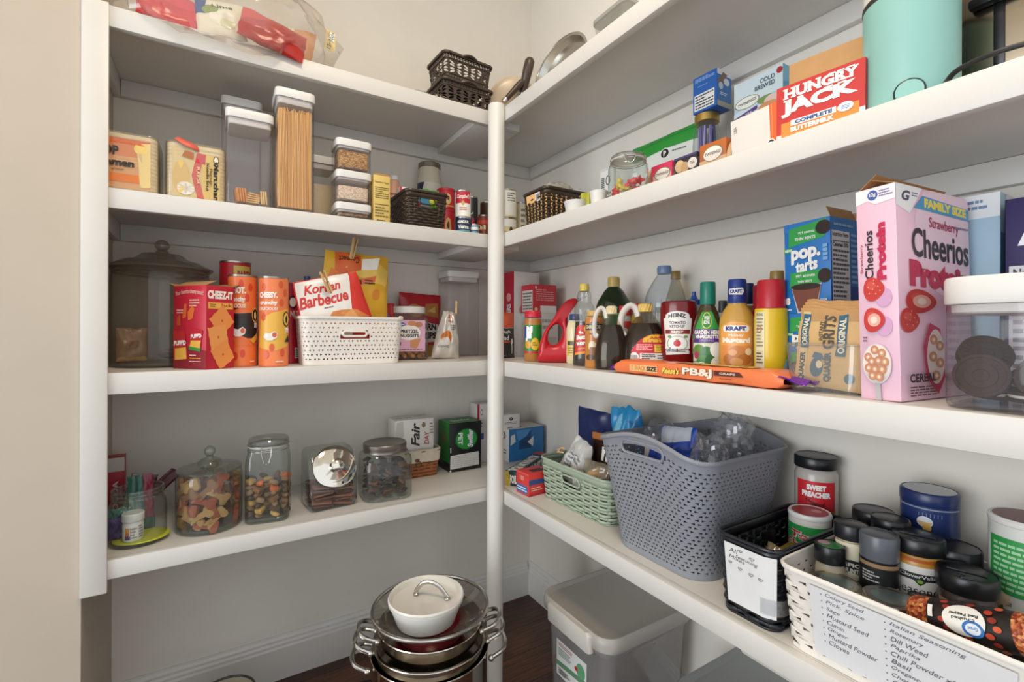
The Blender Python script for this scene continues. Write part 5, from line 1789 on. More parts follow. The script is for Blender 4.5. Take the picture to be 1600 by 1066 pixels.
# red dispenser with a finger hole
x, y, r, h = fit_c(841, 898, 470, 'x', .865, Z)
REDP = M('bd1f2c', .28, name='red_glazed')
t = thing('oil_dispenser', 'glossy red teardrop oil dispenser with a finger hole and steel spout', 'oil dispenser', (x, y, Z), face_cam(x, y))
out = [(-.92, 0), (.82, 0), (1.0, .10), (.98, .26), (.80, .42), (.66, .56), (.62, .70), (.70, .84), (.92, .93), (1.12, .96), (1.14, 1.02), (.95, 1.04), (.55, 1.0), (.18, .88), (-.2, .70), (-.62, .52), (-.9, .32), (-1.0, .14)]
O = [Vector((p[0] * r, 0, p[1] * h)) for p in out]
O = [Vector(p) for p in smooth(O, 4, True)]
hole_c = Vector((-.06 * r, 0, h * .45))
n = len(O)
H_ = []
for p in O:
    a = math.atan2(p.z - hole_c.z, p.x - hole_c.x)
    ex, ez = .38 * r, .165 * h
    H_.append(hole_c + Vector((ex * math.cos(a) + .10 * r * math.sin(a), 0, ez * math.sin(a))))
b = MB()
rows = []
for th in range(13):
    ph = PI * th / 12
    f = (1 - math.cos(ph)) / 2            # outer edge to hole edge
    wy = r * .52 * math.sin(ph) ** .7
    rows.append((f, wy))
loop = rows + [(f, -wy) for f, wy in rows[-2:0:-1]]
m_ = len(loop)
vs = []
for i in range(n):
    for f, wy in loop:
        p = O[i].lerp(H_[i], f)
        k_ = max(.45, min(1.0, 1.25 - .8 * p.z / h))
        vs.append((p.x, wy * k_, max(p.z, .0003)))
fs = []
for i in range(n):
    for j in range(m_):
        fs.append((i * m_ + j, i * m_ + (j + 1) % m_, ((i + 1) % n) * m_ + (j + 1) % m_, ((i + 1) % n) * m_ + j))
b.add(vs, fs, REDP)
b.build('body', t, merge=True, angle=70)
s_ = MB()
s_.tube([(1.0 * r, 0, h * .985), (1.5 * r, 0, h * 1.06), (1.68 * r, 0, h * 1.085)], [.0042, .003, .0026], STEEL, 10)
s_.tube([(1.6 * r, 0, h * 1.06), (1.64 * r, 0, h * 1.13)], .002, STEEL, 8)
s_.build('spout', t)
stand(t, r * .72, 0, h, 'bottles')

bottle('mayonnaise_jar', 'cream mayonnaise jar with a blue cap and yellow label', 885, 914, 491, 'x', .885, [(.92, 0), (1, .04), (1, .70), (.85, .82), (.66, .88)], 'e6d9b0', .12, .68, '2f4472',
       [('r', 0, 0, 1, .8, 'dcc05a'), ('r', .05, .55, .4, .75, '4a4a2a'), ('l', 3, .1, .1, .9, .45, '8a7430'), ('t', 'MAYO', .45, .52, .95, .74, '3a4a7a', {'bold': .03})], (.16, .55), 2.2, flat=.8, cat='jar', capname='lid')
t, x, y, r, h = bottle('syrup_bottle', 'brown syrup bottle shaped like a lady with yellow cap and red label', 895, 931, 444, 'x', .85,
       [(.95, 0), (1, .02), (.92, .25), (.78, .52), (.80, .60), (.86, .66), (.84, .72), (.62, .77), (.56, .80), (.62, .84), (.56, .89), (.42, .915)], GLASS, .085, .42, 'dcc15a',
       [('p', [(0, 0), (1, .12), (1, .95), (.2, 1), (0, .9)], 'cf2f2c'), ('p', [(0, 0), (1, .12), (1, .2), (0, .08)], 'e8962c'), ('e', .68, .86, .2, .12, 'e9c95a'), ('t', 'Mrs.', .2, .70, .48, .80, 'f8f3ea', {'bold': .04}), ('t', 'Butter', .08, .52, .88, .68, 'f8f3ea', {'bold': .07, 'sl': .05, 'ol': ('5a1a14', .05)}), ('t', 'worth\'s', .08, .34, .9, .50, 'f8f3ea', {'bold': .07, 'sl': .05, 'ol': ('5a1a14', .05)}), ('t', 'original', .2, .18, .7, .28, 'e8c25a', {'bold': .02, 'sl': .05})], (.13, .50), 1.9, flat=.85, liquid=('2a140a', .54))
bottle('caramel_sauce', 'squeeze bottle of orange-tan caramel sauce with a gold cap', 916, 945, 486, 'x', .825, [(.94, 0), (1, .02), (1, .82), (.94, .885)], 'c98442', .09, .86, 'c9a55a',
       [('r', 0, .70, 1, .83, '2f3f5a'), ('t', 'GHIRARDELLI', .02, .725, .98, .80, 'e9d9a0', {'bold': .03}), ('p', [(.3, .84), (.5, .92), (.75, .84)], '2a2a30'), ('l', 1, .25, .60, .75, .65, '7a4a20'), ('e', .4, .38, .2, .1, 'e9d5b8'), ('p', [(.25, .18), (.6, .18), (.58, .36), (.28, .36)], '8a5a34'), ('e', .3, .15, .25, .06, '5a3a20')], (.06, .92), 2.1, flat=1)
# oil jug
OIL = M('20301a', .12, name='dark_green_oil')
t, x, y, r, h = bottle('olive_oil_jug', 'large dark green olive oil jug with a yellow cap at the back', 931, 987, 433, 'x', 1.02,
       [(.95, 0), (1, .02), (1, .60), (.98, .66), (.88, .72), (.52, .84), (.30, .885)], OIL, .115, .33, 'cbb069', [('r', 0, 0, 1, 1, '2f5a2a'), ('r', .55, .1, .95, .9, '3f7a35'), ('r', .0, .95, 1, 1, '6f9a55')], (.1, .57), 1.8, flat=.9, ribs=30, sq=False)
# syrup jugs with looped handles
def syrup_jug(label, u0, u1, vt, co, art, capcol, hs=1, turn=0):
    x, y, r, h = fit_c(u0, u1, vt, 'x', co, Z)
    t = thing('syrup_jug', label, 'syrup jug', (x, y, Z), face_cam(x, y) + turn, 'dark syrup jugs')
    lev = [(.88, 0), (.95, .02), (1, .18), (.96, .34), (.84, .50), (.66, .64), (.48, .74), (.30, .83), (.24, .87)]
    sh = oval(2 * r, 2 * r * .66, 40)
    DK = M('1f120a', .14, name='dark_syrup')
    b = MB()
    b.prof(sh, [(f, z * h) for f, z in lev], CLEAR('efe6da', .02, .8, .04, 'c9c0b6', .02))
    b.build('body', t)
    q = MB()
    q.prof(sh, [(f * .97, max(.0015, z * h)) for f, z in lev if z < .70] + [(.56 * .97, .70 * h)], DK)
    q.build('liquid', t)
    g = MB()
    g.tube(smooth([(-.30 * r, 0, h * .80), (-.42 * r, 0, h * .93), (-.66 * r, 0, h * .96), (-.92 * r, 0, h * .84), (-1.0 * r, 0, h * .66), (-.93 * r, 0, h * .52), (-.78 * r, 0, h * .55)], 5), r * .115, M('d8d2cb', .3), 10, flat=1.3)
    g.build('handle', t)
    c = MB()
    c.lathe([(.24 * r, h * .865), (.29 * r, h * .87), (.28 * r, h * .985), (.2 * r, h), (0, h)], M(capcol, .4), 28)
    for k in range(14):
        a = 2 * PI * k / 14
        c.tube([(.292 * r * math.cos(a), .292 * r * math.sin(a), h * .875), (.288 * r * math.cos(a + .35), .288 * r * math.sin(a + .35), h * .98)], .0011, 'efe2b0', 5)
    c.build('cap', t)
    if art:
        f = interp([(a, b) for a, b in lev], 1)
        q = MB()
        q.art(F_cyl(lambda v: r * f(.06 + .48 * v), h * .06, h * .54, 1.9, .35, 1, .66), art, lift=.0007)
        q.build('label', t)
    stand(t, r * .80, 0, h, 'bottles')
    return t
syrup_jug('dark syrup jug with a white loop handle, left of its labelled twin', 931, 985, 478, .835, None, 'd9c9a0')
syrup_jug('dark syrup jug with a yellow and red label and a striped yellow cap', 965, 1044, 474, .885,
          [('p', [(0, .1), (.0, .5), (.15, .78), (.35, .95), (.6, 1), (.85, .95), (1, .75), (1, 0), (.1, 0)], 'c9283a'), ('p', [(.25, .86), (.45, .98), (.7, .98), (.92, .84), (.92, .74), (.25, .74)], 'e3b63a'), ('t', 'Aunt', .4, .84, .75, .93, 'b5252c', {'bold': .03}), ('r', .5, .45, 1, .68, 'e6c84a'), ('l', 4, .54, .48, .98, .66, '9a7a20'), ('l', 4, .12, .5, .46, .7, 'f0b8b0'), ('r', .12, .72, 1, .745, 'b01f30'),
           ('r', .2, .05, .86, .42, 'eceae6'), ('l', 5, .24, .08, .52, .34, '55504a'), ('l', 4, .56, .1, .84, .38, '55504a'), ('t', 'Nutrition', .24, .35, .5, .41, '2a2826', {'bold': .03}), ('e', .08, .24, .12, .2, 'eceae6')] + [('r', .0 + .018 * k, .1, .008 + .018 * k, .36, '33302c') for k in range(9)], 'e0b53a')
# clear water bottle and what stands behind
CP = CLEAR('eef2f6', .05, .9, .04, 'dfe6ec', .05)
t, x, y, r, h = bottle('water_bottle', 'large clear ribbed plastic bottle with a pale blue cap', 1007, 1069, 416, 'x', 1.0,
       [(.93, 0), (1, .02), (1, .5), (1.02, .56), (1, .66), (.9, .74), (.55, .86), (.36, .91), (.34, .93)], CP, .075, .36, '6f86a8', flat=.95, ribs=20)
rb = MB()
for k in range(22):
    a = 2 * PI * k / 22
    rb.tube([(r * .99 * math.cos(a), r * .94 * math.sin(a), h * .45), (r * 1.015 * math.cos(a), r * .965 * math.sin(a), h * .56), (r * .99 * math.cos(a), r * .945 * math.sin(a), h * .67)], .0012, CP, 5)
rb.build('ribs', t)
bottle('cooking_oil_bottle', 'tall bottle with a bronze cap behind the clear water bottle', 1040, 1072, 424, 'x', 1.075, [(.95, 0), (1, .02), (1, .7), (.6, .84), (.45, .9)], CLEAR('e9e2d0', .1, .8, .05, 'd9cfae'), .085, .5, 'a88a4e', flat=1)
bottle('hot_sauce_bottle', 'small bottle with a bright red cap and red label behind the syrup jugs', 966, 988, 478, 'x', .945, [(.95, 0), (1, .02), (1, .7), (.9, .78), (.8, .84)], 'd9d2ca', .16, .9, 'd43a3a', flat=1, art=[('r', 0, 0, 1, 1, 'd84040'), ('e', .5, .5, .3, .25, 'f0e8e0')], artz=(.3, .74))
bottle('relish_bottle', 'small yellow bottle with a red cap behind the striped cap', 986, 1004, 474, 'x', .955, [(.95, 0), (1, .02), (1, .72), (.8, .82)], 'c9a83a', .13, .95, 'b8242c', flat=1)
# ketchup, dressing, mustards
KP = M('7a1216', .15, name='ketchup_red')
t, x, y, r, h = bottle('ketchup_bottle', 'upside-down ketchup squeeze bottle with a white shield label', 1031, 1089, 471, 'x', .915,
       [(.80, 0), (.86, .02), (.86, .09), (.80, .12), (.86, .2), (.97, .32), (.90, .55), (1.0, .72), (1.0, .9), (.94, .985), (.85, 1.0)], KP, 0.001, .3, KP,
       [('p', [(.08, .0), (.92, .04), (.92, .34), (.98, .46), (.98, .82), (.90, .84), (.88, .92), (.75, .97), (.5, 1), (.25, .97), (.12, .92), (.1, .84), (.02, .82), (.02, .46), (.08, .34)], 'efece6'), ('t', 'HEINZ', .22, .83, .78, .92, '23201f', {'bold': .05, 'arc': .03}), ('t', 'TOMATO', .24, .70, .76, .77, '33302e', {'bold': .02}), ('t', 'KETCHUP', .26, .62, .74, .685, '33302e', {'bold': .02}), ('r', .06, .48, .94, .575, '8a2a22'), ('t', 'SIMPLY', .3, .50, .7, .555, 'f2efe8', {'bold': .05}),
        ('ring', .5, .27, .34, .17, .06, '6a8a5a'), ('e', .5, .27, .12, .07, 'c2242c'), ('p', [(.47, .34), (.53, .34), (.56, .37), (.5, .355), (.44, .37)], '3f7a3a'), ('e', .24, .42, .07, .03, '6a9a4a'), ('e', .78, .42, .07, .03, '6a9a4a'), ('l', 2, .14, .07, .46, .16, '6a8aa0'), ('l', 2, .54, .07, .86, .16, '8a857c')], (.24, .86), 1.75, flat=.6, turn=-.12)
cp = MB(); cp.prof(oval(2 * r * .86, 2 * r * .86 * .6, 40), [(.97, 0), (1, .002), (1, h * .085), (.96, h * .095)], M('e9e6e0', .35)); cp.build('cap', t)
bottle('squeeze_bottle', 'squeeze bottle with a blue nozzle cap behind the ketchup', 1070, 1099, 456, 'x', .985, [(.95, 0), (1, .02), (1, .78), (.95, .84)], 'cfd3d8', .05, .22, '2a4f9a', flat=1)
b = MB(); x, y, r, h = fit_c(1070, 1099, 456, 'x', .985, Z)
b.lathe([(r * 1.0, h * .83), (r * 1.02, h * .84), (r * 1.0, h * .89), (r * .4, h * .91), (r * .25, h * .95)], M('2a4f9a', .35), 28)
b.build('nozzle_base', [o for o in COL.objects if o.name.startswith('squeeze_bottle')][-1])
VG = M('4a3a1c', .15, noise_amt=.5, scale=260, name='herb_dressing')
bottle('salad_dressing', 'herb vinaigrette bottle with a green cap and green and purple label', 1082, 1130, 441, 'x', .905, [(.95, 0), (1, .02), (1, .40), (.94, .52), (.72, .66), (.48, .74), (.46, .77)], VG, .24, .52, '17806a',
       [('p', [(0, 0), (1, 0), (1, .55), (.95, .7), (.75, .95), (.62, 1), (.38, 1), (.25, .95), (.05, .7), (0, .55)], '3c9a46'), ('p', [(0, .48), (1, .48), (1, .69), (0, .69)], '5b2c86'), ('p', [(0, 0), (1, 0), (1, .47), (0, .47)], 'd9d6c6'), ('ring', .5, .83, .17, .13, .12, 'e8d94a'), ('e', .5, .83, .15, .11, '1f8a3a'), ('t', 'WISH', .40, .84, .60, .90, 'f2f2ea', {'bold': .04}), ('t', 'BONE', .40, .77, .60, .83, 'f2f2ea', {'bold': .04}),
        ('t', 'GARDEN HERB', .06, .61, .94, .675, 'f2efe8', {'bold': .05}), ('t', 'VINAIGRETTE', .12, .545, .88, .60, 'f2efe8', {'bold': .05}), ('t', 'DRESSING', .28, .495, .72, .53, 'b090d0'), ('e', .25, .34, .22, .11, '5f8a3a'), ('e', .18, .28, .1, .06, 'a83a5a'), ('e', .5, .3, .2, .12, '3a7a3f'), ('e', .42, .16, .24, .12, '4f8f45'), ('e', .62, .2, .16, .1, '2f6a3a'), ('e', .8, .37, .2, .12, 'eceee8'), ('e', .82, .14, .2, .12, 'e9e4d2'), ('e', .75, .05, .12, .05, 'c9452f'), ('r', .04, .05, .48, .18, '1f7a70'), ('t', 'ROBUSTO', .07, .12, .45, .17, 'f2efe8', {'bold': .04}), ('t', 'ITALIAN', .07, .065, .4, .11, 'f2efe8', {'bold': .04})], (.03, .70), 2.1, flat=.72, turn=-.1)
t, x, y, r, h = bottle('honey_mustard_bottle', 'tan honey mustard squeeze bottle with a blue cap and orange label', 1125, 1183, 437, 'x', .90, [(.94, 0), (.99, .02), (1, .12), (1, .50), (.95, .60), (.78, .68), (.52, .745), (.5, .77)], 'c79a45', .235, .52, '1f3a86',
       [('r', 0, .0, 1, .9, 'e8a552'), ('e', .5, .86, .5, .14, 'e8a552'), ('r', .18, .80, .82, .93, 'f0ece6'), ('e', .18, .865, .07, .065, 'f0ece6'), ('e', .82, .865, .07, .065, 'f0ece6'), ('t', 'KRAFT', .2, .825, .8, .91, '23408f', {'bold': .07}), ('t', 'Honey', .3, .70, .72, .765, 'f8f2e6', {'bold': .03}), ('t', 'Mustard', .1, .585, .92, .69, 'f8f2e6', {'bold': .06}), ('r', .04, .15, .96, .54, 'd98f48')] +
       [('e', a, b_, c_, d_, e_) for a, b_, c_, d_, e_ in ((.35, .26, .22, .12, 'b5702f'), (.55, .42, .24, .11, 'c27e3a'), (.75, .27, .2, .11, 'b06a2c'), (.52, .22, .18, .08, 'cf9450'), (.42, .4, .12, .06, 'd9a060'), (.86, .42, .1, .07, 'e6d2a0'))] + [('l', 1, .1, .06, .5, .1, '9a6a2a')], (.06, .57), 1.9, flat=.66, turn=-.1)
q = MB(); q.art(F_cyl(r * .52, h * .84, h * .91, 1.7), [('p', [(.06, .1), (.86, 0), (1, .5), (.9, 1), (.06, .9), (0, .5)], 'e9e6e0'), ('t', 'KRAFT', .12, .25, .85, .78, '23408f', {'bold': .06})], lift=.001); q.build('cap_print', t)
bottle('mustard_bottle', 'second blue capped bottle half hidden behind the honey mustard', 1150, 1185, 443, 'x', .965, [(.95, 0), (1, .02), (1, .55), (.8, .68), (.6, .76)], 'c9a552', .22, .62, '25376e', flat=.8)
bottle('grey_bottle', 'small grey-capped bottle between dressing and honey mustard at the back', 1119, 1140, 470, 'x', 1.0, [(.95, 0), (1, .02), (1, .7), (.7, .82)], 'c9c6c2', .16, .7, '4a4a50', flat=1)
YM = M('e0bf2c', .25, name='yellow_squeeze')
t, x, y, r, h = bottle('yellow_mustard', 'tall yellow squeeze bottle with a wide red cap', 1178, 1232, 438, 'x', .885, [(.95, 0), (1, .02), (1, .62), (.96, .72)], YM, .275, .86, 'b51f2e',
       [('r', 0, 0, .30, .98, 'dcd6b0'), ('l', 9, .04, .45, .26, .9, '8a8468'), ('t', 'ORIGINAL', .02, .92, .26, .96, '6a6448'), ('r', .05, .18, .26, .40, 'c9c3a2'), ('l', 4, .05, .2, .26, .38, '55503c'), ('ring', .15, .72, .08, .05, .2, 'b5502a'), ('p', [(.72, .02), (1, .0), (1, .34), (.85, .25)], '8fb4cc'), ('l', 2, .05, .02, .24, .12, '33302c')], (.05, .70), 2.3, flat=.82, turn=.1)
bottle('red_cap_bottle', 'red capped bottle peeping out left behind the yellow squeeze bottle', 1172, 1204, 446, 'x', .93, [(.95, 0), (1, .02), (1, .66), (.9, .74)], 'b5202c', .25, .88, 'a51c2a', flat=.9)
bottle('vinegar_bottle', 'bottle with a bronze cap at the back beside the blue pastry box', 1196, 1232, 424, 'x', 1.0, [(.95, 0), (1, .02), (1, .72), (.7, .85), (.6, .88)], '6a4a2a', .11, .64, 'a3834a', flat=1)

relax('bottles')
# orange multipack lying along the edge
ya, yb_ = at_x(.785, 966).y, at_x(.785, 1232).y
Lp = ya - yb_
hp = .031
def wrap(u, v):
    a = 2 * PI * v
    e = min(1, (min(u, 1 - u) / .055)) ** .6
    sx = .036 * (1 - .06 * (1 - e)); sz = hp / 2 * (.35 + .65 * e)
    c, s = math.cos(a), math.sin(a)
    k = lambda q: math.copysign(abs(q) ** .45, q)
    nz = .0018 * noise.noise(Vector((u * 14, v * 7, 1)))
    return (Lp * (u - .5), sx * k(c) * .95 + nz, max(.0004, hp / 2 + sz * k(s) + nz - (0 if e > .9 else .002)))
mb = MB()
ORG = M('ee7f4d', .3)
mb.grid(wrap, 60, 24, ORG)
fr = lambda u, v, o: (Lp * (u - .5), -.0345 - o, .004 + (hp - .008) * v)
mb.art(fr, [('r', .14, .2, .34, .8, 'f2c38a'), ('t', '12 SNACK', .15, .3, .26, .72, 'e08a3c', {'bold': .03}), ('t', 'SIZE', .265, .3, .335, .72, '33251c', {'bold': .05}), ('t', 'Reese\'s', .37, .25, .48, .8, 'f6d860', {'bold': .04, 'shear': .3, 'ol': ('5a3318', .04)}), ('t', 'PB&J', .50, .15, .67, .92, 'f4e6d2', {'bold': .04, 'ol': ('5a2a4a', .03)}),
             ('p', [(.68, .45), (.83, .5), (.81, .85), (.68, .85)], '5a2a20'), ('t', 'GRAPE', .71, .58, .79, .75, 'e9d5c0'), ('l', 1, .71, .2, .82, .32, '8a4a2a')], lift=.0016)
mb.art(lambda u, v, o: (Lp * (u - .5), -.030 + .05 * v, hp - .0005 + o), [('t', 'Reese\'s', .5, .1, .85, .9, 'f6d860', {'bold': .05, 'shear': .2, 'ol': ('5a3318', .05)}), ('e', .45, .5, .05, .3, 'b5762f')], lift=.0015)
o = mb.build('candy_multipack', angle=50, loc=(.803, (ya + yb_) / 2, Z), rz=QR)
tag(o, 'long orange candy multipack with purple ends lying at the shelf edge', 'candy pack')
for sx in (-1, 1):
    e = MB()
    e.grid(lambda u, v: (sx * (Lp / 2 - .014 + .05 * u * (.5 if sx < 0 else 1)), (v - .5) * (.064 + .01 * u), max(.001, hp * .5 * (1 - .3 * u) + .004 * math.sin(v * 14 + u * 5) + (.004 if sx > 0 else 0))), 8, 16, M('6f2aa0', .25))
    e.build('crimped_end', o, solid=.001)

# pastry boxes, stacked
xp = .895
nearc = at_x(xp, 1303)
farc = at_x(xp, 1229)
Wp, Dp_ = farc.y - nearc.y, .085
hl = at_x(xp, 1265, 490).z - Z
hu = at_x(xp, 1265, 345).z - Z - hl
def poptart(hh):
    g = '2fa34a'
    return [('r', 0, .91, 1, 1, '2779c4'), ('p', [(.10, .74), (.88, .80), (.93, .99), (.12, .94)], g), ('e', .86, .90, .16, .075, '2a1a16'), ('t', 'girl scouts', .32, .86, .68, .90, 'eef2ee', {'bold': .02}), ('t', 'THIN MINTS', .25, .80, .70, .835, 'eef2ee', {'bold': .03}), ('r', 0, .68, .2, .73, g), ('t', 'NEW!', .02, .69, .18, .72, 'f2f4ee', {'bold': .04}),
            ('t', 'pop.', .16, .55, .80, .71, 'f7f7f4', {'bold': .05, 'ol': ('1c4f8c', .035), 'sl': .02}), ('t', 'tarts', .26, .455, .74, .575, 'f7f7f4', {'bold': .045, 'ol': ('1c4f8c', .035), 'sl': .03}), ('p', [(.12, .28), (.94, .33), (.96, .46), (.14, .45)], g), ('t', 'girl scouts', .26, .385, .68, .43, 'eef2ee', {'bold': .02}), ('t', 'THIN MINTS', .3, .335, .62, .36, 'eef2ee', {'bold': .02}), ('e', .88, .39, .14, .075, '2a1a16'),
            ('p', [(.16, .30), (.82, .315), (.70, .02), (.30, .0)], 'cfc8c6'), ('p', [(.18, .27), (.80, .28), (.68, .03), (.32, .02)], '7a4636'), ('e', .48, .29, .33, .035, '2f1d18'), ('t', '8', .03, .10, .14, .18, 'f4f4f2', {'bold': .07}), ('l', 1, .03, .03, .22, .06, 'dfe8f2'), ('t', 'USA', .80, .12, .94, .15, 'e4ecf4', {'bold': .03}), ('l', 2, .82, .04, .95, .1, 'dfe8f2')] + [('r', .86, .55 + .045 * k, .96, .585 + .045 * k, '7fb4e6') for k in range(4)]
nut = [('r', 0, 0, 1, 1, '2f7fc6'), ('r', 0, 0, 1, .28, '2350a0'), ('r', .04, .06, .68, .86, 'eef1f3'), ('t', 'Nutrition Facts', .06, .80, .64, .845, '2a2a2e', {'bold': .03}), ('r', .06, .745, .66, .755, '2a2a2e'), ('t', 'Calories 370', .06, .69, .62, .735, '2a2a2e', {'bold': .03}), ('l', 12, .06, .1, .64, .67, '6a6a70'), ('l', 10, .72, .3, .98, .86, '9cc4ea'), ('l', 1, .1, .9, .9, .95, '9cc4ea')]
rzP = QR - math.radians(4)
carton('pastry_box', 'lower of two stacked blue toaster pastry boxes, behind the oatmeal-tan packets', Wp * 1.02, Dp_, hl, '2779c4', (xp + Dp_ / 2, (nearc.y + farc.y) / 2, Z), rzP, front=poptart(hl), right=nut, group='blue pastry boxes')
o = carton('pastry_box', 'upper of two stacked blue toaster pastry boxes, its top torn open', Wp * 1.02, Dp_, hu, '2779c4', (xp + Dp_ / 2, (nearc.y + farc.y) / 2, Z + hl + .0006), rzP, front=poptart(hu), right=nut, group='blue pastry boxes', flap=[('b', -.25, .014), ('r', -.35, .02)], roll=math.radians(-1.2))

# clear scoop-front bin of grits packets
yl_, yr_ = at_x(.80, 1226).y, at_x(.80, 1352).y
Wb = yl_ - yr_ - .004
t = thing('clear_bin', 'low clear bin with a dipped front holding tan packets', 'bin', (.793 + .032, (yl_ + yr_) / 2, Z), QR)
b = MB()
BIN = CLEAR('f6f6f4', .09, 1.0, .05, 'eae8e4', .08)
wb_ = Wall(Wb * .92, .058, Wb, .064, .075, .014)
b.grid(lambda u, v: wb_.P(u, v), 64, 4, BIN)
wb_.floor(b, BIN, .02)
b.build('clear_body', t)
q = MB(); wb_.rim(q, BIN, .0022, 1.0); q.build('rim', t)
GR = [('p', [(.02, .84), (.98, .86), (1, 1), (0, 1)], 'b98d5a'), ('p', [(.05, .05), (.17, .05), (.17, .95), (.05, .95)], 'd9b985'), ('t', 'QUAKER', .06, .06, .16, .45, '3a4a50', {'rot': 90, 'bold': .05}), ('r', .055, .50, .18, .92, '2f5f78'), ('t', 'ORIGINAL', .075, .54, .16, .88, 'e6d8b8', {'rot': 90, 'bold': .03}), ('t', 'INSTANT', .34, .6, .40, .84, '4a4438', {'rot': 90}), ('t', 'GRITS', .40, .50, .58, .92, '4f463a', {'rot': 90, 'bold': .03}), ('p', [(.62, .42), (.76, .42), (.76, .94), (.62, .94)], '2f5f78'), ('t', 'ORIGINAL', .64, .46, .74, .9, 'e6d8b8', {'rot': 90, 'bold': .03}),
      ('e', .34, .26, .1, .12, '3f6272'), ('e', .38, .3, .05, .05, 'e2cda6'), ('p', [(.26, .38), (.46, .36), (.42, .44), (.3, .45)], '3f6272'), ('t', 'QUAKER', .46, .08, .58, .46, '3f5a66', {'rot': 90, 'bold': .05}), ('e', .84, .15, .07, .06, '3f6272')]
for k, (dx_, dz_, lb) in enumerate(((.006, .004, 'tan grits packet in front in the clear bin'), (.016, .005, 'tan grits packet second from the front in the clear bin'), (.026, .006, 'tan grits packet third from the front in the clear bin'), (.036, .007, 'tan grits packet at the back of the clear bin'))):
    bag('grits_packet', lb, Wb * .86, .125 + .004 * k, .007, 'd2ac74', (.806 + dx_, (yl_ + yr_) / 2 - .0 + .002 * k, Z + dz_ + .002), QR, -.02, .07, GR, 'packet', 'tan grits packets', 70 + k, .0015, .55, p=7)
carton('tan_carton', 'plain brown open carton standing behind the clear bin beside the pink box', .065, .03, .13, 'a98458', (1.0, at_x(.99, 1335).y - .012, Z), QR, rough=.75)

# cereal
xc = .782
nc_, fc_ = at_x(xc, 1409), at_x(xc, 1343)
Wc = (fc_.y - nc_.y)
Dc = .20
hc_ = at_x(xc, 1376, 290).z - Z
rzC = QR - math.radians(6)
PK = 'e8bfd2'
def berry(cx, cy, rx, ry, cut=False):
    o_ = [('p', [(cx + rx * math.cos(2 * PI * k / 22), cy + ry * math.sin(2 * PI * k / 22) * (1 - .28 * math.cos(2 * PI * k / 22))) for k in range(22)], 'c93b38'), ('e', cx - rx * .25, cy + ry * .35, rx * .45, ry * .35, 'd6544c')]
    if cut:
        o_ += [('e', cx, cy, rx * .6, ry * .55, 'eab0a0'), ('e', cx, cy, rx * .3, ry * .3, 'f4ddd2')]
    else:
        o_ += [('e', cx + a * rx, cy + b * ry, rx * .07, ry * .07, 'e9a070') for a, b in ((-.5, .2), (0, .5), (.4, .2), (-.1, 0), (.2, -.4), (-.4, -.35), (.6, -.15), (.05, .75))]
    return o_
rings = lambda pts, rx, ry: [q for (a, b) in pts for q in (('e', a, b, rx, ry, 'd9a27a'), ('ring', a, b, rx, ry, .35, 'c98a68'), ('e', a, b, rx * .35, ry * .35, 'f3dccf'))]
side = [('p', [(0, .93), (1, .97), (1, 1), (0, 1)], 'f2eef0'), ('p', [(.2, .955), (.5, .92), (1, .93), (1, 1), (.2, 1)], 'efeaf0'), ('e', .44, .965, .13, .024, '4a5fa0'), ('t', '12g', .36, .955, .52, .976, 'f2f2f6', {'bold': .04}), ('l', 3, .6, .95, .95, .985, '8a80a8'),
        ('t', 'Strawberry', .08, .60, .17, .74, 'a8485a', {'rot': 90, 'bold': .01}), ('t', 'Cheerios', .20, .57, .42, .80, '33282c', {'rot': 90, 'bold': .02}), ('t', 'Protein', .50, .56, .74, .83, 'c22850', {'rot': 90, 'bold': .07})] + \
       [('e', .66, .48, .2, .045, 'd7a6cc'), ('e', .66, .345, .2, .045, 'd7a6cc')] + berry(.42, .52, .27, .055) + berry(.42, .375, .27, .056, True) + \
       [('l', 2, .12, .27, .3, .30, '7a5a6a'), ('e', .46, .17, .37, .095, 'd8d2d4'), ('e', .46, .175, .34, .085, 'f0e2da'), ('p', [(.40, .08), (.54, .08), (.56, .0), (.42, .0)], 'b8b2b4')] + \
       rings([(.25, .2), (.42, .235), (.6, .22), (.35, .18), (.52, .185), (.68, .18), (.28, .15), (.44, .145), (.62, .145), (.38, .115), (.55, .11)], .10, .021)
big = [('e', .72, .78, .5, .3, 'efcfdd'), ('p', [(.0, .9), (0, 1), (.34, 1), (.17, .87)], 'f4f2f2'), ('t', 'G', .07, .925, .18, .975, '4a4a66', {'bold': .04, 'shear': .3}), ('l', 2, .2, .95, .3, .975, '8a80a0'), ('p', [(.22, .90), (.34, .965), (1, .945), (1, .885)], '3f94c4'), ('t', 'FAMILY SIZE', .36, .905, .96, .95, 'f0d848', {'bold': .06, 'sl': -.012}),
       ('t', 'Strawberry', .42, .80, .84, .865, 'b03a58', {'bold': .01, 'sl': -.01}), ('t', 'Cheerios', .18, .66, .98, .80, '33282c', {'bold': .02, 'sl': -.02}), ('t', 'Protein', .14, .52, .98, .645, 'c22850', {'bold': .08, 'sl': -.02}), ('l', 1, .78, .83, .98, .85, '8a80a0')] + berry(.28, .46, .2, .055, True) + berry(-.0 + .12, .37, .12, .055) + \
      [('p', [(.36, .36), (.5, .33), (.55, .1), (.45, .02), (.3, .1), (.27, .25)], 'c8305a'), ('e', .43, .2, .12, .13, 'ecd8d4')] + rings([(.4, .28), (.48, .25), (.38, .2), (.47, .17), (.41, .11)], .05, .024) + [('t', 'CEREAL', .06, .085, .40, .125, '3a2c34', {'bold': .03}), ('l', 4, .06, .02, .5, .07, '6a505c')]
cen = Vector((math.cos(rzC) * 0, 0, 0))
offc = local_corner(Wc, Dc, rzC, 1, -1)
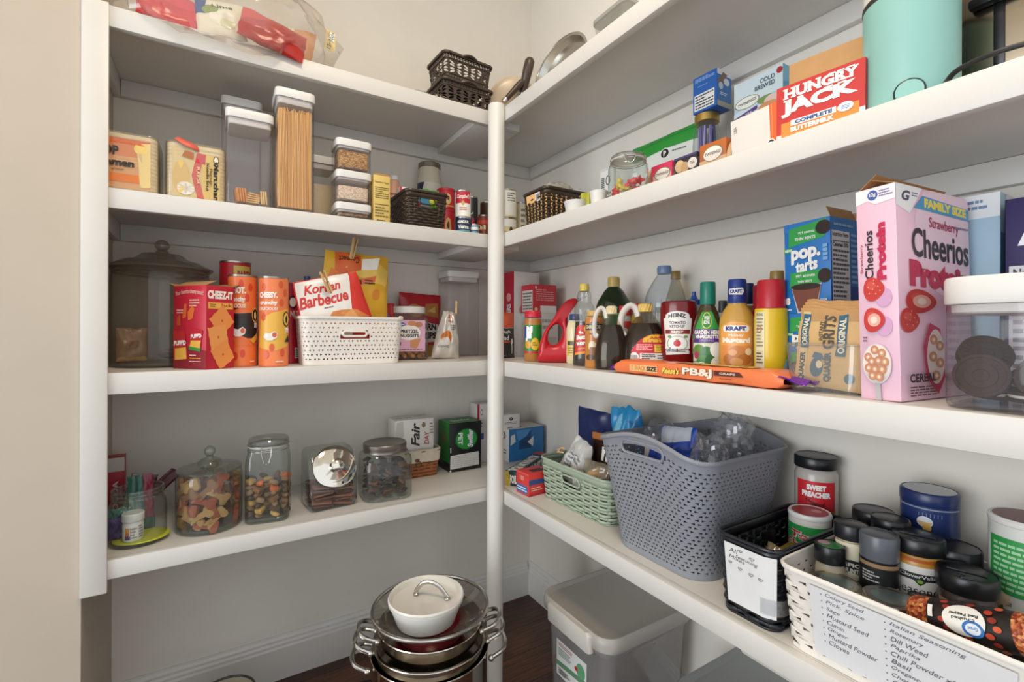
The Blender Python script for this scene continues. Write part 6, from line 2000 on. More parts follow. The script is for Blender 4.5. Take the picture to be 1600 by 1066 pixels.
carton('cereal_box', 'large pink strawberry cereal box standing at the shelf edge', Wc, Dc, hc_, PK, (xc - offc.x, nc_.y - offc.y, Z), rzC, front=side, right=big, flap=[('l', -.9, .03), ('r', -1.2, .03)], roll=math.radians(-1.6), rough=.35)
cb2 = at_x(1.02, 1530)
carton('cereal_box', 'pale blue cereal box behind the pink one and the clear cookie keeper', .07, .09, at_x(1.02, 1540, 306).z - Z, 'a9c8dc', (1.05, at_x(1.05, 1545).y + .012, Z), QR, front=[('r', 0, .88, 1, 1, 'e6eaee'), ('l', 2, .1, .92, .8, .98, '6a8ab0')], right=[('p', [(.3, .82), (1, .92), (1, 1), (.3, 1)], 'e9edf0'), ('e', .7, .93, .12, .03, '4a5a78'), ('r', 0, .5, 1, .8, '7fb2d2')])
sk = at_x(.99, 1568)
hk_ = at_x(.99, 1580, 312).z - Z
carton('cereal_box', 'dark purple cereal box with a white facts panel at the right edge of the frame', .085, .12, hk_, '37305f', (1.045, sk.y - .045, Z), QR - .0, front=[('t', 'SPECIAL', .3, .92, .95, .955, 'dcd8ea', {'bold': .03}), ('t', 'K', .15, .76, .9, .905, 'f2f0f4', {'bold': .08, 'shear': .3}), ('t', 'Blueberry', .3, .70, .98, .745, 'e6e2f0', {'bold': .02}), ('r', .05, .0, 1, .66, 'e4e2e6'), ('t', 'Nutrition Facts', .1, .60, .98, .645, '2a2833', {'bold': .03}), ('r', .08, .575, .98, .585, '2a2833'), ('t', 'Calories 150', .1, .43, .98, .475, '2a2833', {'bold': .03}), ('r', .08, .41, .98, .42, '2a2833'), ('l', 8, .1, .05, .95, .40, '8a8890'), ('l', 3, .1, .49, .9, .56, '8a8890')], left=[('r', 0, 0, 1, 1, '2b2550')])

# clear keeper of sandwich cookies
xo = .778
yo1 = at_x(xo, 1466).y
Wo, Do = .175, .15
ho = at_x(xo, 1500, 432).z - Z
ox, oy = xo + Do / 2, yo1 - Wo / 2
pop_box('cookie_keeper', 'large clear keeper of dark sandwich cookies with a white lid', Wo, Do, ho, (ox, oy, Z), QR, lidh=.034, rad=.03, seal=.012)
CK = M('2c1b15', .75, noise_amt=.25, scale=160, bump=.4, name='cocoa_biscuit')
CR = M('e9e1d4', .6, name='cream_filling')
ck = None
def cookie():
    t = thing('sandwich_cookie', '', 'cookie', (0, 0, 0))
    for z0, nm in ((0, 'biscuit'), (.0085, 'biscuit')):
        b = MB()
        R_ = .0265
        b.lathe([(R_ * .95, z0), (R_, z0 + .001), (R_, z0 + .0038), (R_ * .94, z0 + .0045), (R_ * .86, z0 + .0045), (R_ * .84, z0 + .0038), (R_ * .6, z0 + .0038), (R_ * .58, z0 + .0045), (R_ * .3, z0 + .0045), (R_ * .28, z0 + .0038), (0, z0 + .0038)], CK, 30)
        if z0:
            for k in range(24):
                a = 2 * PI * k / 24
                b.box(R_ * .64, R_ * .8, -.0008, .0008, z0 + .0036, z0 + .0046, CK, X=Matrix.Rotation(a, 4, 'Z'))
        b.build(nm, t)
    b = MB()
    b.lathe([(.0235, .0047), (.0245, .0065), (.0235, .0083)], CR, 30)
    b.build('cream', t)
    return t
spots = [(-.053, -.048, .002, 1.38, 0, .12), (.004, -.050, .004, 1.30, .06, -.1), (.055, -.04, .0, 1.25, 0, .3), (-.058, -.025, .024, 1.05, .15, .4), (-.012, -.020, .001, .06, -.05, .5), (-.055, .0, .001, .1, .1, 0), (-.03, .03, .012, .15, .1, 0), (.03, .045, .002, .1, 0, 0), (-.052, .038, .012, .2, .2, 0), (.045, .01, .012, .2, -.2, 1), (-.012, -.006, .018, .25, .25, 0)]
lbs = ['standing against the front at the left', 'standing against the front in the middle', 'standing against the front at the right', 'tilted up behind the leftmost one, cream showing', 'lying low behind the middle standing one', 'lying low at the left behind the front', 'lying at the back left', 'lying at the back right', 'resting high at the back left', 'leaning at the right wall', 'topmost in the middle of the pile']
for k, (lx, ly, lz, rx_, ry_, rz_) in enumerate(spots):
    c = cookie() if k == 0 else copy_tree(ck)
    if k == 0: ck = c
    up = .026 if rx_ > 1 else .0
    p = Matrix.Rotation(QR, 4, 'Z') @ Vector((lx, ly, 0))
    c.location = (ox + p.x, oy + p.y, Z + .012 + lz + up)
    c.rotation_euler = (rx_, ry_, QR + rz_)
    tag(c, 'dark sandwich cookie in the clear keeper, ' + lbs[k], 'cookie', 'sandwich cookies in the keeper')

# ================================================================== lowest shelf, back wall
Z = Z4 + .0004
def on4(u, v):
    return at_z(Z, u, v)

# wide open jar with packets in it
x, y, r, h = fit_c(169, 263, 762, 'y', 1.435, Z)
J1 = (x, y, r, h)
t = glass_jar('open_jar', 'short wide open glass jar of packets at the left end of the lowest shelf', [(r * .90, 0), (r * .97, .004), (r, .016), (r, h * .62), (r * .97, h * .74), (r * .86, h * .82), (r * .85, h)], (x, y, Z), 0, 48, [(r * .86, h * .86, .0026), (r * .87, h * .93, .0022), (r * .855, h, .0026)])
MB().lathe([(r * .86, .004), (r * .9, .007), (r * .86, .010), (0, .010)], CLEAR('e6e9e2', .12, .8, .05, 'cfd2cc'), 40).build('glass_foot', t)
q = at_z(Z + .012, 214, 856)
qx, qy = x - .006, y - r * .48
t = thing('vitamin_bottle', 'small white pill bottle with a colour-square label inside the open jar', 'bottle', (qx, qy, Z + .0145), face_cam(qx, qy) - .1)
MB().lathe([(.019, 0), (.02, .002), (.02, .040), (.017, .045)], M('e9e4e0', .4), 30).art(F_cyl(.02, .002, .040, 2.4), [('r', .15, .1, .72, .95, 'f4f2ee'), ('r', .2, .5, .4, .78, 'e09a45'), ('r', .2, .3, .4, .5, 'c96a3a'), ('r', .2, .08, .42, .3, '4a3f7a'), ('l', 4, .44, .1, .7, .8, 'a89a9a'), ('r', .43, .08, .44, .8, '5a5a60'), ('r', .56, .08, .57, .8, '5a5a60'), ('l', 5, .76, .1, .98, .9, '8a8a90')]).build('body', t)
MB().lathe([(.0215, .0452), (.0215, .060), (.020, .062), (0, .062)], WHITEP, 30).build('cap', t)
m_ = MB(); m_.prof(oval(.11, .09, 30), [(1, 0), (1, .0025)], M('cfd23f', .6))
o = m_.build('yellow_paper', loc=(x + .008, y - .012, Z + .0108)); tag(o, 'bright yellow sheet of paper on the bottom of the open jar', 'paper')
bag('purple_packet', 'purple foil packet leaning at the left inside the open jar', .045, .07, .012, '40306f', (x - .036, y - .012, Z + .0145), .3, -.1, .05, [('r', 0, .75, 1, 1, '2f6a5f')], 'packet', seed=81)
bag('green_packet', 'dark green and maroon packet standing in the middle of the open jar', .05, h * 1.06, .010, '2f5a52', (x + .005, y + .028, Z + .0135), .1, -.08, -.04, [('r', .0, .0, .5, .6, '5a7a6a'), ('r', .6, .2, 1, 1, '7a2a3a')], 'packet', seed=82)
corner_box4 = lambda *a, **k: corner_box(*a, zb=Z, **k)
a = at_y(1.56, 170); b_ = at_y(1.56, 194)
carton('tea_carton', 'small red carton standing behind the open jar at the left end', .062, .045, at_y(1.56, 182, 716).z - Z, 'b52032', (b_.x - .031, 1.585, Z), .05, front=[('r', 0, .8, 1, 1, 'c9c2ba'), ('t', 'COCOA', .62, .12, .80, .66, 'e9dcd8', {'rot': 90, 'bold': .03}), ('l', 6, .84, .15, .95, .6, 'd99a9a'), ('r', 0, 0, .5, .4, '8a1525')])
bag('torn_sachet', 'torn foil sachet with a grey facts panel standing behind the open jar', .062, .135, .014, '8a8480', (at_y(1.535, 205).x, 1.535, Z), .1, .0, .22,
    [('p', [(.05, .3), (.75, .3), (.75, .98), (.05, .98)], 'b9b5b0'), ('l', 10, .1, .4, .7, .92, '66605c'), ('p', [(.76, .1), (1, .1), (1, 1), (.80, 1)], '5f1f2a'), ('e', .5, .45, .2, .08, '4a3022'), ('r', 0, 0, 1, .3, '2f4f4a')], 'sachet', seed=84, crumple=.006, topn=.9)
w_ = MB(); w_.grid(lambda u, v: (.03 * (u - .5) + .02 * v, -.004 + .002 * math.sin(u * 5), .075 * v), 5, 8, M('5f1f2a', .35))
q = w_.build('torn_strip', [o for o in COL.objects if o.name.startswith('torn_sachet')][-1], solid=.0008); q.location = (.022, -.004, .085); q.rotation_euler = (0, .35, 0)

# knob-lid jar of dog biscuits
x, y, r, h = fit_c(275, 381, 728, 'y', 1.448, Z)
J2 = (x, y, r, h)
t = glass_jar('biscuit_jar', 'clear glass jar with a flat knob lid, full of bone-shaped dog biscuits', [(r * .93, 0), (r * .98, .004), (r, .018), (r, h * .82), (r * .97, h * .92), (r * .93, h * .95)], (x, y, Z), 0, 52, [(r * .93, h * .95, .003)])
MB().lathe([(r * .88, .004), (r * .92, .008), (r * .88, .011), (0, .011)], CLEAR('e6e9e2', .12, .8, .05, 'cfd2cc'), 44).build('glass_foot', t)
LID = CLEAR('e9ece8', .07, .95, .03, 'd2d6d0', .05)
MB().lathe([(r * .90, h * .955), (r * .985, h * .965), (r * .985, h * .985), (r * .88, h * 1.0), (r * .40, h * 1.03), (r * .33, h * 1.10), (r * .22, h * 1.13), (r * .12, h * 1.14), (r * .11, h * 1.17)], LID, 52).build('lid', t)
g = MB(); g.ellipsoid((0, 0, h * 1.25), (r * .175, r * .175, h * .085), CLEAR('e3e6e2', .14, 1.0, .03, 'cfd2cc', .06), 20, 14); g.build('lid_knob', t)
def bone_mesh(mat, L=.052, w=.018):
    pts = []
    n = 8
    for sx in (1, -1):
        for sy in ((-1, 1) if sx > 0 else (1, -1)):
            cx, cy = sx * (L / 2 - w * .42), sy * w * .42
            a0 = (-PI * .62 if sy < 0 else -PI * .08)
            for k in range(n):
                a = a0 + (PI * .70) * k / (n - 1)
                c = math.cos(a)
                pts.append((cx + sx * w * .48 * c, cy + w * .48 * math.sin(a) * (1 if sx > 0 else -1) if False else cy + w * .48 * math.sin(a if sx > 0 else -a)))
        # waist
        pts.append((sx * L * .18, w * .42 * (1 if sx > 0 else -1)))
        pts.append((-sx * L * .18, w * .42 * (1 if sx > 0 else -1)))
    m = MB()
    m.prof(pts, [(.86, -.0062), (1, -.0035), (1, .0035), (.86, .0062)], mat)
    return m
BT = M('b08a55', .75, noise_amt=.14, scale=90, bump=.3, name='tan_biscuit')
BR = M('9c5138', .75, noise_amt=.14, scale=90, bump=.3, name='red_biscuit')
BD = M('8a5a30', .75, noise_amt=.14, scale=90, bump=.3, name='brown_biscuit')
protos = {}
rnd = random.Random(21)
kinds = [(BR, 'red-brown'), (BT, 'tan'), (BR, 'red-brown'), (BD, 'dark tan'), (BT, 'tan')]
cnt = 0
for lay in range(8):
    zc = Z + .020 + lay * (h * .92 - .03) / 7.6
    for k in range(7):
        mat, nm = kinds[(k * 2 + lay * 3 + (k * lay) % 2) % 5]
        if nm not in protos:
            protos[nm] = o = bone_mesh(mat).build('dog_biscuit', angle=50)
        else:
            o = protos[nm].copy(); COL.objects.link(o)
        a = 2 * PI * (k + .5 * (lay % 2)) / 7 + rnd.uniform(-.15, .15)
        rr = r * .80
        if k == 6:
            a, rr = rnd.uniform(0, 6), r * .25
        o.location = (x + rr * math.cos(a), y + rr * math.sin(a), zc + rnd.uniform(-.003, .003))
        # flat side towards the glass, tipped by some angle
        R_ = Matrix.Rotation(a + PI / 2, 4, 'Z') @ Matrix.Rotation(PI / 2 + rnd.uniform(-.25, .25), 4, 'X') @ Matrix.Rotation(rnd.uniform(-.8, .8) + (1.2 if (k + lay) % 4 == 0 else 0), 4, 'Z')
        o.rotation_euler = R_.to_euler()
        tag(o, nm + ' bone-shaped biscuit inside the knob-lid glass jar', 'dog biscuit', 'dog biscuits in the knob-lid jar')

# clip-top jar of small mixed treats
x, y, r, h = fit_c(386, 454, 680, 'y', 1.437, Z)
clip_jar('clip_jar', 'tall square-shouldered clip-top glass jar half full of mixed dog treats', x, y, Z, r * 1.0, h, face_cam(x, y) - .1, .90, rrect(2 * r, 2 * r, r * .45, 6))
tm = {}
rnd = random.Random(33)
TC = [('8a6238', 'brown'), ('c9a25a', 'tan'), ('d9713f', 'orange'), ('5f4634', 'dark brown'), ('9a7a58', 'greyish tan')]
for lay in range(7):
    for k in range(9):
        c, nm = TC[(k * 3 + lay * 2) % 5] if lay > 4 else TC[(0, 1, 3, 4, 0, 4, 3)[(k * 2 + lay) % 7]]
        key = (c, (k + lay) % 2)
        if key not in tm:
            m = MB()
            if key[1]:
                m.box(-.0105, .0105, -.009, .009, -.0062, .0062, M(c, .7, noise_amt=.2, scale=120), .002)
            else:
                m.ellipsoid((0, 0, 0), (.0135, .008, .007), M(c, .7, noise_amt=.2, scale=120), 10, 7, .15, 2, 4)
            tm[key] = o = m.build('dog_treat')
        else:
            o = tm[key].copy(); COL.objects.link(o)
        side, f = k % 4, (k // 4 - .5) * .9
        e = r * .76
        p = [(f * e, -e), (e, f * e), (f * e, e), (-e, f * e)][side] if k < 8 else (0, 0)
        ry_ = face_cam(x, y) - .1
        pr = Matrix.Rotation(ry_, 4, 'Z') @ Vector((p[0] + rnd.uniform(-.003, .003), p[1], 0))
        o.location = (x + pr.x, y + pr.y, Z + .0195 + lay * .0138 + rnd.uniform(-.0015, .0015))
        o.rotation_euler = (rnd.uniform(-.5, .5), rnd.uniform(-.5, .5), rnd.uniform(0, 6))
        tag(o, nm + (' block-shaped' if key[1] else ' rounded') + ' treat inside the tall clip-top jar', 'dog treat', 'mixed treats in the clip-top jar')

# slant-front jar with a chrome lid
pl, pr_ = on4(479, 798), on4(553, 787)
cx_, cy_ = (pl.x + pr_.x) / 2, (pl.y + pr_.y) / 2
W4 = .128
rz4 = math.radians(6)
H4 = .163
t = thing('slant_jar', 'slant-front square glass jar of red-brown treats with a round chrome lid', 'jar', (at_y(1.445, 516).x, 1.455, Z), rz4)
b = MB()
prf = [(-.048, 0), (-.056, .010), (-.056, .068), (-.014, H4 - .004), (-.006, H4), (.046, H4), (.054, H4 - .008), (.056, .010), (.048, 0)]
sec = []
for xx, k in ((-W4 / 2, .90), (-W4 / 2 + .006, .985), (-W4 / 2 + .014, 1), (W4 / 2 - .014, 1), (W4 / 2 - .006, .985), (W4 / 2, .90)):
    sec.append([(xx, p[0] * k, H4 / 2 + (p[1] - H4 / 2) * k) for p in prf])
b.loft(sec, GLASS)
b.build('glass_body', t, angle=40)
nrm = Vector((0, -(H4 - .004 - .068), .042)).normalized()          # outward from the slanted face
cl = Vector((.004, -.036, .113)) + nrm * .004
Xl = Matrix.Translation(cl) @ nrm.to_track_quat('Z', 'Y').to_matrix().to_4x4()
CHR = M('e2ddd2', .08, 1.0, name='chrome')
l = MB()
l.lathe([(.056, -.002), (.060, .001), (.060, .006), (.055, .009), (.036, .0115), (.017, .0125), (.009, .0135)], CHR, 48, X=Xl)
l.build('lid', t)
g = MB()
g.lathe([(.008, .0135), (.0075, .018), (.013, .023), (.0175, .030), (.0165, .037), (.010, .0415), (0, .043)], CHR, 32, X=Xl)
g.build('lid_knob', t)
TR = [M(c, .65, noise_amt=.18, scale=60, bump=.2) for c in ('6a3322', '7d4230', '8f5a40', '5a2a1e')]
rnd = random.Random(41)
tp = {}
base = Vector(t.location)
for lay in range(6):
    for k in range(12):
        i = (k + lay * 2) % 4
        if i not in tp:
            m = MB(); m.box(-.026, .026, -.009, .009, -.0028, .0028, TR[i], .002)
            tp[i] = o = m.build('jerky_strip')
        else:
            o = tp[i].copy(); COL.objects.link(o)
        yy = -.042 + .0165 * (k % 6)
        xx = (-.028 if k < 6 else .028) + rnd.uniform(-.004, .004)
        p = Matrix.Rotation(rz4, 4, 'Z') @ Vector((xx, yy, 0))
        zz_ = .0105 + lay * .0105 + rnd.uniform(-.001, .001)
        o.location = base + Vector((p.x, p.y, zz_))
        o.rotation_euler = (rnd.uniform(-.3, .3), rnd.uniform(-.12, .12), rz4 + rnd.uniform(-.3, .3))
        tag(o, ('dark red-brown', 'red-brown', 'paler brown', 'very dark brown')[i] + ' jerky strip inside the slant-front jar', 'jerky strip', 'jerky strips in the slant-front jar')

# square jar with a tin screw lid
x, y, r, h = fit_c(562, 641, 690, 'y', 1.452, Z)
sq5 = rrect(2 * r * .97, 2 * r * .97, r * .5, 6)
rz5 = math.radians(-4)
t = glass_jar('treat_jar', 'square glass jar of dark treats with a tin screw lid, before the napkin basket', [(.93, 0), (.985, .005), (1, .015), (1, h * .68), (.96, h * .77), (.84, h * .83), (.80, h - .024)], (x, y, Z), rz5, sq=sq5)
MB().lathe([(r * .81, h - .027), (r * .86, h - .026), (r * .84, h - .019), (r * .86, h - .015), (r * .86, h - .003), (r * .83, h - .0005), (r * .78, h - .002), (0, h - .002)], M('8b857c', .35, .9, name='dull_tin'), 44).build('lid', t)
rnd = random.Random(55)
tp = {}
for lay in range(6):
    for k in range(9):
        i = (k * 2 + lay) % 4
        if i not in tp:
            m = MB(); m.box(-.013, .013, -.010, .010, -.0032, .0032, M(('3f2a1e', '4d3423', '6a4526', '33241c')[i], .65, noise_amt=.2, scale=80), .0012)
            tp[i] = o = m.build('treat_square')
        else:
            o = tp[i].copy(); COL.objects.link(o)
        gx, gy = (k % 3 - 1), (k // 3 - 1)
        p = Matrix.Rotation(rz5, 4, 'Z') @ Vector((gx * r * .58 + rnd.uniform(-.004, .004), gy * r * .58 + rnd.uniform(-.003, .003), 0))
        o.location = (x + p.x, y + p.y, Z + .020 + lay * .0155 + rnd.uniform(-.003, .003))
        o.rotation_euler = (rnd.uniform(-.9, .9), rnd.uniform(-.5, .5), rnd.uniform(0, 6))
        tag(o, ('very dark brown', 'dark brown', 'orange-brown', 'near-black')[i] + ' square treat inside the tin-lid jar', 'dog treat', 'square treats in the tin-lid jar')

# splint basket with cloth liner and napkins
ax_, bx_ = at_y(1.545, 612).x, at_y(1.545, 689).x
bw_ = bx_ - ax_
SPL = M('9a5f35', .6, noise_amt=.2, scale=30, name='wood_splint')
hb4 = .088
t, wl4 = woven_basket('splint_basket', 'small brown wood splint basket with a cream cloth liner full of napkins', bw_ * .90, .095, bw_, .11, hb4, .010, (ax_ + bw_ / 2, 1.545 + .056, Z), .0, SPL, [], nc=22, nr=5, t0=.02, t1=.70, amp=.0009, gap=.06, rimr=.003)
LN = M('d8cbb6', .9, noise_amt=.04, scale=90, bump=.2, name='cream_cloth')
c = MB()
n = 60
def liner(u, v):
    p = wl4.P(u, 1.06 - .46 * v, .0045 + .0025 * math.sin(u * 60) + .002 * v)
    return p
c.grid(liner, n * 2, 6, LN)
c.grid(lambda u, v: wl4.P(u, 1.06 - .25 * v, -.003), n, 3, LN)
c.grid(lambda u, v: wl4.P(u, 1.06 + .03 * math.sin(PI * v), .0045 + .0025 * math.sin(u * 60) - .0075 * v), n * 2, 4, LN)
c.build('cloth_liner', t)
lt_ = MB()
lt_.box(-.008, .008, -.0645, -.0605, hb4 * .66, hb4 * .76, M('6a3a22', .5), .002)
lt_.tube([(.004 + .0095 * math.cos(2 * PI * k / 16), -.066, hb4 * .56 + .0095 * math.sin(2 * PI * k / 16)) for k in range(16)], .0015, M('5a4a3a', .4, .6), 6, closed=True)
lt_.build('leather_tab', t)
wn = bw_ * .80
hn = at_y(1.56, 640, 655).z - Z
o = carton('napkin_pack', 'white napkin pack with script lettering standing in the splint basket', wn, .085, hn - .012, 'e6e0d8', (ax_ + bw_ / 2 + .0, 1.545 + .058, Z + .010), .0, rough=.3, bev=.006,
       front=[('p', [(.0, .60), (.22, .72), (.20, .98), (.04, .96)], 'cfc9c2'), ('p', [(0, .45), (.12, .60), (.26, .55), (.34, .42), (.2, .42)], 'a83a44'), ('t', 'Fair', .40, .50, .62, .94, '2d2a2a', {'rot': 90, 'shear': .3, 'bold': .03}), ('e', .72, .88, .05, .05, '8a7258'), ('t', 'DAY', .74, .52, .86, .76, 'b23a44', {'rot': 90, 'shear': .2}), ('l', 4, .88, .7, .97, .92, '9a948c')],
       top=[('t', 'Vanity', .1, .3, .5, .5, '3a3634', {'shear': .3}), ('r', .6, .6, .8, .66, '3a3634')])

# green and black mop-pad box
a, b_ = at_y(1.548, 703), at_y(1.548, 752)
ws = b_.x - a.x
carton('mop_pad_box', 'green and black mop pad box with a round green badge, left of the post', ws, .10, at_y(1.548, 727, 660).z - Z, '14151a', (a.x + ws / 2, 1.548 + .05, Z), 0,
       front=[('e', .53, .65, .36, .225, '1d5a2c'), ('e', .53, .65, .33, .205, '2f9a3f'), ('t', 'Swiffer', .56, .47, .74, .85, 'f2f4f2', {'rot': 90, 'bold': .05, 'shear': .2, 'ol': ('2a4fa0', .03)}), ('t', 'PET', .27, .54, .41, .79, 'f2f4f2', {'rot': -90, 'bold': .03}), ('p', [(.02, .06), (.93, .08), (.92, .36), (.03, .34)], 'd8d6d4'), ('l', 6, .06, .09, .90, .33, 'c2bfbd'), ('e', .03, .025, .03, .02, 'e0e0e0'), ('r', .02, .4, .05, .5, 'd8d6d4')],
       left=[('r', 0, .18, 1, .92, '2f7a35'), ('p', [(.2, .5), (.8, .6), (.7, .8), (.2, .75)], '55603a'), ('r', 0, .92, 1, 1, '2a8a3c')], top=[('r', 0, 0, 1, 1, '2a7a38'), ('t', 'Swiffer', .2, .3, .8, .6, 'bfe0c4')])

# behind and right of the post
a, b_ = at_y(1.60, 745), at_y(1.60, 778)
carton('medicine_box', 'white and red carton standing behind the post on the lowest shelf', b_.x - a.x, .06, at_y(1.60, 752, 632).z - Z, 'e3dedb', ((a.x + b_.x) / 2 + .006, 1.635, Z), 0, front=[('r', 0, 0, .10, 1, 'c0283a'), ('e', .2, .86, .06, .05, '33302e'), ('e', .2, .86, .045, .037, 'e9e4e0'), ('l', 2, .12, .6, .3, .7, '55504a'), ('r', 0, .4, .3, .5, '3a5aa0')])
z5 = at_y(1.555, 820, 668).z - Z
corner_box('film_box', 'blue and white carton with a torn corner opening, right of the post', 781, 796, 850, 672, 1.555, '2f72ad', [('r', .28, .35, .62, .9, '1d4a78'), ('p', [(.25, .6), (.5, .75), (.62, .95), (.2, .95)], '4a90c9'), ('p', [(.04, .5), (.18, .6), (.16, .85), (.05, .8)], 'dcd8d4'), ('l', 3, .35, .42, .58, .6, '16385a'), ('p', [(.52, .55), (.7, .72), (.68, .4)], 'dcd8d4')],
           [('r', 0, 0, 1, 1, 'e6e2de'), ('e', .5, .78, .25, .12, '33302e'), ('e', .5, .78, .18, .09, 'e6e2de'), ('l', 4, .2, .2, .8, .55, '6a6662')], D=.10, top=[('r', 0, 0, 1, 1, 'd9d5d0'), ('r', .2, .3, .5, .5, '4a4a50')])
a, b_ = at_y(1.575, 778), at_y(1.575, 812)
carton('white_carton', 'small white carton with a round black badge on top of the blue one', b_.x - a.x, .075, at_y(1.575, 797, 639).z - Z - z5 - .012, 'e6e2de', ((a.x + b_.x) / 2, 1.61, Z + at_y(1.555, 823, 672).z - Z + .001), 0, front=[('e', .6, .72, .08, .11, '2f2c2a'), ('t', 'P', .575, .66, .625, .78, 'f0ece8', {'bold': .04}), ('l', 2, .3, .4, .85, .55, '8a8682'), ('l', 1, .45, .15, .8, .25, '55504c')])
a, b_ = at_y(1.60, 851), at_y(1.60, 884)
carton('trash_bag_box', 'yellow carton at the back corner behind the blue and white one', .10, .055, at_y(1.60, 868, 672).z - Z, 'b8983a', (a.x + .052, 1.634, Z), .0, front=[('l', 3, .55, .2, .9, .7, '5a4a1c'), ('r', .0, .85, 1, 1, '9a7a2a'), ('t', 'BAGS', .6, .4, .85, .6, '4a3c14', {'bold': .04})])
# foil box: long, lying, with a red box in front
p0 = on4(796, 766)
t_ = math.radians(33)
Lf = .27
carton('foil_box', 'long dark carton of kitchen foil lying on the shelf right of the post', Lf, .046, .046, '20404c', (.795 + Lf / 2 * math.cos(t_) + .012, 1.318 + Lf / 2 * math.sin(t_), Z), t_,
       front=[('t', 'ALUMINUM FOIL', .02, .14, .85, .86, 'ece9e4', {'bold': .06, 'rot': 180}), ('r', .9, 0, 1, 1, 'c0392f')], left=[('p', [(0, 0), (.45, 0), (.3, 1), (0, 1)], 'cdb54a'), ('t', 'FOIL', .40, .15, .95, .75, 'ece9e4', {'bold': .06})], top=[('t', 'ALUMINUM FOIL', .02, .1, .80, .9, 'ece9e4', {'bold': .06, 'rot': 180}), ('r', .86, 0, 1, 1, 'c8453a')])
nr_ = at_z(Z, 825, 777)
wl_y = .066
hr_ = .068
carton('sandwich_bag_box', 'small red carton with a torn top in front of the long foil carton', wl_y, .085, hr_, 'cf3a38', (nr_.x + .0425, nr_.y + wl_y / 2, Z), QR + .05, front=[('r', .05, .08, .9, .42, '2f6aa5'), ('l', 2, .1, .14, .85, .36, 'd9e2ee'), ('t', '100', .3, .62, .62, .84, 'e8a58c', {'bold': .02}), ('r', 0, .92, 1, 1, 'd9564a')],
       right=[('r', 0, .5, 1, .72, '2f4f8a'), ('l', 2, .1, .2, .6, .4, 'eab0a0'), ('r', 0, 0, 1, .1, 'b52f2f')], top=[('r', .4, .3, .8, .85, '3a1a1a')])

# ================================================================== lowest shelf, right wall
Z = Z4 + .0004
def top4(zr, u, v):
    """a point seen at (u, v) lying zr above the shelf"""
    return at_z(Z + zr, u, v)

# sage green basket
GRN = M('a9b7a2', .45, name='sage_plastic')
ya_, yb2 = 1.205, .895
wg = ya_ - yb2
hg = .118
tG, wG = woven_basket('sage_basket', 'sage green woven plastic basket of snack bags left of the tall grey basket', wg * .93, .19, wg, .205, hg, .03, (.836 + .1025, (ya_ + yb2) / 2, Z), QR, GRN, [('f', .70, .040, .011)], nc=30, nr=11, t0=.03, t1=.84, amp=.0022, gap=.16, rimr=.004, stakes=M('8f9d89', .5))
gx, gy = .94, (ya_ + yb2) / 2
bag('snack_pouch', 'dark navy shiny pouch standing at the back of the sage basket', .175, .25, .03, '1f2b5c', (.992, 1.105, Z + .012), QR + .1, .06, .06, [('p', [(0, .55), (1, .5), (1, .46), (0, .5)], 'c98a5a'), ('p', [(0, 0), (1, 0), (1, .47), (0, .52)], '3a2018')], 'pouch', seed=91, crumple=.011)
bag('snack_pouch', 'bright blue foil pouch between the navy pouch and the tall grey basket', .125, .278, .04, '2a8fc4', (.985, .955, Z + .012), QR + .1, .06, -.05, [('p', [(.2, .6), (.5, .6), (.45, .95), (.25, .9)], '7fc4e0'), ('p', [(.6, .85), (1, .8), (1, .95)], '1f6fa8')], 'pouch', seed=93, crumple=.024, topn=.8, wave=.012)
bag('cracker_bag', 'dark brown bag with large white lettering leaning in the sage basket', .14, .20, .022, '2f1c16', (.935, .985, Z + .012), QR + .05, .0, -.05, [('t', 'ritz', .30, .62, .86, .88, 'f0ece6', {'bold': .08, 'shear': .2}), ('p', [(0, .9), (1, .93), (1, 1), (0, 1)], 'b5703a'), ('p', [(.6, 0), (1, 0), (1, .5), (.7, .45)], '7a3a4a'), ('e', .88, .4, .1, .06, 'c9602f')], 'bag', seed=95, crumple=.005)
bag('bread_bag', 'crumpled white printed bag twisted shut with a clothespin in the sage basket', .125, .15, .05, 'd9d5cf', (.890, 1.115, Z + .05), QR + .1, .0, .40, [('l', 5, .25, .3, .8, .7, '8a8a90'), ('l', 3, .2, .12, .6, .26, 'a8a4a0')], 'bag', seed=97, crumple=.02, topn=.5)
clothespin(tuple(top4(.155, 872, 705)), (.5, -1.25, .6), 'wooden clothespin gripping the crumpled white bag in the sage basket', .9)
bag('bun_bag', 'clear bag with a tan bread roll in the sage basket', .10, .10, .05, CLEAR('f6f0e6', .2, 1.0, .1, 'e2d4be', .08), (.882, .985, Z + .045), QR + .1, 0, 0, (), 'bag', seed=98, crumple=.012)
m_ = MB(); m_.ellipsoid((0, 0, 0), (.042, .024, .028), M('c9a777', .75, noise_amt=.1, scale=40), 20, 14, .12, 2, 2)
o = m_.build('bread_roll', loc=(.883, .985, Z + .103)); tag(o, 'tan bread roll inside the clear bag in the sage basket', 'bread')

